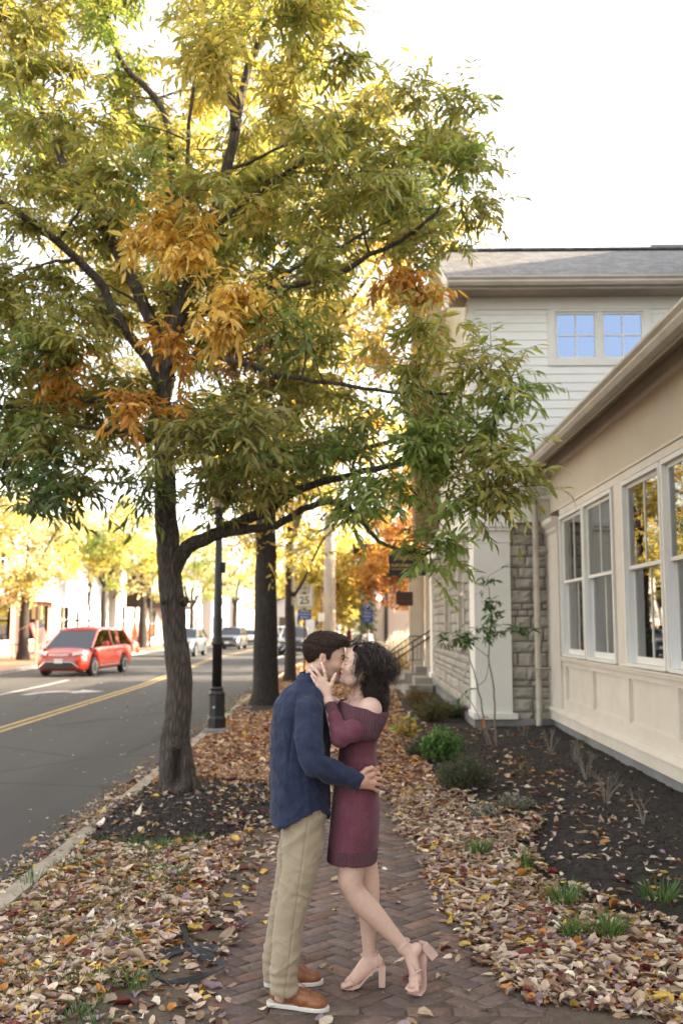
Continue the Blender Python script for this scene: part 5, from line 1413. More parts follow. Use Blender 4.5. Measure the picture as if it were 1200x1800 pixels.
M['skin'] = vcol_mat('skin', rough=0.50, spec=0.4, bump=0.25, bscale=260, nvar=0.07, nscale=45, sss=0.12, bdist=0.001)
def cloth_mat(name, c1, c2, fine=900, rough=0.85, rib=0.0, sheen=0.2, weave=0.25, heather=0.0, ribsp=0.006):
    m, t, p, out = nt(name)
    co = N(t, 'ShaderNodeTexCoord')
    nz = N(t, 'ShaderNodeTexNoise', Scale=14, Detail=5); t.links.new(co.outputs['Object'], nz.inputs['Vector'])
    n2 = N(t, 'ShaderNodeTexNoise', Scale=fine*.4, Detail=3, Roughness=.8); t.links.new(co.outputs['Object'], n2.inputs['Vector'])
    rp = ramp(t, [(0.3, c2), (0.7, c1)]); t.links.new(nz.outputs['Fac'], rp.inputs['Fac'])
    r2 = ramp(t, [(0.25, (1-heather,)*3), (0.75, (1+heather,)*3)]); t.links.new(n2.outputs['Fac'], r2.inputs['Fac'])
    mx = N(t, 'ShaderNodeMixRGB', blend_type='MULTIPLY'); mx.inputs['Fac'].default_value = 1; t.links.new(rp.outputs['Color'], mx.inputs['Color1']); t.links.new(r2.outputs['Color'], mx.inputs['Color2'])
    last = mx.outputs[0]; h = n2.outputs['Fac']
    bp = N(t, 'ShaderNodeBump', Strength=weave, Distance=.0015); t.links.new(h, bp.inputs['Height'])
    nrm = bp.outputs[0]
    if rib:
        at = N(t, 'ShaderNodeAttribute', attribute_name='rib')
        ml = N(t, 'ShaderNodeMath', operation='MULTIPLY'); ml.inputs[1].default_value = 2*math.pi/ribsp; t.links.new(at.outputs['Fac'], ml.inputs[0])
        sn = N(t, 'ShaderNodeMath', operation='SINE'); t.links.new(ml.outputs[0], sn.inputs[0])
        wt = N(t, 'ShaderNodeAttribute', attribute_name='ribw'); m2 = N(t, 'ShaderNodeMath', operation='MULTIPLY'); t.links.new(sn.outputs[0], m2.inputs[0]); t.links.new(wt.outputs['Fac'], m2.inputs[1])
        b2 = N(t, 'ShaderNodeBump', Strength=rib, Distance=.004); t.links.new(m2.outputs[0], b2.inputs['Height']); t.links.new(nrm, b2.inputs['Normal']); nrm = b2.outputs[0]
        ma = N(t, 'ShaderNodeMath', operation='MULTIPLY_ADD'); ma.inputs[1].default_value = .34; ma.inputs[2].default_value = 1.0; t.links.new(m2.outputs[0], ma.inputs[0])
        m3 = N(t, 'ShaderNodeMixRGB', blend_type='MULTIPLY'); m3.inputs['Fac'].default_value = 1; t.links.new(last, m3.inputs['Color1']); t.links.new(ma.outputs[0], m3.inputs['Color2']); last = m3.outputs[0]
    t.links.new(last, p.inputs['Base Color']); t.links.new(nrm, p.inputs['Normal'])
    p.inputs['Roughness'].default_value = rough; p.inputs['Sheen Weight'].default_value = sheen; p.inputs['Specular IOR Level'].default_value = .25
    return m
M['shirt'] = cloth_mat('navy_cotton', (0.021,0.029,0.062), (0.014,0.020,0.046), heather=.3, fine=700, sheen=.08)
M['khaki'] = cloth_mat('khaki_twill', (0.325,0.262,0.178), (0.27,0.215,0.14), heather=.10, fine=900)
M['knit'] = cloth_mat('burgundy_knit', (0.140,0.042,0.062), (0.105,0.031,0.046), heather=.45, fine=380, weave=.8, ribsp=.0095, rib=1.0, sheen=.12)
M['shoe'] = mat('tan_leather', (0.26,0.095,0.032), (0.16,0.055,0.02), scale=14, rough=.42, bump=.15, bscale=300, bdist=.002)
M['sole'] = mat('white_rubber', (0.66,0.63,0.57), (0.58,0.55,0.49), scale=20, rough=.6)
M['lace'] = mat('tan_lace', (0.32,0.17,0.085), (0.24,0.12,0.06), scale=80, rough=.8)
M['sandal'] = mat('nude_leather', (0.56,0.39,0.32), (0.50,0.34,0.28), scale=20, rough=.45)
M['hair1'] = mat('dark_brown_hair', (0.050,0.029,0.019), (0.022,0.013,0.009), scale=60, rough=.42, spec=.5)
M['hair_core'] = mat('hair_undermass', (0.022,0.012,0.009), (0.012,0.007,0.006), scale=60, rough=.95, spec=.08, bump=.6, bscale=160)
M['hair_core1'] = mat('short_hair_undermass', (0.040,0.023,0.015), (0.022,0.013,0.009), scale=60, rough=.95, spec=.08, bump=.6, bscale=200)
M['hair2'] = mat('curly_dark_hair', (0.038,0.021,0.015), (0.016,0.009,0.007), scale=60, rough=.35, spec=.6)

def sculpt_head(v, fr, female=False):
    e = lambda c, r, k=.012, **kw: v.el(c, r, k, fr=fr, **kw)
    c = lambda a, b, ra, rb, k=.012, **kw: v.rc(a, b, ra, rb, k, fr=fr, **kw)
    e((-.014,0,.038), (.096,.074,.084))
    e((.030,0,.020), (.064,.062,.082), .02)                  # forehead / mid face
    e((.036,0,-.040), (.054,.054,.062), .02)                 # lower face
    j = .94 if female else 1.06
    for s in (-1,1):
        c((-.012,s*.052*j,-.045), (.050,s*.026*j,-.092), .022, .017, .02)    # jaw line
        c((-.014,s*.056,-.01), (-.012,s*.052*j,-.045), .022, .022, .02)
        e((.056,s*.038,-.022), (.026,.022,.022), .02)          # cheek
        c((.078,s*.012,.026), (.066,s*.046,.022), .010 if not female else .007, .008, .012) # brow ridge
        e((.090,s*.031,.002), (.015,.017,.011), .010, mode='sub')
        e((.0735,s*.031,.0015), (.0145,.0145,.0125), .004)        # closed eye
    c((.080,0,.012), (.103,0,-.020), .0095, .0105, .008)     # nose bridge
    e((.104,0,-.023), (.0125,.0115,.0105), .006)
    for s in (-1,1): e((.093,s*.0125,-.026), (.011,.0075,.0075), .005)
    for s in (-1,1): e((.097,s*.0065,-.0345), (.005,.004,.0035), .003, mode='sub')
    c((.086,0,-.035), (.091,0,-.047), .010, .010, .008)       # philtrum
    e((.0895,0,-.0505), (.0105,.0235,.0058), .004)           # upper lip
    e((.0880,0,-.0615), (.0105,.0205,.0068), .004)          # lower lip
    e((.083,0,-.073), (.010,.02,.006), .006)
    e((.074,0,-.092), (.024,.024,.019) if not female else (.021,.019,.017), .012) # chin
    e((.035,0,-.075), (.045,.035,.025), .02)
    for s in (-1,1):                                             # ears
        e((-.014,s*.077,.000), (.017,.0065,.029), .004, rot=('X', s*.18))
        e((-.009,s*.083,.004), (.009,.005,.014), .003, mode='sub')
        e((-.010,s*.078,-.021), (.009,.005,.009), .004)
def head_color(P, fr, female, base, lip):
    q = fr.to_local(P); C = np.tile(np.array(base), (len(P),1))
    def blend(w, col):
        nonlocal C
        w = np.clip(w,0,1)[:,None]; C = C*(1-w) + np.array(col)*w
    x,y,z = q.T; ay = np.abs(y)
    blend(.45*np.exp(-(((x-.06)/.02)**2+((ay-.042)/.018)**2+((z+.022)/.018)**2)), (base[0]*1.02, base[1]*.72, base[2]*.66))
    blend(.35*np.exp(-(((x-.108)/.01)**2+(y/.012)**2+((z+.024)/.01)**2)), (base[0], base[1]*.75, base[2]*.7))
    blend(.5*np.exp(-(((ay-.082)/.010)**2+((x+.012)/.02)**2+(z/.03)**2)), (base[0]*1.0, base[1]*.68, base[2]*.6))
    lipw = np.exp(-((z+.056)/.0095)**4)*(x > .078)*np.exp(-(ay/.024)**6)
    blend(lipw, lip); blend(.8*lipw*np.exp(-((z+.0563)/.0016)**2), (.12,.04,.035))
    if not female:
        st = sstep(-.02,-.045,z)*sstep(-.01,.02,x)*(q[:,2] > -.13)*(1-lipw)
        blend(.34*st, (.16,.115,.095))
    # brows
    t = np.clip((ay-.012)/.036,0,1); bz = .027+.006*np.sin(t*math.pi*.8) - .004*t
    blend((.95 if not female else .85)*np.exp(-((z-bz)/(.0046 if not female else .003))**4)*(ay > .010)*(ay < .052)*(x > .05), (.035,.02,.014))
    # lash line of the closed lid
    lz = -.0035 - .0035*np.cos((ay-.031)/.015*math.pi/2)
    blend(.95*np.exp(-((z-lz)/.0019)**2)*(np.abs(ay-.031) < .0165)*(x > .066), (.02,.012,.01))
    blend(.30*np.exp(-((z-.009)/.004)**2)*(np.abs(ay-.031) < .018)*(x > .062), (base[0]*.6,base[1]*.5,base[2]*.45))
    return C
def finger(v, pts, r0, r1, k=.004):
    n = len(pts)-1
    for i in range(n):
        a = r0+(r1-r0)*i/n; b = r0+(r1-r0)*(i+1)/n
        v.rc(pts[i], pts[i+1], a*1.04, b, k if i else .008)

# ------------------------------------------------------------------ the man
YM = 4.93
MS = (0.50,0.315,0.225); WS = (0.60,0.405,0.315)
man = thing('person', 'man in navy shirt, khaki trousers and brown shoes bending his head to kiss', 'person', tuple(G(520,1758)), group=None)
man.location = (-.33, 4.93, 0)
a = R(9); yw = R(4)
MH = Frame(D(571,1158,4.945), (math.cos(a)*math.cos(yw), math.sin(yw), -math.sin(a)), (math.sin(a), 0.0, math.cos(a)), 1.0)
v = Vol((-.58,4.62,.015), (.19,5.34,1.80), .0027)
v.rc(D(550,1208,4.935), D(561,1180,4.94), .053, .055, .02); v.rc(D(561,1180,4.94), D(566,1160,4.945), .056, .058, .03)
sculpt_head(v, MH)
# right hand round her waist
wr = D(624,1375,4.755)
v.rc(wr, D(636,1372,4.775), .026, .030, .01, sy=1.25)
v.rc(D(636,1366,4.775), D(653,1361,4.80), .020, .017, .012); v.rc(D(636,1374,4.775), D(656,1376,4.81), .020, .016, .012); v.rc(D(636,1380,4.775), D(652,1383,4.81), .017, .014, .012)
K = [((655,1360,4.805),(664,1362,4.83),(667,1365,4.875),(664,1366,4.90)), ((658,1368,4.81),(667,1370,4.84),(669,1373,4.885),(665,1374,4.91)), ((657,1376,4.81),(666,1378,4.84),(668,1380,4.88),(664,1381,4.905)), ((653,1383,4.81),(661,1386,4.835),(664,1388,4.87),(661,1388,4.89))]
for i, q in enumerate(K): finger(v, [D(p[0], p[1]+(-3,-1,1.2,3)[i]*(.25,1,1,1)[j_], p[2]) for j_, p in enumerate(q)], .0098-.0008*(i==3), .0078, .0025)
finger(v, [D(634,1362,4.765), D(644,1353,4.77), D(653,1350,4.79), D(660,1354,4.81)], .0135, .0095)
# left hand, on her far side
v.rc(D(615,1368,5.20), D(640,1362,5.18), .028, .026, .01)
for i in range(4): finger(v, [D(640,1352+7*i,5.18), D(656,1350+7*i,5.165), D(664,1350+7*i,5.13), D(664,1351+7*i,5.10)], .0105, .008)
finger(v, [D(630,1355,5.19), D(638,1345,5.19), D(647,1341,5.18)], .012, .009)
# the rest of the body, inside the clothes
def limb(pts, k=.02):
    v.chain([p for p,_ in pts], [r for _,r in pts], k)
limb([(D(533,1430,4.87),.085),(D(524,1545,4.83),.060),(D(510,1600,4.82),.052),(D(499,1720,4.80),.033),(D(493,1752,4.81),.028)])
limb([(D(533,1430,4.99),.085),(D(512,1545,5.045),.060),(D(499,1600,5.06),.050),(D(487,1700,5.08),.033),(D(484,1720,5.08),.028)])
for hh, tt in ((G(472,1766), G(576,1778)), (G(466,1733), G(566,1729))): v.rc(hh*.82+tt*.18+[0,0,.055], hh*.3+tt*.7+[0,0,.048], .024, .020, .02)
v.rc(D(532,1425,YM), D(528,1330,YM), .10, .095, .03, sy=.75); v.rc(D(528,1330,YM), D(534,1250,YM), .095, .095, .03, sy=.62)
v.rc(D(534,1245,YM), D(546,1212,YM), .07, .05, .03, sy=.8)
for Ys, pe, pw in ((4.80, D(550,1340,4.685), D(628,1375,4.758)), (5.07, D(560,1343,5.19), D(616,1368,5.20))):
    limb([(D(543,1252,Ys),.048),(pe,.036),(pw,.027)])
V, Q = v.mesh(); C = np.tile(np.array(MS), (len(V),1)); hm = np.linalg.norm(V-MH.o,axis=1) < .19; C[hm] = head_color(V[hm], MH, False, MS, (.40,.16,.13))
C[V[:,0] > D(620,1370,4.8)[0]-.02] *= np.where((V[V[:,0] > D(620,1370,4.8)[0]-.02][:,2] < 1.2)[:,None], [1.1,1.0,1.0], [1,1,1])
put('body', V, Q, M['skin'], man, C)

# shirt
v = Vol((-.62,4.52,.80), (.16,5.36,1.66), .0042)
ys = [1188,1198,1212,1230,1255,1290,1330,1370,1410,1435,1450]
xl = [531,515,497,488,481,478,476.5,476,476,477,479]; xr = [566,573,578,579,579,578,577,578,580,582,581]
wy = [.062,.075,.125,.165,.180,.180,.176,.176,.182,.190,.194]
Z = [D(500,y,YM)[2] for y in ys]; XL = [D(x,y,YM)[0] for x,y in zip(xl,ys)]; XR = [D(x,y,YM)[0] for x,y in zip(xr,ys)]
v.loft(Z, (np.array(XL)+XR)/2, (np.array(XR)-XL)/2, YM, wy, ex=2.25)
v.el(D(543,1247,4.785), (.060,.058,.062), .03); v.el(D(543,1247,5.085), (.060,.058,.062), .03)
S, E_, Wr = D(543,1258,4.775), D(550,1342,4.675), D(630,1375,4.758)
v.chain([S, (S+E_)/2+[-.004,-.01,0], E_*.8+S*.2, E_*.96+Wr*.04, E_*.75+Wr*.25, E_*.45+Wr*.55, Wr], [.067,.066,.060,.057,.055,.048,.040], .02)
S2, E2, W2_ = D(543,1258,5.09), D(560,1345,5.20), D(618,1368,5.20)
v.rc(S2, E2, .064, .052, .02); v.rc(E2, W2_, .052, .038, .02)
# collar
Cc = D(549,1192,4.935)
v.el(Cc, (.069,.066,.030), .008, rot=('Y', .35)); 
# cuff edge
v.rc(Wr-(Wr-E_)/np.linalg.norm(Wr-E_)*.045, Wr+(Wr-E_)*.02, .0405, .0405, .004)
# hem: curved shirt tail
def hem(P):
    z0 = np.interp(P[...,0], [D(478,1440,YM)[0], D(490,1447,YM)[0], D(515,1436,YM)[0], D(545,1420,YM)[0], D(565,1414,YM)[0], D(582,1431,YM)[0]], [D(478,1442,YM)[2], D(490,1448,YM)[2], D(515,1437,YM)[2], D(545,1422,YM)[2], D(565,1416,YM)[2], D(582,1432,YM)[2]])
    z0 = np.where(P[...,1] > YM+.05, z0.min()+.01, z0)
    return z0 - P[...,2]
v.cut(hem)
v.rc(Wr-[0.02,0,0], Wr+(Wr-E_)*.2, .030, .030, .003, mode='sub')
v.cut(lambda P: (P-(Wr+(Wr-E_)*.03)) @ ((Wr-E_)/np.linalg.norm(Wr-E_)), k=.002, lo=Wr-[.03,.05,.06], hi=Wr+[.12,.06,.06])
# open neck: hollow for the neck
v.rc(D(549,1188,4.935), D(561,1165,4.945), .0575, .062, .003, mode='sub')
V, Q = v.mesh(); nr = vnormals(V, Q)
def ridge(P, s, seed=0):
    n = np.abs(vnoise(P, s, seed)); n2 = np.abs(vnoise(P, s*1.9, seed+3))
    return (1-np.minimum(1, n*2.6))**1.6 + .45*(1-np.minimum(1, n2*2.6))**1.6 - .45
def folds(V, nr):
    # sleeve and torso creases
    d1 = np.linalg.norm(V-E_, axis=1)
    P = V*np.array([1.0,1.0,1.0])
    rot = np.stack([V[:,0]*.8+V[:,2]*.6, V[:,1]*.7, -V[:,0]*.6+V[:,2]*.8], 1)
    t = .0085*ridge(rot*[1,.6,.30], 9, 3) + .0035*ridge(rot*[1,.8,.45]+[.3,.1,.2], 24, 13) + .0012*vnoise(rot*[.5,1,1.1], 30, 6)
    # crumples round the elbow
    ax = (Wr-E_)/np.linalg.norm(Wr-E_)
    u = (V-E_) @ ax
    fe = np.exp(-(d1/.10)**2)
    t += fe*.0035*np.sin((u*.8+V[:,2]*1.0)*120 + 3*vnoise(V, 10, 1))
    # soft vertical drapes on the back, bunching at the waist
    tz = V[:,2]; t += .007*ridge(V*[1,.6,.22]+[0,0,.1], 8.5, 8)*(1-fe) + .003*ridge(np.stack([V[:,0]*.9+V[:,2]*.3,V[:,1]*.8,V[:,2]*.5-V[:,0]*.4],1), 21, 18)
    t += .0028*np.exp(-((tz-1.02)/.10)**2)*np.sin((V[:,0]*.7+V[:,2])*70 + 4*vnoise(V, 6, 2))
    # shoulder seam & armhole groove
    sm = np.abs((V[:,0]-D(520,1250,4.8)[0]) - .10*(V[:,2]-1.40)); t -= .006*np.exp(-(sm/.006)**2)*(V[:,1] < 4.80)*(V[:,2] > 1.12)*(V[:,2] < 1.43)
    return t
V = V + nr*folds(V, nr)[:,None]
shirt = put('shirt', V, Q, M['shirt'], man)
# collar band, cuff button strip
mb = MB()
pts = []
for k in range(15):
    th = -math.pi*.15 + k/14*math.pi*1.3 + math.pi*.5
    pts.append(tuple(Cc + np.array([.0, .004, .022]) + np.array([math.cos(th)*.067-.25*0, -math.sin(th)*.063*0, 0])))
cb = MB(); n = 28; Vc = []; Fc = []
ups = np.array([-.30,0,.95])
for k in range(n+1):
    th = math.pi*.06 + (2*math.pi-.12*math.pi)*k/n
    dirv = np.array([math.cos(th), math.sin(th)*.95, .0]); dirv[2] = math.cos(th)*.28
    b0 = Cc + np.array([0,0,.002]) + dirv*.066; t0 = b0 + np.array([-.008,0,.030]) + dirv*-.003; o0 = t0 + dirv*.006; o1 = b0 + dirv*.013 + np.array([0,0,-.008])
    Vc += [b0, t0, o0, o1]
    if k:
        for j in range(3): Fc.append((4*k-4+j, 4*k-3+j, 4*k+1+j, 4*k+j))
cb.add(Vc, Fc); cb.V = [tuple(np.array(q)-np.array(man.location)) for q in cb.V]; cb.build('collar', M['shirt'], shirt, smooth=True).location = (0,0,0)

# trousers
v = Vol((-.60,4.62,.03), (.05,5.28,1.06), .0042)
def chain(pts, k=.02, sy=1.0):
    v.chain([p for p,_ in pts], [r for _,r in pts], k)
NL = [(D(534,1440,4.865),.100),(D(532,1500,4.845),.093),(D(521,1555,4.825),.080),(D(511,1605,4.815),.073),(D(504,1660,4.805),.069),(D(499,1705,4.80),.067),(D(499,1735,4.80),.068)]
FL = [(D(534,1440,4.995),.100),(D(522,1500,5.03),.095),(D(510,1555,5.05),.080),(D(498,1605,5.06),.071),(D(490,1660,5.07),.066),(D(486,1695,5.08),.064),(D(486,1716,5.08),.064)]
chain(NL); chain(FL)
v.loft([D(530,1440,YM)[2], D(530,1405,YM)[2]], D(533,1430,YM)[0], [.112,.112], YM, .155, ex=2.3, k=.02)
v.cut(lambda P: (np.where(P[...,1] < 4.94, D(500,1747,4.80)[2], D(486,1726,5.08)[2]) + .10*(P[...,0]+.35)*0) - P[...,2], k=.003)
V, Q = v.mesh(); nr = vnormals(V, Q)
t = .0030*ridge(np.stack([V[:,0]*.8-V[:,2]*.4,V[:,1],V[:,2]*.9+V[:,0]*.4],1)*[.6,.8,1], 22, 12) + .003*vnoise(V*[1,1,.3], 9, 2) + .0065*ridge(np.stack([V[:,0]+V[:,2]*.7, V[:,1]*.6, V[:,2]-V[:,0]*.7],1)*[.35,.6,1.0], 9, 5)
t += .0028*np.exp(-((V[:,2]-.13)/.07)**2)*np.sin(V[:,2]*110 + 5*vnoise(V, 8, 4))      # bunching over the shoes
t += .0015*np.exp(-((V[:,2]-.50)/.08)**2)*np.sin((V[:,2]+V[:,0]*.7)*80 + 5*vnoise(V, 7, 3))
t += .0035*np.exp(-((V[:,2]-.83)/.07)**2)*np.sin((V[:,2]-V[:,0]*.9)*75 + 4*vnoise(V, 6, 7))
# outseam
ly = np.interp(V[:,2], [.1,.9], [D(499,1735,4.8)[0]+.012, D(545,1450,4.83)[0]])
t -= .004*np.exp(-((V[:,0]-ly)/.004)**2)*(V[:,1] < 4.84)
V = V + nr*t[:,None]
tro = put('trousers', V, Q, M['khaki'], man)
def proj(P):
    c, s_ = math.cos(YAW), math.sin(YAW); P = P-np.array([0,0,CAM_H]); x = P[:,0]*c+P[:,1]*s_; y = -P[:,0]*s_+P[:,1]*c; z = P[:,2]
    f_ = y*math.cos(PITCH)+z*math.sin(PITCH); u = -y*math.sin(PITCH)+z*math.cos(PITCH)
    return 600+1750*x/f_, 900-1750*u/f_
def snap(V, pts, out=.002):
    X_, Y_ = proj(V); res = []
    for (a_, b_) in pts:
        m = (X_-a_)**2+(Y_-b_)**2 < 9
        yy_ = V[m,1].min() if m.any() else 4.8
        res.append(D(a_, b_, yy_-out))
    return res
def surf_tube(pts, r, name, m, parent, n=6):
    mb = MB(); mb.tube([tuple(p) for p in pts], r, n); mb.V = [tuple(np.array(q)-np.array(man.location if parent in (man, tro, shirt) or parent.parent == man else parent.location)) for q in mb.V]
    return mb.build(name, m, parent, smooth=True)
surf_tube(snap(V, [(561,1420),(564,1432),(562,1442),(557,1450),(552,1455)], .0005), .003, 'pocket_edge', M['khaki'], tro)

# shoes
def shoe(heel, toe, parent, name='shoe'):
    heel = np.array(heel); toe = np.array(toe); f = toe-heel; L = np.linalg.norm(f); f /= L
    fr = Frame(heel, f, (0,0,1))
    lo = np.minimum(heel,toe)-.08; hi = np.maximum(heel,toe)+.08; lo[2] = -.01; hi[2] = .16
    v = Vol(lo, hi, .0025)
    v.rc((.045,0,.055), (.10,0,.062), .037, .038, .02, fr=fr, sy=1.0)
    v.rc((.10,0,.062), (.17,0,.050), .040, .038, .02, fr=fr, sy=.95)
    v.rc((.17,0,.046), (L-.045,0,.036), .040, .031, .02, fr=fr, sy=.84)
    v.el((L-.055,0,.031), (.052,.044,.030), .012, fr=fr)
    v.rc((.05,0,.085), (.09,0,.088), .033, .034, .012, fr=fr)
    v.rc((.045,0,.10), (.085,0,.105), .028, .027, .006, fr=fr, mode='sub')
    v.cut(lambda P: .019 - P[...,2], k=.003)
    V, Q = v.mesh(); q = fr.to_local(V); nr = vnormals(V, Q)
    t = .0015*vnoise(V, 60, 3) - .0022*np.exp(-((q[:,0]-.205-.25*np.abs(q[:,1]))/.002)**2)*(q[:,2] > .03) - .0022*np.exp(-((q[:,0]-.115+.9*(q[:,2]-.06))/.002)**2)
    V = V + nr*t[:,None]
    s_ = put(name, V, Q, M['shoe'], parent)
    # sole
    xs = 1-np.cos(np.linspace(0, 1, 30)*math.pi); xs = xs/2; w = np.interp(xs, [0,.015,.05,.1,.3,.5,.7,.82,.90,.95,.98,1], [.010,.020,.029,.034,.035,.036,.044,.0435,.037,.028,.018,.006])
    x = xs*(L+.012)-.006
    P = [(a_, b_) for a_, b_ in zip(x, w)] + [(a_, -b_) for a_, b_ in zip(x[::-1], w[::-1])]
    n = len(P); Vs = []; Fs = []
    for z, g in ((0.002,.0),(.005,.001),(.017,.002),(.021,.000)):
        for (a_, b_) in P: Vs.append(fr.to_world((a_, b_+math.copysign(g, b_), z)))
    for k in range(3):
        for i in range(n): Fs.append((k*n+i, k*n+(i+1)%n, (k+1)*n+(i+1)%n, (k+1)*n+i))
    Fs += [tuple(range(n-1,-1,-1)), tuple(range(3*n, 4*n))]
    mb = MB(); mb.add([tuple(np.array(q)-np.array(man.location)) for q in Vs], Fs); mb.build('sole', M['sole'], s_)
    mb = MB()
    for k in range(4):
        x0 = .108+.02*k; z0 = .101-.010*k
        a_ = fr.to_world((x0,-.026,z0-.010)); b_ = fr.to_world((x0+.010,0,z0+.003)); c_ = fr.to_world((x0+.004,.026,z0-.010))
        mb.tube([a_,b_,c_], .0022, 5); mb.tube([fr.to_world((x0+.010,-.026,z0-.014)), fr.to_world((x0,0,z0+.004)), fr.to_world((x0+.012,.026,z0-.014))], .0022, 5)
    for s in (-1,1):
        mb.tube([fr.to_world((.105,s*.004,.106)), fr.to_world((.12,s*.02,.118)), fr.to_world((.145,s*.030,.108)), fr.to_world((.135,s*.016,.100)), fr.to_world((.110,s*.003,.105))], .0021, 5)
        mb.tube([fr.to_world((.108,s*.002,.105)), fr.to_world((.13,s*.022,.112)), fr.to_world((.165,s*.034,.088)), fr.to_world((.18,s*.036,.075))], .0021, 5)
    mb.V = [tuple(np.array(q)-np.array(man.location)) for q in mb.V]; mb.build('laces', M['lace'], s_, smooth=True)
    return s_
h1 = G(472,1766); t1 = G(576,1778); shoe(h1, t1, man)
h2 = G(466,1733); t2 = G(566,1729); shoe(h2, t2, man)

# hair
def strands(roots, tang, nrm, L, r, seg, gravity, curl=None, cr=.0, lift=0.0, seed=0, center=None, radius=None):
    st = np.random.default_rng(seed); n = len(roots); P = np.zeros((n, seg+1, 3)); P[:,0] = roots; d = tang/np.linalg.norm(tang,axis=1,keepdims=True)
    for k in range(seg):
        d = d + nrm*lift*(1-k/seg) + np.array([0,0,-1.])*gravity*(k/seg) + st.normal(0,.05,(n,3)); d /= np.linalg.norm(d,axis=1,keepdims=True)
        P[:,k+1] = P[:,k] + d*(L/seg)[:,None]
        if center is not None:
            q = (P[:,k+1]-center) ; g = np.linalg.norm(q/radius, axis=1); m = g < 1.0
            P[m,k+1] = center + q[m]/g[m][:,None]
    if cr:
        ph = st.random(n)*6.28; fq = st.uniform(.85,1.25,n)*(2*math.pi/curl)
        t = np.linspace(0,1,seg+1); s = t[None]*L[:,None]
        T = np.gradient(P, axis=1); T /= (np.linalg.norm(T,axis=2,keepdims=True)+1e-9)
        A_ = np.cross(T, np.array([.3,.2,.93])); A_ /= (np.linalg.norm(A_,axis=2,keepdims=True)+1e-9); B_ = np.cross(T, A_)
        amp = cr*np.minimum(1, s/.05)*st.uniform(.6,1.3,n)[:,None]
        P = P + (A_*np.cos(fq[:,None]*s+ph[:,None])[...,None] + B_*np.sin(fq[:,None]*s+ph[:,None])[...,None])*amp[...,None]
    T = np.gradient(P, axis=1); T /= (np.linalg.norm(T,axis=2,keepdims=True)+1e-9)
    A_ = np.cross(T, np.array([.21,.13,.97])); A_ /= (np.linalg.norm(A_,axis=2,keepdims=True)+1e-9); B_ = np.cross(T, A_)
    rr = r[:,None]*np.interp(np.linspace(0,1,seg+1), [0,.5,1], [1,.9,.25])[None]
    V = np.stack([P + (A_*math.cos(2.0944*j) + B_*math.sin(2.0944*j))*rr[...,None] for j in range(3)], 2)   # n,seg+1,3,3
    idx = []
    for k in range(seg):
        for j in range(3): idx.append((3*k+j, 3*k+(j+1)%3, 3*k+3+(j+1)%3, 3*k+3+j))
    Q = (np.arange(n)[:,None,None]*(3*(seg+1)) + np.array(idx)[None]).reshape(-1,4)
    return V.reshape(-1,3), Q
hl = lambda x: np.interp(x, [-.12,-.095,-.07,-.05,-.032,-.028,.002,.006,.020,.026,.045,.07,.10], [-.06,-.062,-.058,-.040,-.012,.026,.030,.002,.004,.040,.058,.072,.082])
v = Vol(MH.o-[.16,.12,.14], MH.o+[.15,.12,.18], .0025)
v.el((-.016,0,.042), (.104,.081,.091), .01, fr=MH); v.el((.020,0,.068), (.072,.066,.064), .02, fr=MH); v.el((.058,0,.100), (.036,.050,.026), .02, fr=MH)
v.cut(lambda P: (hl(MH.to_local(P)[...,0]) - MH.to_local(P)[...,2])*.8, k=.006)
V, Q = v.mesh(); q = MH.to_local(V); nr = vnormals(V, Q)
V = V + nr*(.0035*vnoise(q*[.35,1,1], 60, 2))[:,None] + nr*(.004*vnoise(q, 22, 3))[:,None]
hp = put('hair', V, Q, M['hair_core1'], man)
idx = rng.choice(len(V), 14000); q0 = q[idx]; rt = V[idx]-nr[idx]*.002
loc = np.zeros((len(idx),3)); loc[:,0] = np.where(q0[:,2] > .07, .9, -.25); loc[:,2] = np.where(q0[:,2] > .07, .35*(q0[:,0] > .02), -1.0); loc[:,1] = np.where(q0[:,2] > .07, .25, 0)
tw = loc @ MH.M; tw = tw/np.linalg.norm(tw,axis=1,keepdims=True) - nr[idx]*(np.sum(tw*nr[idx],1,keepdims=True)); tw /= (np.linalg.norm(tw,axis=1,keepdims=True)+1e-6); tw = tw + nr[idx]*.10
Vs, Qs = strands(rt, tw+rng.normal(0,.10,tw.shape), nr[idx], np.where(q0[:,2] > .07, .030, .015)*rng.uniform(.6,1.2,len(idx)), np.full(len(idx), .0010), 6, .25, lift=-.02, seed=5)
put('hair_strands', Vs, Qs, M['hair1'], hp).location = (0,0,0)

# ------------------------------------------------------------------ the woman
YW = 4.985
woman = thing('person', 'woman in burgundy off shoulder knit dress and nude heels kissing with one heel raised', 'person', (0.06, 5.0, 0))
a = R(13); yw = R(4)
WH = Frame(D(634.5,1172,4.925), (-math.cos(a)*math.cos(yw), -math.sin(yw), math.sin(a)), (math.sin(a), 0.0, math.cos(a)), .94)
v = Vol((-.30,4.70,.004), (.44,5.25,1.78), .0026)
v.rc(D(634,1232,4.975), D(639,1196,4.94), .052, .047, .02); v.rc(D(639,1196,4.94), D(641,1175,4.93), .047, .05, .03)
sculpt_head(v, WH, True)
# shoulders and chest
zt = [D(640,y,YW)[2] for y in (1222,1234,1250,1275)]
v.loft(zt, [D(637,1225,YW)[0],D(635,1234,YW)[0],D(634,1250,YW)[0],D(633,1275,YW)[0]], [.050,.080,.100,.108], YW, [.06,.135,.160,.155], k=.025)
v.el(D(650,1246,4.845), (.056,.050,.056), .03); v.el(D(640,1248,5.13), (.052,.050,.054), .03)
v.rc(D(606,1236,4.95), D(648,1240,4.85), .012, .014, .02)       # collar bone
v.rc(D(650,1250,4.845), D(640,1275,4.83), .046, .042, .02)
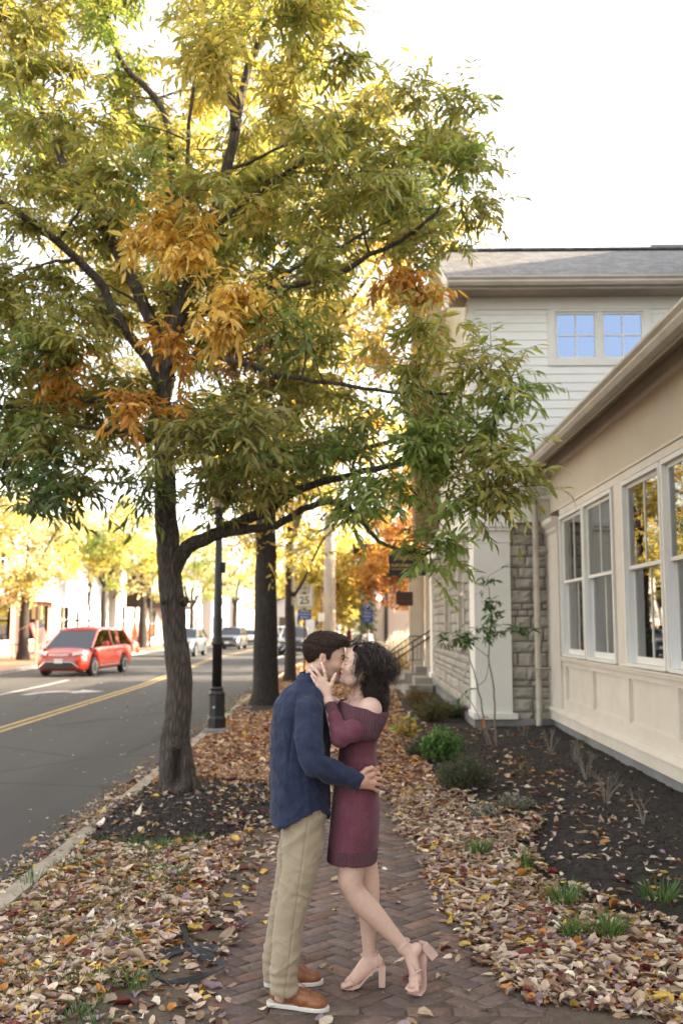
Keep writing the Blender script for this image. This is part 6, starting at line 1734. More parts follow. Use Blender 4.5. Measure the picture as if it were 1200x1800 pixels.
# left hand on his cheek, the near one
def hp_(x, y, Y): return D(x, y, Y)
yb = 4.845
v.rc(hp_(577,1232,yb-.006), hp_(575,1220,yb-.004), .024, .022, .008, sy=1.3)
for (ax_, ay_, bx_, by_, r_) in ((575,1220,571,1196,.0135),(574,1219,565,1195,.013),(573,1220,561.5,1199,.0125),(574,1221,559,1205,.0115),(577,1219,576,1203,.0125)):
    v.rc(hp_(ax_,ay_,yb-.004), hp_(bx_,by_,yb-.008), r_, r_*.86, .010)
FG = {'index':[(572.5,1193,yb-.008),(570.5,1181,yb-.014),(568,1173,yb-.008),(565.5,1167,yb+.002)],
      'middle':[(564.5,1192,yb-.008),(558,1182,yb-.012),(553,1176,yb-.004),(549,1171.5,yb+.008)],
      'ring':[(561,1198,yb-.008),(553.5,1189.5,yb-.010),(549,1184,yb-.002),(545,1179,yb+.008)],
      'pinky':[(558,1204.5,yb-.006),(553,1197.5,yb-.006),(550.5,1193,yb+.002),(548,1189,yb+.010)]}
for k, q in FG.items(): finger(v, [hp_(*p) for p in q], .0085 if k != 'pinky' else .0075, .0062 if k != 'pinky' else .0055, .003)
finger(v, [hp_(577,1218,yb-.004), hp_(581.5,1205,yb-.012), hp_(585,1195,yb-.012), hp_(589,1186,yb-.004)], .0120, .0075, .005)
# right hand resting on his far shoulder
v.rc(D(590,1235,5.12), D(575,1225,5.13), .022, .020, .01)
for i in range(4): finger(v, [D(575,1218+5*i,5.13), D(562,1214+5*i,5.14), D(553,1214+5*i,5.135)], .0085, .006)
finger(v, [D(584,1220,5.12), D(578,1210,5.125), D(573,1205,5.13)], .010, .0075)
def limb(pts, k=.02):
    v.chain([D(*p) for p,_ in pts], [r for _,r in pts], k)
limb([((650,1262,4.85),.040),((600,1294,4.745),.034),((578,1236,4.835),.024)]); limb([((642,1262,5.14),.040),((612,1273,5.19),.034),((592,1238,5.13),.022)])
limb([((633,1270,YW),.085),((628,1330,YW),.085),((628,1400,YW),.10),((630,1450,YW),.10)], .03)
# legs
def wc(L, k=.02):
    v.chain([D(*p) for p,_ in L], [r for _,r in L], k)
wc([((624,1455,4.92),.085),((619,1510,4.915),.070),((616,1540,4.91),.060),((620,1562,4.915),.053),((634,1583,4.93),.055),((654,1604,4.945),.052),((680,1632,4.96),.040),((702,1656,4.972),.031),((711,1667,4.975),.030)], .03)
v.el(D(607,1551,4.895), (.024,.028,.034), .03)
wc([((630,1450,5.05),.078),((641,1517,5.065),.062),((647,1548,5.07),.055),((649,1565,5.07),.050),((648,1600,5.075),.050),((648,1635,5.08),.040),((648,1668,5.085),.030),((650,1684,5.09),.031)])
# raised foot (toes down, heel lifted)
wc([((709,1665,4.975),.030),((719,1676,4.975),.031),((727,1700,4.965),.029),((731,1722,4.955),.027)], .015)
v.el(D(732,1668,4.985), (.026,.027,.030), .02)
wc([((728,1722,4.955),.026),((727,1732,4.945),.021)], .012)
toe = [(735,1741,.0105),(729.5,1743,.0085),(724.5,1743.5,.0080),(720,1742,.0075),(716,1739,.0070)]
for i, (tx, ty, r_) in enumerate(toe):
    yy = 4.925+.0085*i; v.rc(D(732-3.0*i, 1730, yy+.008), D(tx-2, ty-1, yy-.004), r_*1.15, r_, .004)
# planted foot, in profile pointing left
wc([((650,1684,5.09),.031),((640,1697,5.085),.031),((625,1716,5.075),.027),((615,1726,5.07),.022)], .015)
v.el(D(664,1690,5.09), (.026,.028,.026), .02)
wc([((661,1692,5.09),.026),((640,1708,5.08),.024),((622,1724,5.07),.020)], .02)
for i, yy in enumerate((5.035,5.055,5.072,5.086,5.098)):
    r_ = (.0115,.009,.0085,.008,.0075)[i]
    v.rc(D(616,1729,yy), D(604+2.0*i,1734-2.2*i,yy-.004), r_*1.15, r_, .005)
V, Q = v.mesh(); C = np.tile(np.array(WS), (len(V),1)); hm = np.linalg.norm(V-WH.o,axis=1) < .18; C[hm] = head_color(V[hm], WH, True, WS, (.47,.17,.16))
for c_, s_ in ((D(600,1553,4.87),.035),(D(645,1548,5.02),.035)):
    w = .30*np.exp(-(np.linalg.norm(V-c_,axis=1)/s_)**2)[:,None]; C = C*(1-w)+np.array([.58,.33,.26])*w
w = .35*sstep(.16,.03,V[:,2])[:,None]; C = C*(1-w)+np.array([.60,.36,.30])*w
put('body', V, Q, M['skin'], woman, C)
# nails
mb = MB()
def blob(mb, c, u, r, n=8):
    c = np.array(c); u = np.array(u)/np.linalg.norm(u); a_ = np.cross(u,[0,1,0]); a_ /= np.linalg.norm(a_); b_ = np.cross(u,a_)
    V = []; F = []
    for i in range(1,5):
        th = math.pi*i/5
        for k in range(n): ph = 2*math.pi*k/n; V.append(c + u*math.cos(th)*r[0] + (a_*math.cos(ph)*r[1]+b_*math.sin(ph)*r[2])*math.sin(th))
    for i in range(3):
        for k in range(n): F.append((i*n+k, i*n+(k+1)%n, (i+1)*n+(k+1)%n, (i+1)*n+k))
    F += [tuple(range(n-1,-1,-1)), tuple(range(3*n,4*n))]
    mb.add(V, F)
for k, q in list(FG.items()) + [('thumb', [(585,1195,yb-.012),(589,1186,yb-.004)])]:
    a_, b_ = D(*q[-2]), D(*q[-1]); u = (b_-a_)/np.linalg.norm(b_-a_)
    mb = MB(); blob(mb, b_ + u*.004 + np.array([0,-.0045,0]), u, (.0085,.0045,.003))
    mb.V = [tuple(np.array(q)-np.array(woman.location)) for q in mb.V]
    mb.build('fingernail', M.setdefault('nail', None) or M.__setitem__('nail', mat('pale_nail_polish', (.80,.70,.66), (.76,.66,.62), rough=.2)) or M['nail'], woman, smooth=True)
# ring
mb = MB(); c = D(556.5,1193.3,yb-.010); a_ = D(*FG['ring'][0]); b_ = D(*FG['ring'][1]); u = (b_-a_)/np.linalg.norm(b_-a_)
e1 = np.cross(u,[0,1,0]); e1 /= np.linalg.norm(e1); e2 = np.cross(u,e1)
mb.tube([c+.0095*(math.cos(t_)*e1+math.sin(t_)*e2) for t_ in np.linspace(0,2*math.pi,17)], .0012, 5, cap=False)
mb.V = [tuple(np.array(q)-np.array(woman.location)) for q in mb.V]
rg = mb.build('ring', mat('gold', (.75,.55,.25), metallic=1, rough=.25), woman, smooth=True)
mb = MB(); blob(mb, c+np.array([.001,-.012,.0]), (0,1,0), (.003,.0045,.0045)); mb.V = [tuple(np.array(q)-np.array(woman.location)) for q in mb.V]
mb.build('gem', mat('dark_sapphire', (.01,.012,.03), rough=.05, spec=1), rg)
# necklace
mb = MB(); mb.tube([D(623,1213,4.925), D(617,1224,4.895), D(613,1236,4.890), D(616,1238,4.885), D(628,1226,4.895), D(640,1214,4.90)], .0012, 4)
mb.V = [tuple(np.array(q)-np.array(woman.location)) for q in mb.V]; mb.build('necklace', bpy.data.materials['gold'], woman, smooth=True)

# dress body
v = Vol((-.26, 4.60, .62), (.30, 5.30, 1.42), .0042)
ys = [1240,1265,1295,1325,1350,1380,1410,1440,1480,1519]
xl = [604,600,597,596,593,588,584,581,577,573]; xr = [660,667,664,661,662,664.5,667,667.5,665,662]
wy = [.13,.15,.150,.148,.155,.170,.182,.184,.178,.172]
Z = [D(620,y,YW)[2] for y in ys]; XL = [D(x,y,YW)[0] for x,y in zip(xl,ys)]; XR = [D(x,y,YW)[0] for x,y in zip(xr,ys)]
v.loft(Z, (np.array(XL)+XR)/2, (np.array(XR)-XL)/2, YW, wy, ex=2.15)
v.rc(D(606,1268,4.93), D(606,1272,5.04), .05, .05, .03)
# near sleeve
Sh, El, Wt = D(650,1268,4.845), D(598,1296,4.735), D(581,1240,4.825)
v.rc(Sh, (Sh+El)/2, .047, .052, .02); v.rc((Sh+El)/2, El, .054, .043, .02); v.rc(El, El*.45+Wt*.55, .043, .035, .022); v.rc(El*.45+Wt*.55, Wt, .035, .031, .01)
Sh2, El2, Wt2 = D(642,1265,5.15), D(612,1275,5.20), D(592,1240,5.13)
v.rc(Sh2, El2, .056, .045, .02); v.rc(El2, Wt2, .045, .032, .02)
ud = (Wt-El)/np.linalg.norm(Wt-El)
v.cut(lambda P: (P-(Wt+ud*.010)) @ ud, k=.003, lo=Wt-[.05,.06,.02], hi=Wt+[.05,.06,.07])
v.rc(Wt-ud*.02, Wt+ud*.05, .0255, .0255, .003, mode='sub')
zh = D(618,1520,YW)[2]
v.cut(lambda P: zh - P[...,2], k=.003)
v.loft([zh-.03, zh+.03], D(618,1519,YW)[0], .105, YW, .145, mode='sub', k=.004)
V, Q = v.mesh(); nr = vnormals(V, Q)
d1 = np.linalg.norm(V-El, axis=1); fe = np.exp(-(d1/.07)**2)
t = .004*ridge(V*[1,.6,.2], 5, 3) + fe*.0045*np.sin(((V-El) @ np.array([.5,0,.86]))*95 + 2*vnoise(V,9,2))
t += .005*np.exp(-((V[:,2]-1.08)/.05)**2)*np.sin((V[:,2]+V[:,0]*.5)*80+2*vnoise(V,7,1))*(V[:,0] > .0)
t += .009*np.exp(-((V[:,0]-D(612,1450,4.82)[0]-.02*(V[:,2]-.8))/.012)**2)*(V[:,1] < 4.9)*(V[:,2] < .93)*-1*.5
V = V + nr*t[:,None]
th = np.arctan2((V[:,1]-YW)/.17, (V[:,0]-D(622,1400,YW)[0])/.12); rib = th*.145
wgt = sstep(zh+.095, zh+.088, V[:,2])
dc = (V-Wt) @ ud; nearc = (np.linalg.norm(V-Wt,axis=1) < .075) & (V[:,1] < 4.9)
wgt = np.where(nearc, sstep(-.050,-.045,dc), wgt)
e1 = np.cross(ud,[0,1,0]); e1 /= np.linalg.norm(e1); e2 = np.cross(ud,e1); thc = np.arctan2((V-Wt)@e2, (V-Wt)@e1)
rib = np.where(nearc, thc*.034, rib)
dress = put('dress', V, Q, M['knit'], woman, extra={'rib': rib, 'ribw': wgt})
# folded off-shoulder collar
ax_ = D(628,1262,YW); tilt = R(-13)
CF = Frame(ax_, (math.cos(tilt),0,-math.sin(tilt)*-1), (math.sin(tilt)*-1*-1,0,math.cos(tilt)))
CF = Frame(ax_, (math.cos(R(13)),0,-math.sin(R(13))), (math.sin(R(13)),0,math.cos(R(13))))
v = Vol((-.24, 4.66, 1.16), (.32, 5.32, 1.47), .0034)
v.loft([-.075,-.055,-.02,.02,.055,.068], [.010,.010,.012,.016,.020,.020], [.108,.118,.124,.128,.127,.120], 0.0, [.222,.236,.240,.230,.208,.192], ex=2.3, k=.006, fr=CF)
v.loft([.03,.10], [.018,.020], [.112,.118], 0.0, [.178,.184], ex=2.3, k=.010, mode='sub', fr=CF)
V, Q = v.mesh(); q = CF.to_local(V); nr = vnormals(V, Q)
th = np.arctan2(q[:,1]/.20, (q[:,0]-.015)/.125)
V = V + nr*(.004*vnoise(V*[1,1,.5], 14, 3) - .004*np.exp(-((q[:,2]+.035+.05*q[:,0])/.02)**2)*vnoise(V, 9, 8))[:,None]
put('collar', V, Q, M['knit'], woman, extra={'rib': th*.165 + q[:,2]*.25, 'ribw': np.ones(len(V))})

# sandals
def strip(parent, pts, w, th, name, up=(0,0,1)):
    mb = MB(); pts = [np.array(p) for p in pts]; V = []; F = []
    for i, p in enumerate(pts):
        t_ = pts[min(i+1,len(pts)-1)]-pts[max(i-1,0)]; t_ /= np.linalg.norm(t_); nn = np.array(up, float) if not callable(up) else up(p)
        s_ = np.cross(t_, nn); s_ /= (np.linalg.norm(s_)+1e-9); nn = np.cross(s_, t_)
        for (a_, b_) in ((-1,-1),(1,-1),(1,1),(-1,1)): V.append(p + s_*a_*w/2 + nn*b_*th/2)
        if i:
            for k in range(4): F.append((4*i-4+k, 4*i-4+(k+1)%4, 4*i+(k+1)%4, 4*i+k))
    F += [(3,2,1,0), tuple(range(len(V)-4, len(V)))]
    mb.add(V, F); mb.V = [tuple(np.array(q)-np.array(woman.location)) for q in mb.V]; return mb.build(name, M['sandal'], parent)
def sole_loft(pts, name, parent):     # pts: (center, right half vector, thickness vector)
    V = []; F = []
    for i, (c, h, t_) in enumerate(pts):
        c, h, t_ = map(np.array, (c, h, t_)); V += [c-h, c+h, c+h+t_, c-h+t_]
        if i:
            for k in range(4): F.append((4*i-4+k, 4*i-4+(k+1)%4, 4*i+(k+1)%4, 4*i+k))
    F += [(3,2,1,0), tuple(range(len(V)-4, len(V)))]
    mb = MB(); mb.add(V, F); mb.V = [tuple(np.array(q)-np.array(woman.location)) for q in mb.V]; return mb.build(name, M['sandal'], parent)
def heel_block(top, bot, wt, wb, dt, db, parent):
    V = []; 
    for c, (wx, wyy) in ((np.array(top),(wt,dt)),(np.array(bot),(wb,db))):
        for a_, b_ in ((-1,-1),(1,-1),(1,1),(-1,1)): V.append(c + np.array([a_*wx/2, b_*wyy/2, 0]))
    mb = MB(); mb.add(V, [(0,1,2,3),(7,6,5,4)]+[(k,(k+1)%4,4+(k+1)%4,4+k) for k in range(4)]); mb.V = [tuple(np.array(q)-np.array(woman.location)) for q in mb.V]; return mb.build('heel', M['sandal'], parent)
# planted sandal
yv = np.array([0,1.,0])
P0 = [(D(599,1737.5,5.07),.020),(D(606,1739,5.07),.036),(D(620,1739,5.07),.040),(D(632,1732,5.07),.034),(D(645,1717,5.08),.029),(D(656,1706,5.09),.028),(D(666,1702,5.09),.029),(D(675,1700,5.09),.024)]
for i in range(len(P0)): P0[i] = (P0[i][0]*1.0, P0[i][1])
P0 = [(np.array([p[0], p[1], max(p[2], .004)]), w) for p, w in P0]
s1 = sole_loft([(p, yv*w, (0,0,.013)) for p, w in P0], 'sandal', woman)
tb = D(671,1700,5.09); heel_block((tb[0], 5.09, tb[2]), (D(671,1733,5.09)[0], 5.09, 0.003), .034, .030, .050, .040, s1)
def arc_strap(parent, c, axis, side, up, rs, ru, skew, w=.006, name='strap', a0=-.15, a1=1.15):
    c = np.array(c); pts = []
    for t_ in np.linspace(a0*math.pi, a1*math.pi, 14):
        pts.append(c + np.array(side)*math.cos(t_)*rs + np.array(up)*math.sin(t_)*ru + np.array(axis)*skew*math.cos(t_))
    return strip(parent, pts, w, .003, name, up=lambda p: (p-c))
fx_ = D(604,1736,5.07)-D(618,1727,5.07); fx_ /= np.linalg.norm(fx_)
upn = np.array([-.45,0,.89])
arc_strap(s1, D(612,1731,5.070), fx_, (0,-1,0), upn, .041, .027, .010)
arc_strap(s1, D(616,1728,5.070), fx_, (0,-1,0), upn, .041, .031, -.012)
strip(s1, [D(652,1716,5.055), D(660,1700,5.052), D(665,1685,5.055), D(666,1676,5.068)], .006, .003, 'strap', up=(0,-1,0))
c = np.array(D(650,1675,5.087)); strip(s1, [c+np.array([math.cos(t_)*.0375, math.sin(t_)*.037, .004*math.cos(t_)]) for t_ in np.linspace(0,2*math.pi,20)], .009, .003, 'ankle_strap', up=lambda p: (p-c)*[1,1,0])
# raised sandal: sole runs up the right side of the foot
sv = D(724,1700,4.965)-D(750,1700,4.965)
def SW(x, y, Y): return np.array(D(x, y, Y))
lat = np.array([.78,-.62,0.0]); top_ = np.array([-.62,-.78,0.0])
P1 = [(SW(722,1748,4.955),.028),(SW(730,1748,4.965),.034),(SW(736,1738,4.975),.035),(SW(738,1722,4.985),.032),(SW(739,1702,4.990),.027),(SW(741,1684,4.995),.026),(SW(742,1668,5.005),.026),(SW(742,1655,5.01),.020)]
s2 = sole_loft([(p, lat*w, -top_*.010) for p, w in P1], 'sandal', woman)
ht, hb = SW(746,1662,4.985), SW(764,1682,4.99)
dd = (hb-ht); nn = np.cross(dd, [0,1,0]); nn /= np.linalg.norm(nn)
V = []
for c, w, dp in ((ht,.017,.022),(hb,.020,.020)):
    for a_, b_ in ((-1,-1),(1,-1),(1,1),(-1,1)): V.append(c + nn*a_*w + np.array([0,1,0])*b_*dp)
mb = MB(); mb.add(V, [(0,1,2,3),(7,6,5,4)]+[(k,(k+1)%4,4+(k+1)%4,4+k) for k in range(4)]); mb.V = [tuple(np.array(q)-np.array(woman.location)) for q in mb.V]; mb.build('heel', M['sandal'], s2)
dn = np.array([0,0,1.])
arc_strap(s2, SW(727,1732,4.950), dn, lat, top_, .036, .024, .010)
arc_strap(s2, SW(730,1712,4.958), dn, lat, top_, .033, .031, .028)
arc_strap(s2, SW(730,1690,4.965), dn, lat, top_, .030, .034, -.045)
c = SW(708,1661,4.974); axn = SW(719,1676,4.975)-SW(702,1655,4.97); axn /= np.linalg.norm(axn); e1 = np.cross(axn,[0,1,0]); e1 /= np.linalg.norm(e1); e2 = np.cross(axn,e1)
strip(s2, [c+(e1*math.cos(t_)+e2*math.sin(t_))*.034 for t_ in np.linspace(0,2*math.pi,20)], .007, .003, 'ankle_strap', up=lambda p: (p-c))

# woman's curls
v = Vol(WH.o-[.14,.16,.30], WH.o+[.22,.16,.17], .004)
v.el((-.026,0,.046), (.098,.083,.082), .01, fr=WH)
v.el(D(650,1168,4.93), (.080,.095,.090), .03); v.el(D(657,1196,4.94), (.062,.100,.080), .03); v.el(D(667,1220,4.95), (.040,.085,.055), .03)
# keep the face and front of the neck free
v.cut(lambda P: (WH.to_local(P)[...,0] - np.interp(WH.to_local(P)[...,2], [-.3,-.12,-.05,.05,.085,.12], [-.045,-.01,.030,.036,.066,.085])), k=.012)
V, Q = v.mesh(); nr = vnormals(V, Q)
V = V + nr*(.008*vnoise(V, 26, 3) + .007*vnoise(V, 45, 5))[:,None]
wh = put('hair', V, Q, M['hair_core'], woman)
q = WH.to_local(V)
idx = rng.choice(len(V), 6500); q0 = q[idx]
top = q0[:,2] > .03
tw = np.zeros((len(idx),3)); out = V[idx]-D(648,1170,4.93); out[:,2] *= .2; out /= np.linalg.norm(out,axis=1,keepdims=True)
tw = out*.22 + np.array([.18,0,-.95]) + rng.normal(0,.16,tw.shape)
tw = np.where(top[:,None], out*.45+np.array([.45,0,-.15])+rng.normal(0,.18,tw.shape), tw); tw = tw - nr[idx]*np.sum(tw*nr[idx],1,keepdims=True)*.8
L = np.where(top, rng.uniform(.07,.14,len(idx)), rng.uniform(.05,.10,len(idx)))
low = V[idx][:,2] < D(665,1225,4.95)[2]; L[low] *= .5
Vs, Qs = strands(V[idx]-nr[idx]*.006, tw, nr[idx], L, rng.uniform(.0008,.0017,len(idx)), 24, .30, curl=.075, cr=.0090, seed=8)
keepf = (WH.to_local(Vs.reshape(len(idx),-1,3)[:,-1])[:,0] < .03)
Vs2 = Vs.reshape(len(idx),-1,3)[keepf]; 
n_ = len(Vs2); idxq = Qs.reshape(len(idx),-1,4)[0]
put('hair_strands', Vs2.reshape(-1,3), (np.arange(n_)[:,None,None]*Vs2.shape[1]+idxq[None]).reshape(-1,4), M['hair2'], wh).location = (0,0,0)
# loose tendrils by the cheek and neck
rts = np.array([D(625+rng.uniform(-3,6), 1160+rng.uniform(-8,20), 4.845+rng.uniform(0,.02)) for _ in range(14)] + [D(612+rng.uniform(0,12),1134+rng.uniform(-3,5),4.88+rng.uniform(0,.08)) for _ in range(40)])
tg = np.array([(-.15,-.1,-1)]*14 + [(.5,0,.6)]*40, float)+rng.normal(0,.15,(54,3))
Vs, Qs = strands(rts, tg, np.tile([0,-1.,0],(54,1)), np.concatenate([rng.uniform(.06,.13,14), rng.uniform(.05,.09,40)]), np.full(54,.0013), 22, .15, curl=.05, cr=.009, seed=9)
put('tendrils', Vs, Qs, M['hair2'], wh).location = (0,0,0)
# ================================================================== street scene: far buildings, vehicles, signs, lamps
def lpart(mb, name, m, parent, smooth=False):
    return mb.build(name, m, parent, smooth)
M['wclap'] = mat('white_clapboard', (0.46,0.45,0.43), (0.42,0.41,0.39), scale=1.2, rough=.7, bump=.2, bscale=8, stretch=(.2,.2,8))
M['shadewht'] = mat('shaded_white_clapboard', (0.36,0.39,0.44), (0.32,0.35,0.40), scale=1.2, rough=.7, bump=.2, bscale=8, stretch=(.2,.2,8))  # white clapboard with its shade put into a darker, bluer colour
def brickwall_mat():
    m, t, p, out = nt('red_brick_wall')
    co = N(t, 'ShaderNodeTexCoord'); mp = N(t, 'ShaderNodeMapping'); mp.inputs['Rotation'].default_value = (math.pi/2, 0, math.pi/2)
    t.links.new(co.outputs['Object'], mp.inputs['Vector'])
    sx = N(t, 'ShaderNodeSeparateXYZ'); cb = N(t, 'ShaderNodeCombineXYZ'); t.links.new(co.outputs['Object'], sx.inputs[0])
    ad = N(t, 'ShaderNodeMath', operation='ADD'); t.links.new(sx.outputs['X'], ad.inputs[0]); t.links.new(sx.outputs['Y'], ad.inputs[1])
    t.links.new(ad.outputs[0], cb.inputs['X']); t.links.new(sx.outputs['Z'], cb.inputs['Y'])
    br = N(t, 'ShaderNodeTexBrick', Scale=1.0); br.inputs['Brick Width'].default_value = .22; br.inputs['Row Height'].default_value = .075; br.inputs['Mortar Size'].default_value = .008
    br.inputs['Color1'].default_value = rgb(.26,.095,.06); br.inputs['Color2'].default_value = rgb(.19,.07,.045); br.inputs['Mortar'].default_value = rgb(.30,.26,.22)
    t.links.new(cb.outputs[0], br.inputs['Vector']); t.links.new(br.outputs['Color'], p.inputs['Base Color']); p.inputs['Roughness'].default_value = .9
    return m
M['rbrick'] = brickwall_mat()
M['darkpane'] = glass_mat('shop_glass', (0.10,0.12,0.12), 0.28, .02)
M['awning'] = mat('dark_brown_awning', (0.05,0.032,0.026), (0.038,0.025,0.02), scale=2, rough=.9)
M['roofdark'] = mat('dark_roof', (0.09,0.085,0.085), (0.06,0.06,0.06), scale=4, rough=.9)
M['orangep'] = mat('orange_plastic', (0.75,0.14,0.03), rough=.5)
M['woodpole'] = mat('weathered_pole', (0.42,0.38,0.33), (0.30,0.27,0.23), scale=5, rough=.9, stretch=(1,1,.15), bump=.3, bscale=30)
M['tanwood'] = mat('tan_wood', (0.42,0.30,0.16), (0.33,0.23,0.12), scale=4, rough=.8, stretch=(1,1,.2))
def shopwin(parent, x, y0, y1, z0, z1, nx=1, nz=1, frame=None, depth=.12, name='window'):
    """window in a facade facing +X at plane x"""
    f = .07; mb = MB()
    mb.box(x-depth, x+.04, y0-f, y0, z0-f, z1+f); mb.box(x-depth, x+.04, y1, y1+f, z0-f, z1+f); mb.box(x-depth, x+.039, y0, y1, z1, z1+f); mb.box(x-depth, x+.055, y0, y1, z0-f, z0)
    for k in range(1, nx): yy = y0+(y1-y0)*k/nx; mb.box(x-.02, x+.02, yy-.02, yy+.02, z0, z1)
    for k in range(1, nz): zz = z0+(z1-z0)*k/nz; mb.box(x-.019, x+.019, y0, y1, zz-.02, zz+.02)
    w = wpart(mb, name, frame or M['trim'], parent)
    tot = Vector(parent.location); mb = MB(); mb.box(x-.05, x-.04, y0, y1, z0, z1); mb.V = [(v[0]-tot[0], v[1]-tot[1], v[2]-tot[2]) for v in mb.V]; mb.build('pane', M['darkpane'], w)
    return w
def wall_x(parent, x, y0, y1, z0, z1, holes, m, name='wall', th=.25):
    """facade slab with real openings, facing +X"""
    mb = MB(); ys = sorted({y0, y1, *[h[0] for h in holes], *[h[1] for h in holes]}); zs = sorted({z0, z1, *[h[2] for h in holes], *[h[3] for h in holes]})
    for a, b in zip(ys[:-1], ys[1:]):
        c0 = None
        for c, d in list(zip(zs[:-1], zs[1:]))+[(None,None)]:
            solid = c is not None and not any(h[0] <= (a+b)/2 <= h[1] and h[2] <= (c+d)/2 <= h[3] for h in holes)
            if solid and c0 is None: c0 = c
            if not solid and c0 is not None: mb.box(x-th, x, a, b, c0, prev); c0 = None
            prev = d
    return wpart(mb, name, m, parent)
FX0 = -19.6
# brick shopfront with flat roof band
b1 = thing('shop_building', 'white upper storey shop with brick piers and dark recessed windows behind the pale golden tree', 'building', (FX0-5, 56, 0))
H1 = [(51.2,55.4,.95,2.95),(56.2,57.6,.1,2.95),(58.4,62.0,.95,2.95)]
wall_x(b1, FX0, 46, 62.8, 0, 3.2, H1, M['rbrick'], 'brick_front')
for h in (H1[0], H1[2]): shopwin(b1, FX0-.05, *h, nx=2)
mb = MB(); mb.box(FX0-.2, FX0-.12, 56.2, 57.6, .1, 2.95); wpart(mb, 'door', M['brown'], b1)
mb = MB(); mb.box(FX0-.2, FX0+.9, 46, 63.0, 3.2, 3.42); wpart(mb, 'canopy', M['trim'], b1)
H1b = [(49,50.2,4.6,6.2),(53,54.2,4.6,6.2),(57,58.2,4.6,6.2),(60.4,61.6,4.6,6.2)]
wall_x(b1, FX0-.02, 46, 62.8, 3.42, 7.6, H1b, M['wclap'])
for h in H1b: shopwin(b1, FX0-.06, *h, nx=2, nz=2)
mb = MB(); mb.box(FX0-9, FX0-.26, 46, 62.8, 0, 7.4); wpart(mb, 'core', M['wclap'], b1)
mb = MB(); mb.prism([(FX0+.35,7.5),(FX0-4.5,10.2),(FX0-9.4,7.5)], 'y', 45.7, 63.1); wpart(mb, 'roof', M['roofdark'], b1)
# leftmost white house
b0 = thing('shop_building', 'bright white storefront at the far left edge of the street', 'building', (FX0-5, 39, 0))
H0 = [(36,38,.9,2.7),(41,43.5,.9,2.7),(37,38.2,4.4,6),(42,43.2,4.4,6)]
wall_x(b0, FX0+.1, 30, 45.6, 0, 7.6, H0, M['wclap'])
for h in H0: shopwin(b0, FX0+.06, *h, nx=2, nz=2)
mb = MB(); mb.box(FX0-8, FX0-.16, 30, 45.6, 0, 7.5); wpart(mb, 'core', M['wclap'], b0)
mb = MB(); mb.prism([(FX0+.5,7.55),(FX0-4,10.5),(FX0-8.4,7.55)], 'y', 29.7, 45.7); wpart(mb, 'roof', M['roofdark'], b0)
# white clapboard house in shade-toned colour
b2 = thing('clapboard_house', 'plain white clapboard house toned bluish for shade with one dark sash window and a dark downpipe', 'building', (FX0-5, 70, 0))
H2 = [(65.6,67.3,1.3,3.0),(79,79.8,1.2,3.2),(82.2,83,1.2,3.2)]
wall_x(b2, FX0-.3, 63.3, 78, 0, 5.9, H2[:1], M['shadewht']); shopwin(b2, FX0-.34, *H2[0], nx=2, nz=2)
mb = MB(); mb.box(FX0-8, FX0-.6, 63.3, 78, 0, 5.85); wpart(mb, 'core', M['wclap'], b2)
mb = MB(); mb.prism([(FX0+.1,5.9),(FX0-4,8.2),(FX0-8.4,5.9)], 'y', 63.1, 78.2); wpart(mb, 'roof', M['roofdark'], b2)
mb = MB(); mb.tube([(FX0-.2,71.8,5.8),(FX0-.2,71.8,3.4),(FX0-.2,72.4,3.2)], .07, 6); wpart(mb, 'downpipe', M['blackmetal'], b2)
# white building with awning
b3 = thing('awning_shop', 'white shop with a wide brown awning, tall window and brown door', 'building', (FX0-5, 90, 0))
H3 = [(80.5,81.3,1,3.3),(84.6,85.4,1,3.3),(91,93.5,.7,3.2),(95.2,96.3,.1,2.8),(84,85.2,5.2,6.8),(91,92.4,5.2,6.8),(97,98,5.2,6.8)]
wall_x(b3, FX0+.2, 78.4, 100, 0, 8, H3, M['wclap'])
for h in H3:
    if h != H3[3]: shopwin(b3, FX0+.16, *h, nz=2)
mb = MB(); mb.box(FX0+.02, FX0+.08, 95.2, 96.3, .1, 2.8); wpart(mb, 'door', M['tanwood'], b3)
mb = MB(); mb.prism([(FX0+.2,4.7),(FX0+2.6,3.6),(FX0+2.6,3.3),(FX0+.2,3.4)], 'y', 89, 99.5); wpart(mb, 'awning', M['awning'], b3)
mb = MB(); mb.box(FX0-8, FX0-.06, 78.4, 100, 0, 7.9); wpart(mb, 'core', M['wclap'], b3)
mb = MB(); mb.prism([(FX0+.6,8),(FX0-4,10.8),(FX0-8.4,8)], 'y', 78.2, 100.2); wpart(mb, 'roof', M['roofdark'], b3)
mb = MB(); mb.box(-18.9, -17.0, 79.5, 79.75, 3.2, 6.2); mb.box(-18.0, -17.9, 79.6, 79.7, 6.2, 6.5); 
ban = thing('hanging_banner', 'large plain dark brown panel hanging above the pavement between two street trees', 'banner', (-17.9, 79.6, 3.2))
wpart(mb, 'panel', M['awning'], ban); mb = MB(); mb.tube([(-16.95,79.6,0),(-16.95,79.6,6.6)], .09, 8); mb.box(-19.2,-16.9,79.58,79.62,6.2,6.28); wpart(mb, 'post', M['blackmetal'], ban)
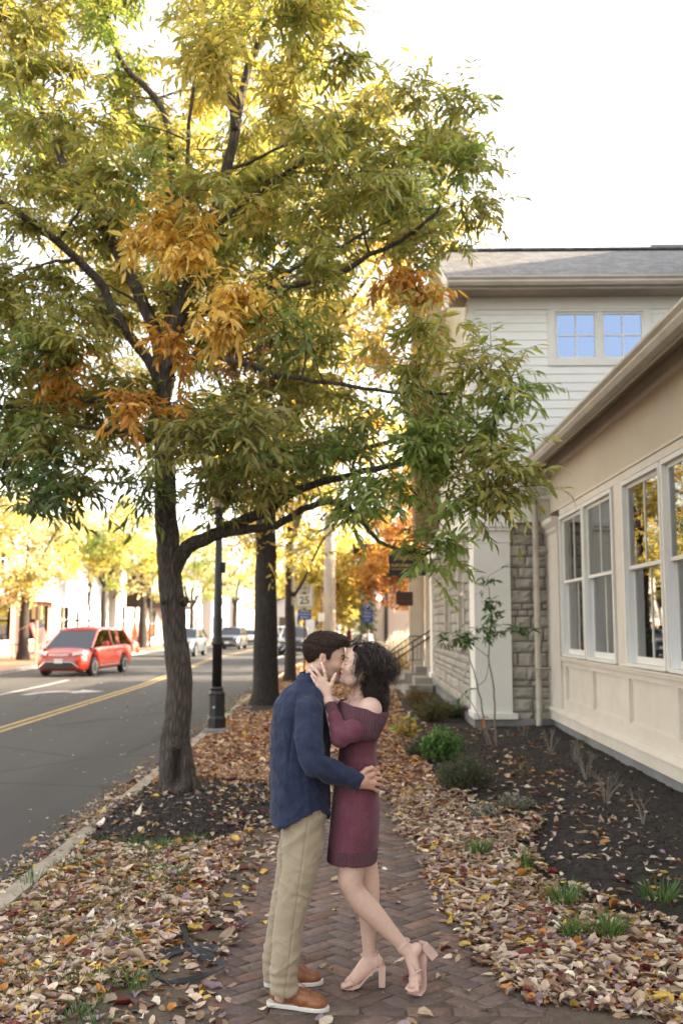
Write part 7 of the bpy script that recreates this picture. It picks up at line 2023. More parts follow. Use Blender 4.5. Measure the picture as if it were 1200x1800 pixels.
for k, (ya, yb, h, m_, lab) in enumerate([(101,118,7,'wclap','long white shop building farther up the far side of the street'),(120,136,6,'shadewht','pale house beyond the long white shop building'),(139,160,7.5,'wclap','last white house before the street bends away')]):
    b = thing('shop_building', lab, 'building', (FX0-4, (ya+yb)/2, 0)); x = FX0+.6+k*.8
    Hh = []
    y = ya+1.5
    while y < yb-2.5: Hh += [(y, y+1.5, .9, 2.8), (y+.2, y+1.3, 4.3, 5.7 if h > 6.5 else 5.4)]; y += 3.6
    wall_x(b, x, ya, yb, 0, h, Hh, M[m_])
    for q in Hh: shopwin(b, x-.04, *q)
    mb = MB(); mb.box(x-8, x-.26, ya, yb, 0, h-.1); wpart(mb, 'core', M['wclap'], b)
    mb = MB(); mb.prism([(x+.4,h),(x-4,h+2.6),(x-8.4,h)], 'y', ya-.2, yb+.2); wpart(mb, 'roof', M['roofdark'], b)
endh = thing('gabled_house', 'small pale gabled house closing the view beyond the parked vehicles', 'building', (-9, 168, 0))
mb = MB(); mb.box(-16, -4, 168, 178, 0, 5); mb.prism([(-16,5),(-10,8),(-4,5)], 'y', 168.0, 178); wpart(mb, 'wall', M['wclap'], endh)
mb = MB()
for s_ in (-1,1): mb.prism([(-10,8.0),(-10,8.35),(-10+s_*7,4.85),(-10+s_*7,4.5)], 'y', 167.4, 178.4)
wpart(mb, 'roof', M['roofdark'], endh)
for xx in (-14,-11,-8): 
    mb = MB(); mb.box(xx, xx+1.4, 167.9, 168.05, 1, 3.2); wpart(mb, 'window', M['darkroom'], endh)

# ---------------- vehicles
def paint(name, c, metallic=.1, rough=.28):
    m, t, p, out = nt(name); p.inputs['Base Color'].default_value = rgb(*c); p.inputs['Metallic'].default_value = metallic; p.inputs['Roughness'].default_value = rough; p.inputs['Coat Weight'].default_value = .8; p.inputs['Coat Roughness'].default_value = .05
    n = N(t, 'ShaderNodeTexNoise', Scale=2.5, Detail=3); co = N(t, 'ShaderNodeTexCoord'); t.links.new(co.outputs['Object'], n.inputs['Vector'])
    r = ramp(t, [(0.3, tuple(x*.85 for x in c)), (.7, c)]); t.links.new(n.outputs['Fac'], r.inputs['Fac']); t.links.new(r.outputs['Color'], p.inputs['Base Color'])
    return m
M['tyre'] = mat('tyre_rubber', (0.02,0.02,0.02), rough=.85); M['rim'] = mat('alloy_rim', (.62,.62,.64), metallic=.9, rough=.3)
M['lamp_lens'] = mat('clear_lamp_lens', (.85,.85,.86), rough=.1, coat=1.0); M['redlens'] = mat('red_lamp_lens', (.45,.02,.02), rough=.15, coat=1.0)
M['chrome'] = mat('chrome', (.75,.75,.76), metallic=1.0, rough=.12); M['blackplastic'] = mat('black_plastic', (.02,.02,.02), rough=.6)
M['carglass'] = glass_mat('car_glass', (0.03,0.035,0.03), .12); M['plate'] = mat('number_plate', (.7,.7,.72), rough=.5); M['seat'] = mat('car_interior', (.05,.045,.04), rough=.9)
def car(name, label, pm, loc, rz, L=5.0, Wd=1.95, Hh=1.75, kind='van', detail=True, group='vehicles on the street'):
    """front at -y in local space, origin on the ground below the middle"""
    root = thing(name, label, {'van':'minivan','suv':'suv','sedan':'car'}[kind], loc, rz, group)
    h = L/2; w = Wd/2
    belt = {'van':1.05,'suv':1.08,'sedan':.95}[kind]; hood = {'van':.98,'suv':1.06,'sedan':.86}[kind]
    # stations: y, bottom z, shoulder z, half width
    st = [(-h,.34,.66,.66),(-h+.06,.24,.80,.80),(-h+.28,.20,hood-.10,.93),(-h+.75,.20,hood,.985),(-h+1.15,.22,hood+.05,1.0),(-h*.25,.22,belt+.0,1.0),(h*.3,.22,belt+.03,1.0),(h-.8,.24,belt+.06,.99),(h-.25,.28,belt+.05,.95),(h-.05,.36,belt-.05,.90),(h,.42,.80,.80)]
    def section(y, zb, zs, ww):
        W_ = w*ww
        return [(-W_*.80,zb),(-W_*.96,zb+.06),(-W_,zb+.25),(-W_*1.0,(zb+zs)/2+.1),(-W_*.965,zs-.08),(-W_*.90,zs),(-W_*.55,zs+.03),(0,zs+.045),(W_*.55,zs+.03),(W_*.90,zs),(W_*.965,zs-.08),(W_,(zb+zs)/2+.1),(W_,zb+.25),(W_*.96,zb+.06),(W_*.80,zb)]
    # resample stations
    st = np.array(st); ysn_ = np.unique(np.concatenate([np.linspace(-h, h, 40), st[:,0]])); V = []; F = []
    wr = .345; ax = [-h+.95, h-1.05]
    n = 15
    for i, y in enumerate(ysn_):
        zb, zs, ww = [np.interp(y, st[:,0], st[:,k]) for k in (1,2,3)]
        # wheel arch opening: lift the lower edge over each axle
        for a in ax:
            d = abs(y-a)
            if d < wr+.07: zb = max(zb, .33+math.sqrt((wr+.07)**2-d*d))
        S = section(y, zb, zs, ww)
        V += [(x, y, z) for x, z in S]
        if i:
            for k in range(n): F.append(((i-1)*n+k, (i-1)*n+(k+1)%n, i*n+(k+1)%n, i*n+k))
    F += [tuple(range(n-1,-1,-1)), tuple(range((len(ysn_)-1)*n, len(ysn_)*n))]
    mb = MB(); mb.add(V, F); body = mb.build('body', pm, root, smooth=True)
    # greenhouse (glass) and roof
    if kind == 'van': G_ = [(-h+.75,hood+.02),(-h+1.75,Hh-.08),(-h+2.2,Hh-.02),(h-.7,Hh-.06),(h-.12,belt+.02)]
    elif kind == 'suv': G_ = [(-h+1.25,hood+.03),(-h+1.95,Hh-.08),(-h+2.3,Hh-.02),(h-.75,Hh-.05),(h-.12,belt+.02)]
    else: G_ = [(-h+1.25,hood+.03),(-h+2.0,Hh-.06),(-h+2.4,Hh-.01),(h-1.5,Hh-.06),(h-.6,belt+.02)]
    tw_, bw_ = w*.72, w*.90
    def half(z): return bw_+(tw_-bw_)*((z-belt)/(Hh-belt))
    V = [(-half(z), y, z) for y, z in G_]+[(half(z), y, z) for y, z in G_]; m_ = len(G_)
    F = [(i, i+1, m_+i+1, m_+i) for i in range(m_-1)] + [tuple(range(m_)), tuple(range(2*m_-1, m_-1, -1)), (0, m_, 2*m_-1, m_-1)]
    mb = MB(); mb.add(V, F); mb.build('window_glass', M['carglass'], root)
    # painted roof and pillars
    mb = MB(); a_, b_ = G_[1], G_[3]
    P = [(G_[1][0]-.05,G_[1][1]-.02),(G_[2][0],G_[2][1]),(G_[3][0],G_[3][1]),(G_[3][0]+.08,G_[3][1]-.06)]
    V = []; F = []
    for i, (y, z) in enumerate(P):
        q = half(z)+.02
        V += [(-q,y,z-.05),(-q*.97,y,z+.015),(-q*.5,y,z+.05),(0,y,z+.06),(q*.5,y,z+.05),(q*.97,y,z+.015),(q,y,z-.05)]
        if i:
            for k in range(6): F.append((7*i-7+k, 7*i-6+k, 7*i+1+k, 7*i+k))
    F += [tuple(range(6,-1,-1)), tuple(range(len(V)-7, len(V)))]
    mb.add(V, F); mb.build('roof', pm, root, smooth=True)
    for s in (-1,1):
        for (p0, p1) in ((G_[0],G_[1]),(G_[-1],G_[-2])): mb = MB(); mb.tube([(s*(half(p0[1])+.01), p0[0], p0[1]), (s*(half(p1[1])+.012), p1[0], p1[1])], .045, 6); mb.build('pillar', pm, root)
        for t_ in (.40,.68):
            yy = G_[1][0]+(G_[3][0]-G_[1][0])*t_; mb = MB(); mb.tube([(s*(half(belt)+.012), yy+.05, belt), (s*(half(Hh-.06)+.012), yy, Hh-.05)], .035, 6); mb.build('pillar', M['blackplastic'] if kind != 'van' else pm, root)
        mb = MB(); yy = -h+1.55; mb.box(s*(w+.02), s*(w+.24), yy, yy+.12, belt+.02, belt+.20, .03); mb.build('mirror', pm, root)
        mb = MB(); z_ = hood-.16; mb.prism([(s*w*.50,z_-.06),(s*w*.93,z_+.0),(s*w*.93,z_+.10),(s*w*.55,z_+.06)], 'y', -h-.0, -h+.42); mb.build('headlight', M['lamp_lens'], root)
        mb = MB(); mb.box(s*w*.72, s*w*.93, h-.10, h+.012, belt-.28, belt+.0, .01); mb.build('tail_light', M['redlens'], root)
        mb = MB(); mb.box(s*(w-.02), s*(w+.015), -h+1.45, h-1.5, .33, .37); mb.build('side_trim', M['chrome'], root)
        for yy in (-h*.12, h*.28): mb = MB(); mb.box(s*(w-.01), s*(w+.02), yy, yy+.18, belt-.14, belt-.11); mb.build('door_handle', M['chrome'] if kind != 'van' else pm, root)
    mb = MB(); mb.box(-w*.38, w*.38, -h-.02, -h+.1, hood-.26, hood-.16, .02); mb.build('grille', M['chrome'] if kind != 'suv' else M['blackplastic'], root)
    mb = MB(); mb.prism([(-w*.62,.30),(w*.62,.30),(w*.50,.50),(-w*.50,.50)], 'y', -h-.015, -h+.15); mb.build('lower_intake', M['blackplastic'], root)
    mb = MB(); mb.tube([(-w*.75,-h+.02,.33),(-w*.52,-h-.02,.52),(w*.52,-h-.02,.52),(w*.75,-h+.02,.33)], .022, 6); mb.build('bumper_trim', M['chrome'], root)
    mb = MB(); mb.box(-.16, .16, -h-.04, -h-.016, .48, .64); mb.build('number_plate', M['plate'], root)
    mb = MB(); mb.box(-.16, .16, h+.005, h+.02, .72, .88); mb.build('number_plate', M['plate'], root)
    mb = MB(); mb.box(-w*.85, w*.85, h-.12, h+.03, .36, .58, .03); mb.build('rear_bumper', M['blackplastic'], root)
    mb = MB(); mb.box(-w*.7, w*.7, -h+1.7, h-.5, .5, 1.0, .05)
    for s in (-1,1): mb.box(s*.18, s*.68, -h+2.2, -h+2.35, .9, 1.45, .05)
    mb.build('interior', M['seat'], root)
    for a in ax:
        for s in (-1,1):
            mb = MB(); c = (s*(w-.11), a, .335)
            mb.lathe([(.20,-.11),(.325,-.115),(.345,-.07),(.345,.07),(.325,.115),(.20,.11)], c, 20, 'x'); tyre = mb.build('wheel', M['tyre'], root)
            mb = MB(); mb.lathe([(.02,s*.04),(.05,s*.085),(.06,s*.06)], c, 12, 'x')
            for q in range(5):
                t_ = 2*math.pi*q/5; mb.tube([(c[0]+s*.07, c[1]+.04*math.cos(t_), c[2]+.04*math.sin(t_)), (c[0]+s*.09, c[1]+.21*math.cos(t_), c[2]+.21*math.sin(t_))], .03, 5)
            ring = [(c[0]+s*.095, c[1]+.215*math.cos(t_), c[2]+.215*math.sin(t_)) for t_ in np.linspace(0,2*math.pi,21)]; mb.tube(ring, .022, 5, cap=False)
            mb.build('rim', M['rim'], tyre)
    return root
car('minivan', 'shiny red minivan driving towards the camera on the far lane', paint('red_paint', (.36,.028,.012)), (-10.65,38.6,RZ), R(-7), 5.1, 2.0, 1.76, 'van')
car('parked_suv', 'dark blue grey vehicle half hidden behind the nearest tree trunk', paint('blue_grey_paint', (.045,.06,.085)), (-10.75,61,RZ), R(-3), 4.6, 1.85, 1.66, 'suv')
car('parked_suv', 'dark vehicle with pale headlights between the black lamp post and the second trunk', paint('charcoal_paint', (.03,.034,.042)), (-10.3,79,RZ), R(-2), 4.8, 1.9, 1.72, 'suv')
car('sedan', 'white car following behind the dark vehicle on the far lane', paint('white_paint', (.62,.62,.60), 0), (-10.6,97,RZ), R(-1), 4.6, 1.85, 1.5, 'sedan')
car('sedan', 'dark green car farthest up the street next to the white suv', paint('green_paint', (.05,.10,.07)), (-9.6,105,RZ), 0, 4.6, 1.85, 1.5, 'sedan')
car('parked_suv', 'white suv seen small between the second and third trunks', paint('pearl_paint', (.66,.66,.64), 0), (-9.1,116,RZ), R(0), 4.8, 1.95, 1.75, 'suv')
car('parked_suv', 'black and silver suv seen from behind, parked at the near kerb', paint('black_paint', (.035,.04,.05)), (-4.35,64.4,RZ), R(1), 4.8, 1.95, 1.78, 'suv')

# ---------------- lamp posts
def lamp_post(label, x, y, z, top=True):
    root = thing('street_lamp', label, 'street lamp', (x, y, z), group='black cast iron street lamps')
    mb = MB(); mb.box(-.19,.19,-.19,.19,-.1,.10,.02); mb.build('plinth', M['concrete'] if False else M['found'], root)
    mb = MB(); mb.lathe([(.155,.10),(.155,.25),(.145,.27),(.135,.29),(.135,.62),(.14,.65),(.12,.68),(.10,.70),(.115,.73),(.09,.76)], n=8); mb.build('base', M['blackmetal'], root)
    mb = MB(); mb.lathe([(.082,.75),(.078,1.42),(.10,1.44),(.105,1.47),(.085,1.50),(.10,1.53),(.075,1.56),(.072,1.6),(.052,3.5)], n=16); mb.build('shaft', M['blackmetal'], root, smooth=True)
    mb = MB(); mb.lathe([(.055,3.5),(.09,3.53),(.06,3.57),(.07,3.62),(.13,3.70),(.10,3.72)], n=12); mb.build('collar', M['blackmetal'], root)
    mb = MB(); mb.lathe([(.10,3.72),(.17,4.08),(.165,4.10)], n=8); mb.build('lantern_glass', M['glassd'], root)
    mb = MB(); mb.lathe([(.20,4.10),(.21,4.13),(.10,4.26),(.05,4.30),(.03,4.38),(.01,4.42)], n=8); mb.build('lantern_cap', M['blackmetal'], root)
    mb = MB(); mb.box(.055,.115,-.05,.05,2.62,2.80,.01); mb.build('outlet_box', M['blackmetal'], root)
    return root
pL = G(380, 1290); lamp_post('black street lamp post nearest the camera between the first and second trees', pL[0], pL[1], 0)
lamp_post('distant black street lamp on the far pavement beside the greenish tree', -16.6, 60.5, .06)
lamp_post('black street lamp on the far pavement under the brown hanging panel', -16.0, 81, .06)
bl = thing('slip_of_blue_tape', 'small pale blue label stuck on the base of the nearest lamp post', 'label', (pL[0], pL[1]-.158, .45))
mb = MB(); mb.box(pL[0]-.045, pL[0]-.005, pL[1]-.140, pL[1]-.130, .42, .455); wpart(mb, 'label', mat('pale_blue_label', (.35,.45,.6), rough=.5), bl)

# ---------------- signs
def text_mesh(s, size, m, parent, loc, rot=(math.pi/2,0,0), ext=.002, name='lettering', align='CENTER', space=1.0):
    cu = bpy.data.curves.new(name, 'FONT'); cu.body = s; cu.size = size; cu.align_x = align; cu.align_y = 'CENTER'; cu.extrude = ext; cu.space_character = space; cu.resolution_u = 2; cu.offset = size*.012
    o = bpy.data.objects.new(name+'_tmp', cu); COL.objects.link(o)
    dg = bpy.context.evaluated_depsgraph_get(); me = bpy.data.meshes.new_from_object(o.evaluated_get(dg)); bpy.data.objects.remove(o)
    me.materials.clear(); me.materials.append(m)
    t = obj(name, me, parent, loc); t.rotation_euler = rot; return t
M['signwhite'] = mat('sign_white', (.70,.68,.62), rough=.5); M['signblack'] = mat('sign_black', (.015,.015,.016), rough=.5); M['signblue'] = mat('sign_blue', (.035,.09,.33), rough=.45); M['gold2'] = mat('gold_lettering', (.62,.42,.14), rough=.4)
M['rust'] = mat('brown_steel_post', (.16,.085,.05), (.10,.055,.035), scale=8, rough=.7)
def plate_sign(mb, w, h, z, y=0, th=.006, r=.03):
    P = []
    for cxx, cz, a0 in ((w/2-r,h/2-r,0),(-w/2+r,h/2-r,90),(-w/2+r,-h/2+r,180),(w/2-r,-h/2+r,270)):
        for k in range(4): a = R(a0+30*k); P.append((cxx+r*math.cos(a), z+cz+r*math.sin(a)))
    mb.prism(P, 'y', y-th/2, y+th/2)
sp = thing('speed_limit_sign', 'white speed limit 25 sign with a small blue visitor sign below it', 'road sign', (-1.98, 34, 0))
mb = MB(); mb.tube([(0,.03,-.1),(0,.03,3.15)], .035, 6); mb.build('post', M['rust'], sp)
mb = MB(); plate_sign(mb, .61, .76, 2.75); p1 = mb.build('speed_panel', M['signwhite'], sp)
mb = MB()
for (a,b,c,d) in ((-.285,-.27,2.39,3.11),(.27,.285,2.39,3.11)): mb.box(a,b,-.006,-.003,c,d)
mb.box(-.27,.27,-.006,-.003,3.095,3.11); mb.box(-.27,.27,-.006,-.003,2.39,2.405); mb.build('border', M['signblack'], p1)
text_mesh('SPEED', .155, M['signblack'], p1, (0,-.006,3.01)); text_mesh('LIMIT', .155, M['signblack'], p1, (0,-.006,2.86)); text_mesh('25', .36, M['signblack'], p1, (0,-.006,2.60))
mb = MB(); plate_sign(mb, .46, .34, 2.13); p2 = mb.build('blue_panel', M['signblue'], sp)
text_mesh('VISITOR', .085, M['signwhite'], p2, (0,-.006,2.235)); text_mesh('INFORMATION', .062, M['signwhite'], p2, (0,-.006,2.135))
mb = MB(); mb.prism([(-.14,2.04),(-.08,2.075),(-.08,2.05),(.14,2.05),(.14,2.03),(-.08,2.03),(-.08,2.005)], 'y', -.006, -.003); mb.build('arrow', M['signwhite'], p2)
pk = thing('parking_sign', 'blue parking sign with a white P in a ring on a thin black post', 'parking sign', (.15, 33, 0))
mb = MB(); mb.tube([(0,.03,-.1),(0,.03,2.45)], .022, 6); mb.lathe([(.05,1.02),(.05,1.10)], (0,.03,0), 8); mb.build('post', M['blackmetal'], pk)
mb = MB(); plate_sign(mb, .34, .50, 2.10, r=.02); mb.lathe([(.13,-.003),(.13,.003)], (0,0,2.38), 20, 'y'); pp_ = mb.build('panel', M['signblue'], pk)
mb = MB(); mb.tube([(.115*math.cos(t_),-.006,2.36+.115*math.sin(t_)) for t_ in np.linspace(0,2*math.pi,25)], .008, 4, cap=False); mb.build('ring', M['signwhite'], pp_)
text_mesh('P', .19, M['signwhite'], pp_, (0,-.006,2.36)); text_mesh('Town', .10, M['signwhite'], pp_, (0,-.006,2.17)); text_mesh('Center', .095, M['signwhite'], pp_, (0,-.006,2.06)); text_mesh('Lot', .10, M['signwhite'], pp_, (0,-.006,1.95))
ws = thing('notice_sign', 'small blank white notice sign on a dark brown post beside the utility pole', 'sign', (-1.62, 39, 0))
mb = MB(); mb.tube([(0,.03,-.1),(0,.03,3.3)], .035, 6); mb.build('post', M['rust'], ws)
mb = MB(); plate_sign(mb, .24, .34, 2.08); mb.build('panel', M['signwhite'], ws)
up = thing('utility_pole', 'tall pale sunlit utility pole rising behind the kissing couple', 'utility pole', (-1.36, 41, 0))
mb = MB(); mb.tube([(0,0,-.1),(0,0,4),(0,0,9.5)], [.27,.25,.19], 14); mb.build('pole', M['woodpole'], up, smooth=True)
mb = MB(); mb.box(-1.2,1.2,-.3,-.2,8.8,8.92); mb.build('crossarm', M['woodpole'], up)
# hanging visitor sign
vs = thing('hanging_sign', 'black scroll topped hanging sign with gold visitors information lettering', 'sign', (1.17, 26.2, 3.42))
P = [(-.52,-.36),(-.30,-.36),(-.24,-.42),(.24,-.42),(.30,-.36),(.52,-.36),(.54,-.25),(.50,-.15),(.54,.0),(.54,.18),(.44,.24),(.36,.36),(.18,.38),(.10,.44),(0,.47),(-.10,.44),(-.18,.38),(-.36,.36),(-.44,.24),(-.54,.18),(-.54,0),(-.50,-.15),(-.54,-.25)]
mb = MB(); mb.prism([(x*.92, z) for x, z in P], 'y', -.02, .02); pb = mb.build('board', M['signblack'], vs)
text_mesh('VISITORS', .155, M['gold2'], pb, (0,-.022,.10)); text_mesh('INFORMATION', .125, M['gold2'], pb, (0,-.022,-.10))
mb = MB(); mb.box(-.42,.42,-.024,-.020,-.20,-.185); mb.box(-.42,.42,-.024,-.020,.205,.215); mb.tube([(-.16,-.022,.29),(-.06,-.022,.33),(.06,-.022,.33),(.16,-.022,.29)], .01, 4); mb.build('ornament', M['gold2'], pb)
mb = MB(); mb.tube([(-.6,0,.56),(.75,0,.56)], .02, 6); mb.tube([(.2,0,.56),(.5,0,.78),(.75,0,.82)], .015, 6)
for x in (-.3,.3): mb.tube([(x,0,.56),(x,0,.34)], .01, 4)
mb.build('bracket', M['blackmetal'], vs)
s2_ = thing('hanging_sign', 'small dark brown box sign hanging under the porch below the visitor sign', 'sign', (1.24, 29.6, 2.55))
mb = MB(); mb.box(-.26,.24,-.05,.05,-.17,.20,.01); mb.box(-.19,.24,-.055,.055,-.21,-.165,.008); bb = mb.build('box', M['brown'], s2_)
mb = MB(); mb.tube([(-.15,0,.2),(-.15,0,.95)], .008, 4); mb.tube([(.15,0,.2),(.15,0,.95)], .008, 4); mb.tube([(-.3,0,.95),(.7,0,.95)], .014, 5); mb.build('chain', M['blackmetal'], s2_)
mb = MB(); mb.box(-.17,.19,-.058,-.0545,-.09,-.06); mb.build('painted_line', mat('dull_red_paint', (.16,.04,.035)), bb)
# signpost, flag and freestanding sign frame on the far pavement
fp = thing('pavement_signpost', 'narrow tan post with a boxy tan panel striped black near the curb tree', 'signpost', (-15.33, 46.9, .06))
mb = MB(); mb.tube([(0,0,-.1),(0,0,2.3)], .05, 6); mb.build('post', M['tanwood'], fp)
mb = MB(); mb.box(-.25,.22,-.06,.06,2.0,2.62,.01); pb = mb.build('panel', M['tanwood'], fp); mb = MB(); mb.box(-.04,.03,-.068,-.061,1.98,2.6); mb.build('stripe', M['signblack'], pb)
fl = thing('flag', 'american flag hanging at an angle from a slanted pole by the brick shopfront', 'flag', (-15.6, 47.8, 1.9))
mb = MB(); mb.tube([(-1.0,.3,-.35),(.12,0,.14)], .02, 6); mb.build('pole', M['tanwood'], fl)
# flag cloth: grid, stripes and canton by vertex colour
nu, nv = 26, 14; Vf = []; Cf = []; Ff = []
for i in range(nu):
    for j in range(nv):
        u, v_ = i/(nu-1), j/(nv-1)
        base = np.array([-.45+.62*v_, 0, -.05+.17*v_]); dvv = np.array([.42,0,-.98])*1.0
        p_ = base + dvv*u + np.array([0, .05*math.sin(u*5+v_*6), 0]); Vf.append(p_)
        stripe = int(v_*12.99) % 2 == 0
        c_ = (.50,.05,.05) if stripe else (.68,.66,.62)
        if v_ > .46 and u < .36: c_ = (.04,.06,.20) if ((i*3+j*5) % 7) else (.5,.5,.55)
        Cf.append(c_)
for i in range(nu-1):
    for j in range(nv-1): Ff.append((i*nv+j, (i+1)*nv+j, (i+1)*nv+j+1, i*nv+j+1))
M['flagm'] = vcol_mat('flag_cloth', rough=.8, trans=.2, nvar=.05)
obj('cloth', mesh_data('cloth', np.array(Vf), [np.array(Ff)], M['flagm'], col=np.array(Cf)), fl)
cf = thing('sign_frame', 'black cross shaped yard sign post with a small pale sign hanging from it', 'sign', (-17.6, 61.5, .06))
mb = MB(); mb.box(-.06,.06,-.06,.06,0,2.55); mb.box(-.75,1.35,-.05,.05,1.95,2.06); mb.build('frame', M['blackmetal'], cf)
mb = MB(); mb.box(.25,1.15,-.02,.02,1.15,1.72,.01); mb.build('panel', M['signwhite'], cf)
cn = thing('traffic_cone', 'small orange traffic cone on the far verge beside the forked dark trunk', 'traffic cone', tuple(G(242, 1148, .06)))
mb = MB(); mb.lathe([(.15,.03),(.13,.05),(.03,.62),(.02,.64)], n=14); mb.build('cone', M['orangep'], cn); mb = MB(); mb.box(-.2,.2,-.2,.2,0,.035,.01); mb.build('base', M['orangep'], cn)
# cafe tables outside the brick shop
for k, (x, y, lab) in enumerate([(-17.9,53.0,'dark outdoor cafe table in front of the left brick window'),(-17.8,60.2,'dark outdoor cafe table in front of the right brick window')]):
    t_ = thing('cafe_table', lab, 'table', (x, y, .06), group='outdoor cafe tables')
    mb = MB(); mb.box(-.4,.4,-1.2,1.2,.70,.74,.01); mb.build('table_top', M['blackmetal'], t_)
    for a_, b_ in ((-.35,-1.1),(.35,-1.1),(-.35,1.1),(.35,1.1)): mb = MB(); mb.tube([(a_,b_,0),(a_,b_,.7)], .025, 5); mb.build('leg', M['blackmetal'], t_)
bn = thing('litter_bin', 'grey litter bin against the shade-toned white clapboard house', 'bin', (-18.9, 64.2, .06))
mb = MB(); mb.lathe([(.28,0),(.30,.85),(.32,.88),(.30,.95),(.12,1.05)], n=12); mb.build('bin_body', M['found'], bn)

# ---------------- distant pedestrians
def small_person(label, x, y, h, top, trousers, hair, skin=(.5,.32,.24), facing=-90, stride=.16, bend=0.0):
    s = h/1.75; root = thing('person', label, 'person', (x, y, 0), R(facing+90))
    v = Vol((-.45,-.4,0), (.45,.4,h+.08), .012)
    def q(a, b, ra, rb, k=.03, sy=1.0): v.rc(np.array(a)*s, np.array(b)*s, ra*s, rb*s, k, sy=sy)
    for sg in (-1,1):
        q((0,.09*sg,.92), (.10*sg*stride/.16,.09*sg,.50), .085, .062); q((.10*sg*stride/.16,.09*sg,.50), (.16*sg*stride/.16-.04,.09*sg,.07), .058, .04); q((.16*sg*stride/.16-.06,.09*sg,.04), (.16*sg*stride/.16+.12,.10*sg,.03), .04, .03)
        q((bend*.9,.19*sg,1.40), (bend*.9-.08*sg,.24*sg,1.13), .055, .045); q((bend*.9-.08*sg,.24*sg,1.13), (bend+.10-.06*sg,.20*sg,.93), .042, .032)
    q((0,0,.95), (bend*.5,0,1.18), .125, .12, sy=.75); q((bend*.5,0,1.18), (bend*.9,0,1.38), .12, .12, sy=.68)
    q((bend*.9,0,1.42), (bend,0,1.52), .055, .05); v.el(np.array((bend+.01,0,1.62))*s, np.array((.095,.078,.118))*s, .02)
    v.el(np.array((bend+.10,0,1.60))*s, np.array((.02,.014,.02))*s, .01)
    V, Q = v.mesh(); z = V[:,2]/s; C = np.tile(np.array(skin), (len(V),1))
    C[z < .95] = trousers; C[z < .09] = (.05,.04,.04); C[(z > .95) & (z < 1.47)] = top
    C[(z > 1.64) | ((z > 1.52) & (V[:,0]/s < bend-.0))] = hair
    hand = (z < 1.0) & (z > .85) & (np.abs(V[:,1])/s > .17); C[hand] = skin
    obj('body', mesh_data('body', V, [Q], M['cloth2'], smooth=True, col=C), root); return root
M['cloth2'] = vcol_mat('distant_clothing', rough=.8, nvar=.1)
small_person('distant person in a navy and red jacket and pale trousers on the pavement', -.75, 54, 1.78, (.30,.02,.035), (.42,.38,.32), (.16,.10,.06), facing=-90)
small_person('distant person in a loose white shirt and blue jeans by the parking sign', .22, 46, 1.66, (.72,.72,.70), (.12,.17,.28), (.10,.07,.05), facing=180, stride=.22, bend=.12)
# ================================================================== plants near the building, strap on the ground
M['leaf2'] = vcol_mat('shrub_leaf', rough=0.45, spec=0.45, trans=0.25, nvar=0.2, nscale=30)
M['twig'] = mat('pale_grey_twig', (.26,.22,.17), (.17,.14,.11), scale=30, rough=.85)
M['twigbrown'] = mat('brown_stem', (.10,.065,.045), (.07,.045,.03), scale=30, rough=.85)
def shrub(name, label, c, rx, ry, h, cols, nst, nl, ls, lw, spread=.6, seed=0, cat='shrub', group=None, stem=None, up=.35, wob=.25):
    st = np.random.default_rng(seed); c = np.array(c, float)
    root = thing(name, label, cat, tuple(c), group=group); mb = MB(); P=[]; Dv=[]; Cc_=[]; Lh=[]
    for k in range(nst):
        a = st.random()*6.283; r = math.sqrt(st.random()); e = np.array([rx*r*math.cos(a), ry*r*math.sin(a), h*(1-.45*r*r)*st.uniform(.55,1.08)])
        b = np.array([e[0]*.18, e[1]*.18, -.02]); m_ = (b+e)/2 + np.array([e[0]*.12, e[1]*.12, -.02]) + st.normal(0,.02,3)*wob*4
        mb.tube([b, m_, e], [.005,.0035,.0015], 3)
        n = int(nl*(st.uniform(.7,1.2)))
        t = st.random(n)**.7*.85+.15
        pos = np.where((t < .5)[:,None], b*(1-2*t[:,None])+m_*2*t[:,None], m_*(2-2*t[:,None])+e*(2*t[:,None]-1)) + st.normal(0,.012,(n,3))
        d = st.normal(0,1,(n,3)); d[:,2] = np.abs(d[:,2])*.5+up; P.append(pos); Dv.append(d); Cc_.append(cols[st.integers(0,len(cols),n)])
    pos = np.concatenate(P); d = np.concatenate(Dv); cc = np.concatenate(Cc_); n = len(pos)
    L = ls*st.uniform(.6,1.25,n)
    V, F, C = leaves(pos, d, np.array([0,0,1.])+st.normal(0,.5,(n,3)), L, L*lw, st.uniform(.1,.5,n), st.uniform(-.05,.25,n), cc, .12)
    mb.build('stems', stem or M['twigbrown'], root); obj('foliage', mesh_data('foliage', V, [F], M['leaf2'], col=C), root); return root
BG = np.array([(.09,.19,.035),(.13,.26,.05),(.06,.13,.03),(.17,.30,.07)]); DG = np.array([(.045,.075,.03),(.07,.10,.04),(.10,.12,.055),(.05,.06,.035)]); OG = np.array([(.11,.12,.03),(.16,.14,.035),(.07,.09,.025),(.20,.13,.04)])
HY_ = np.array([(.62,.50,.12),(.55,.45,.14),(.66,.55,.22),(.35,.42,.09),(.22,.34,.06),(.60,.40,.12)])
SG = np.array([(.22,.25,.19),(.30,.32,.26),(.15,.18,.13),(.38,.38,.30)])
g_ = lambda x, y: tuple(G(x, y, .05))
shrub('shrub', 'bright green leafy shrub in the middle of the row by the wall', g_(778,1338), .30, .30, .44, BG, 150, 26, .045, .5, seed=1, group='shrubs along the stone house')
shrub('shrub', 'dark twiggy shrub at the near left side of the bright green shrub', g_(735,1332), .20, .20, .30, DG, 80, 24, .028, .35, seed=2, group='shrubs along the stone house')
shrub('shrub', 'low grey green fine leaved shrub nearest the fallen leaves', g_(815,1388), .33, .28, .38, DG*1.25, 240, 34, .022, .38, seed=3, group='shrubs along the stone house')
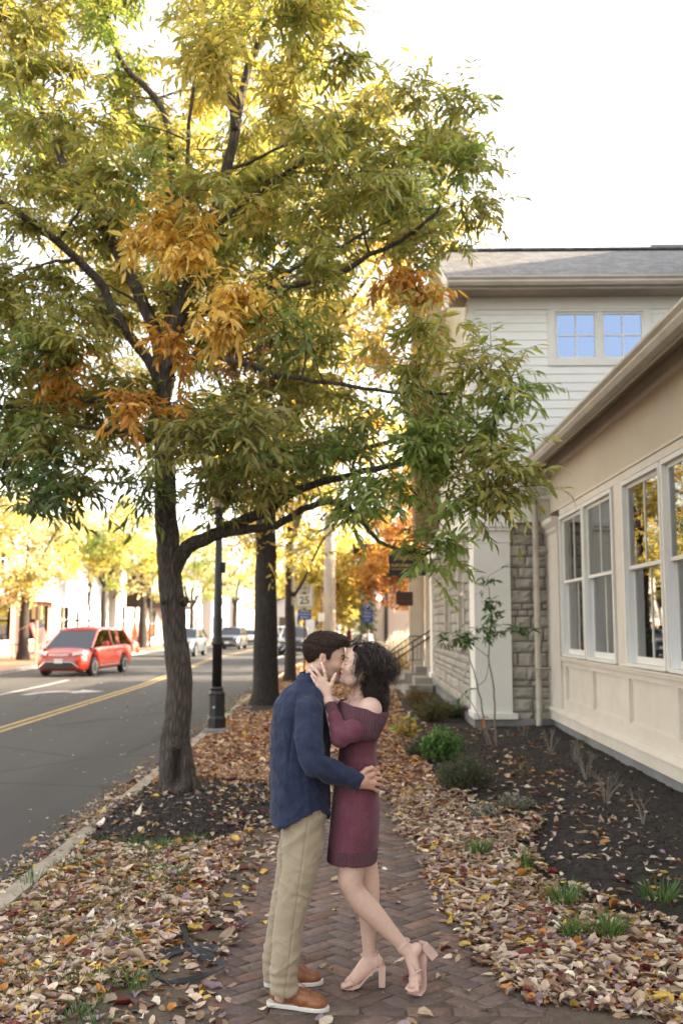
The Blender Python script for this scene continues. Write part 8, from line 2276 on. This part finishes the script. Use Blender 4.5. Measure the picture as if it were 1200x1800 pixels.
shrub('shrub', 'dark olive shrub in front of the concrete edging block', g_(757,1268), .40, .45, .50, OG, 140, 30, .035, .4, seed=4, group='shrubs along the stone house')
shrub('shrub', 'brownish low shrub at the foot of the porch landing', g_(735,1240), .35, .4, .42, OG*np.array([1.2,.9,.8]), 110, 26, .035, .4, seed=5, group='shrubs along the stone house')
shrub('shrub', 'dark green shrub against the stone foundation', g_(800,1262), .32, .4, .34, DG, 110, 26, .03, .4, seed=6, group='shrubs along the stone house')
shrub('hosta', 'yellow broad leaved hosta plant turning with autumn beside the leaf strewn path', g_(712,1296), .22, .22, .36, HY_, 26, 5, .13, .55, seed=7, cat='hosta', up=.0)
shrub('ground_plant', 'silvery grey low plant among leaves below the grey green shrub', g_(848,1436), .16, .14, .13, SG, 60, 16, .022, .45, seed=8, cat='plant', group='silvery low plants')
shrub('ground_plant', 'silvery grey low plant farthest right in the heap of leaves', g_(908,1420), .20, .15, .13, SG, 80, 16, .022, .45, seed=9, cat='plant', group='silvery low plants')
shrub('seedling', 'small pale green seedling alone in the dark mulch', g_(921,1362), .05, .05, .18, np.array([(.25,.25,.08),(.32,.28,.10)]), 7, 9, .03, .4, seed=10, cat='seedling')
# tall pale ornamental grass and leaf lit bushes beyond the porch
M['plume'] = vcol_mat('pale_plume', rough=.8, trans=.35, nvar=.2)
def plume_grass(label, x, y, rx, ry, h, n, cols, seed, L=.45, w=.05):
    st = np.random.default_rng(seed); a = st.random(n)*6.283; r = np.sqrt(st.random(n))
    e = np.stack([rx*r*np.cos(a), ry*r*np.sin(a), np.zeros(n)], 1); z = h*(1-.5*r*r)*st.uniform(.35,1.0,n); e[:,2] = z
    d = np.stack([np.cos(a)*.5*r, np.sin(a)*.5*r, np.ones(n)], 1)+st.normal(0,.25,(n,3))
    V, F, C = leaves(e, d, st.normal(0,1,(n,3)), np.full(n, L)*st.uniform(.6,1.2,n), np.full(n, w), np.full(n,.3), st.uniform(0,.3,n), cols[st.integers(0,len(cols),n)], .1)
    root = thing('ornamental_grass', label, 'ornamental grass', (x, y, 0)); obj('plumes', mesh_data('plumes', V, [F], M['plume'], col=C), root)
    mb = MB()
    for k in range(60): q = e[k]; mb.tube([(q[0]*.3,q[1]*.3,-.02), (q[0]*.7,q[1]*.7,q[2]*.5), tuple(q)], .006, 3)
    mb.build('stems', M['twig'], root)
plume_grass('large clump of creamy white plume grass behind the stair railing', 2.05, 37.5, 1.45, 1.2, 1.35, 1500, np.array([(.66,.60,.48),(.58,.52,.40),(.72,.66,.56)]), 3)
shrub('shrub', 'yellow leaved bush glowing through the porch balusters', (1.25, 34.6, 0), .55, .6, .95, HY_*np.array([1,.8,.6]), 90, 14, .07, .5, seed=12)
shrub('shrub', 'round dark green bush beside the parking sign post', (.55, 39, 0), .7, .6, 1.0, DG*1.3, 160, 20, .06, .5, seed=13)
shrub('shrub', 'pale dry bush on the verge behind the couple', (-.55, 36.5, 0), .5, .6, .75, np.array([(.38,.32,.18),(.30,.28,.14),(.22,.24,.10)]), 110, 16, .05, .4, seed=14)
shrub('shrub', 'orange red bush across the street beside the forked trunk', (-18.6, 84.5, .06), 1.3, 1.6, 2.6, np.array([(.55,.16,.05),(.50,.22,.07),(.42,.12,.05)]), 150, 18, .14, .5, seed=15)
# bare twig shrubs along the sunroom
for k, (px_, py_, h, n, lab) in enumerate([(967,1326,.34,9,'bare pale twig shrub beside the downspout foot'),(1008,1343,.34,7,'thin bare brownish twig shrub second from the downspout'),(1030,1372,.36,9,'bare forked twig shrub in the middle of the wall'),(1063,1412,.30,10,'bare upright pale twig shrub with a dry leaf at its base'),(1130,1452,.26,3,'sparse three stemmed bare twig shrub nearest the camera'),(920,1296,.22,6,'tiny bare twig shrub under the stone pier')]):
    p = G(px_, py_, .05); root = thing('twig_shrub', lab, 'shrub', tuple(p), group='bare twig shrubs along the wall'); st = np.random.default_rng(50+k); mb = MB()
    for j in range(n):
        a = st.random()*6.283; r = st.uniform(.05,.16); e = np.array([r*math.cos(a), r*math.sin(a)*.7, h*st.uniform(.6,1.1)]); m_ = e*.45+np.array([0,0,.03])+st.normal(0,.012,3)
        mb.tube([(st.normal(0,.012),st.normal(0,.012),-.03), m_, e], [.0055,.004,.0016], 5)
        for q in range(3):
            t_ = st.uniform(.4,.9); b_ = m_+(e-m_)*t_; mb.tube([b_, b_+np.array([st.normal(0,.05), st.normal(0,.04), st.uniform(.04,.10)])], [.0028,.001], 4)
    mb.build('twigs', M['twig'], root)
# slim multi stemmed sapling
sap = thing('sapling', 'slim multi stemmed sapling with long dark green leaves in front of the white corner pilaster', 'sapling', tuple(G(865,1312,.03)))
SY = float(G(865,1312,.03)[1]); sk = Skel()
def pl2(*a): return [D(x, y, SY+dy) for x, y, dy in a]
sk.add(pl2((862,1313,0),(850,1260,0),(838,1200,0),(826,1160,0),(815,1120,0)), .017, .006)
sk.add(pl2((872,1313,0),(869,1250,0),(866,1200,0),(858,1155,0),(862,1110,0),(861,1060,0),(856,1020,0)), .017, .005)
sk.add(pl2((858,1314,0),(845,1270,-.05),(828,1235,-.1),(812,1218,-.1)), .009, .004)
sk.add(pl2((858,1155,0),(845,1145,-.05),(832,1135,-.1)), .007, .004)
sk.add(pl2((860,1115,0),(880,1112,-.05),(905,1108,-.1),(935,1105,-.1)), .006, .003)
sk.add(pl2((840,1205,0),(852,1195,0),(856,1180,0),(858,1165,0)), .005, .004)
outs = []
for (x, y, n) in [(815,1118,4),(803,1122,3),(780,1122,3),(826,1128,3),(856,1018,2),(862,1075,4),(868,1060,3),(874,1085,2),(850,1110,3),(905,1106,3),(930,1108,3),(888,1112,2),(812,1218,1),(845,1055,2),(880,1000,1),(835,1100,2)]:
    c = D(x, y, SY-.05); outs.append(grow_blob(sk, c, .14, n*2, 5, np.array([(.075,.15,.035),(.11,.20,.045),(.06,.11,.03)]), .125, .27, droop=.35, twiglen=.3))
assemble(sap, sk, outs, M['twig'], M['leaf2'])
V, F, C = leaves(np.array([D(845+rng.uniform(-6,6),1262+rng.uniform(-3,8),SY-.05) for _ in range(9)]), rng.normal(0,.4,(9,3))+[0,0,-1], rng.normal(0,1,(9,3)), np.full(9,.10), np.full(9,.035), np.full(9,.3), np.full(9,.2), np.tile([.42,.17,.07],(9,1)))
obj('dead_leaves', mesh_data('dead_leaves', V-np.array(sap.location), [F], M['leaf2'], col=C), sap)
# black webbing strap dropped at the path edge
st_ = thing('webbing_strap', 'tangled black webbing strap lying on leaves at the left edge of the brick path', 'strap', tuple(G(330,1710)))
def ribbon_on_ground(pts, w=.030, th=.003, dark=None, name='webbing'):
    P = [G(x, y, 0)+np.array([0,0,z]) for x, y, z in pts]; Pn = []
    for i in range(len(P)-1):
        p0,p1,p2,p3 = P[max(i-1,0)],P[i],P[i+1],P[min(i+2,len(P)-1)]
        for t in np.linspace(0,1,7)[:-1]: Pn.append(.5*((2*p1)+(-p0+p2)*t+(2*p0-5*p1+4*p2-p3)*t*t+(-p0+3*p1-3*p2+p3)*t**3))
    Pn.append(P[-1]); V = []; F = []
    for i, p in enumerate(Pn):
        t_ = Pn[min(i+1,len(Pn)-1)]-Pn[max(i-1,0)]; t_ /= (np.linalg.norm(t_)+1e-9); a = .5*math.sin(i*.23); up = np.array([.5*math.cos(i*.11), math.sin(a)-.5, .8]); s = np.cross(t_, up); s /= np.linalg.norm(s); nn = np.cross(s, t_)
        for (a_, b_) in ((-1,-1),(1,-1),(1,1),(-1,1)): V.append(p+s*a_*w/2+nn*b_*th/2)
        if i:
            for k in range(4): F.append((4*i-4+k, 4*i-4+(k+1)%4, 4*i+(k+1)%4, 4*i+k))
    mb = MB(); mb.add(V, F); return wpart(mb, name, M['strapm'], st_)
M['strapm'] = mat('black_webbing', (.016,.017,.024), (.010,.010,.014), scale=200, rough=.6, bump=.3, bscale=500)
ribbon_on_ground([(322,1635,0.033),(328,1660,0.037),(334,1674,0.033),(352,1682,0.029),(372,1684,0.029),(378,1676,0.029),(360,1672,0.033),(335,1678,0.029),(300,1682,0.029),(268,1690,0.026),(262,1702,0.026),(270,1718,0.026),(282,1706,0.029),(300,1690,0.033),(330,1682,0.037),(355,1684,0.029),(376,1692,0.026)])
ribbon_on_ground([(270,1712,0.026),(278,1728,0.026),(305,1736,0.029),(335,1732,0.029),(365,1722,0.029),(388,1712,0.026),(392,1706,0.029),(380,1700,0.029)])
ribbon_on_ground([(333,1676,0.040),(326,1655,0.043),(322,1640,0.047),(325,1662,0.033),(345,1690,0.033),(368,1696,0.029)])
# acorns
for k, (x, y) in enumerate([(583,1706),(248,1768),(230,1778),(223,1790),(296,1758),(222,1768)]):
    p = G(x, y, .0); r = .010; ac = thing('acorn', ['single brown acorn on the bricks between the two pairs of shoes','brown acorn on the soil, topmost of the left cluster','brown acorn in the middle of the left soil cluster','brown acorn nearest the bottom edge','brown acorn alone on the soil below the webbing strap','brown acorn at the left of the soil cluster'][k], 'acorn', (p[0], p[1], .012 if k == 0 else .024), group='acorns on the ground')
    mb = MB(); mb.lathe([(.001,-.010),(.006,-.008),(.0095,-.002),(.0098,.003),(.0075,.008),(.002,.0105)], n=10); mb.build('nut', mat('acorn_brown', (.30,.14,.07), rough=.5) if k == 0 else bpy.data.materials['acorn_brown'], ac, smooth=True)
    ac.rotation_euler = (R(80), 0, k*1.1)
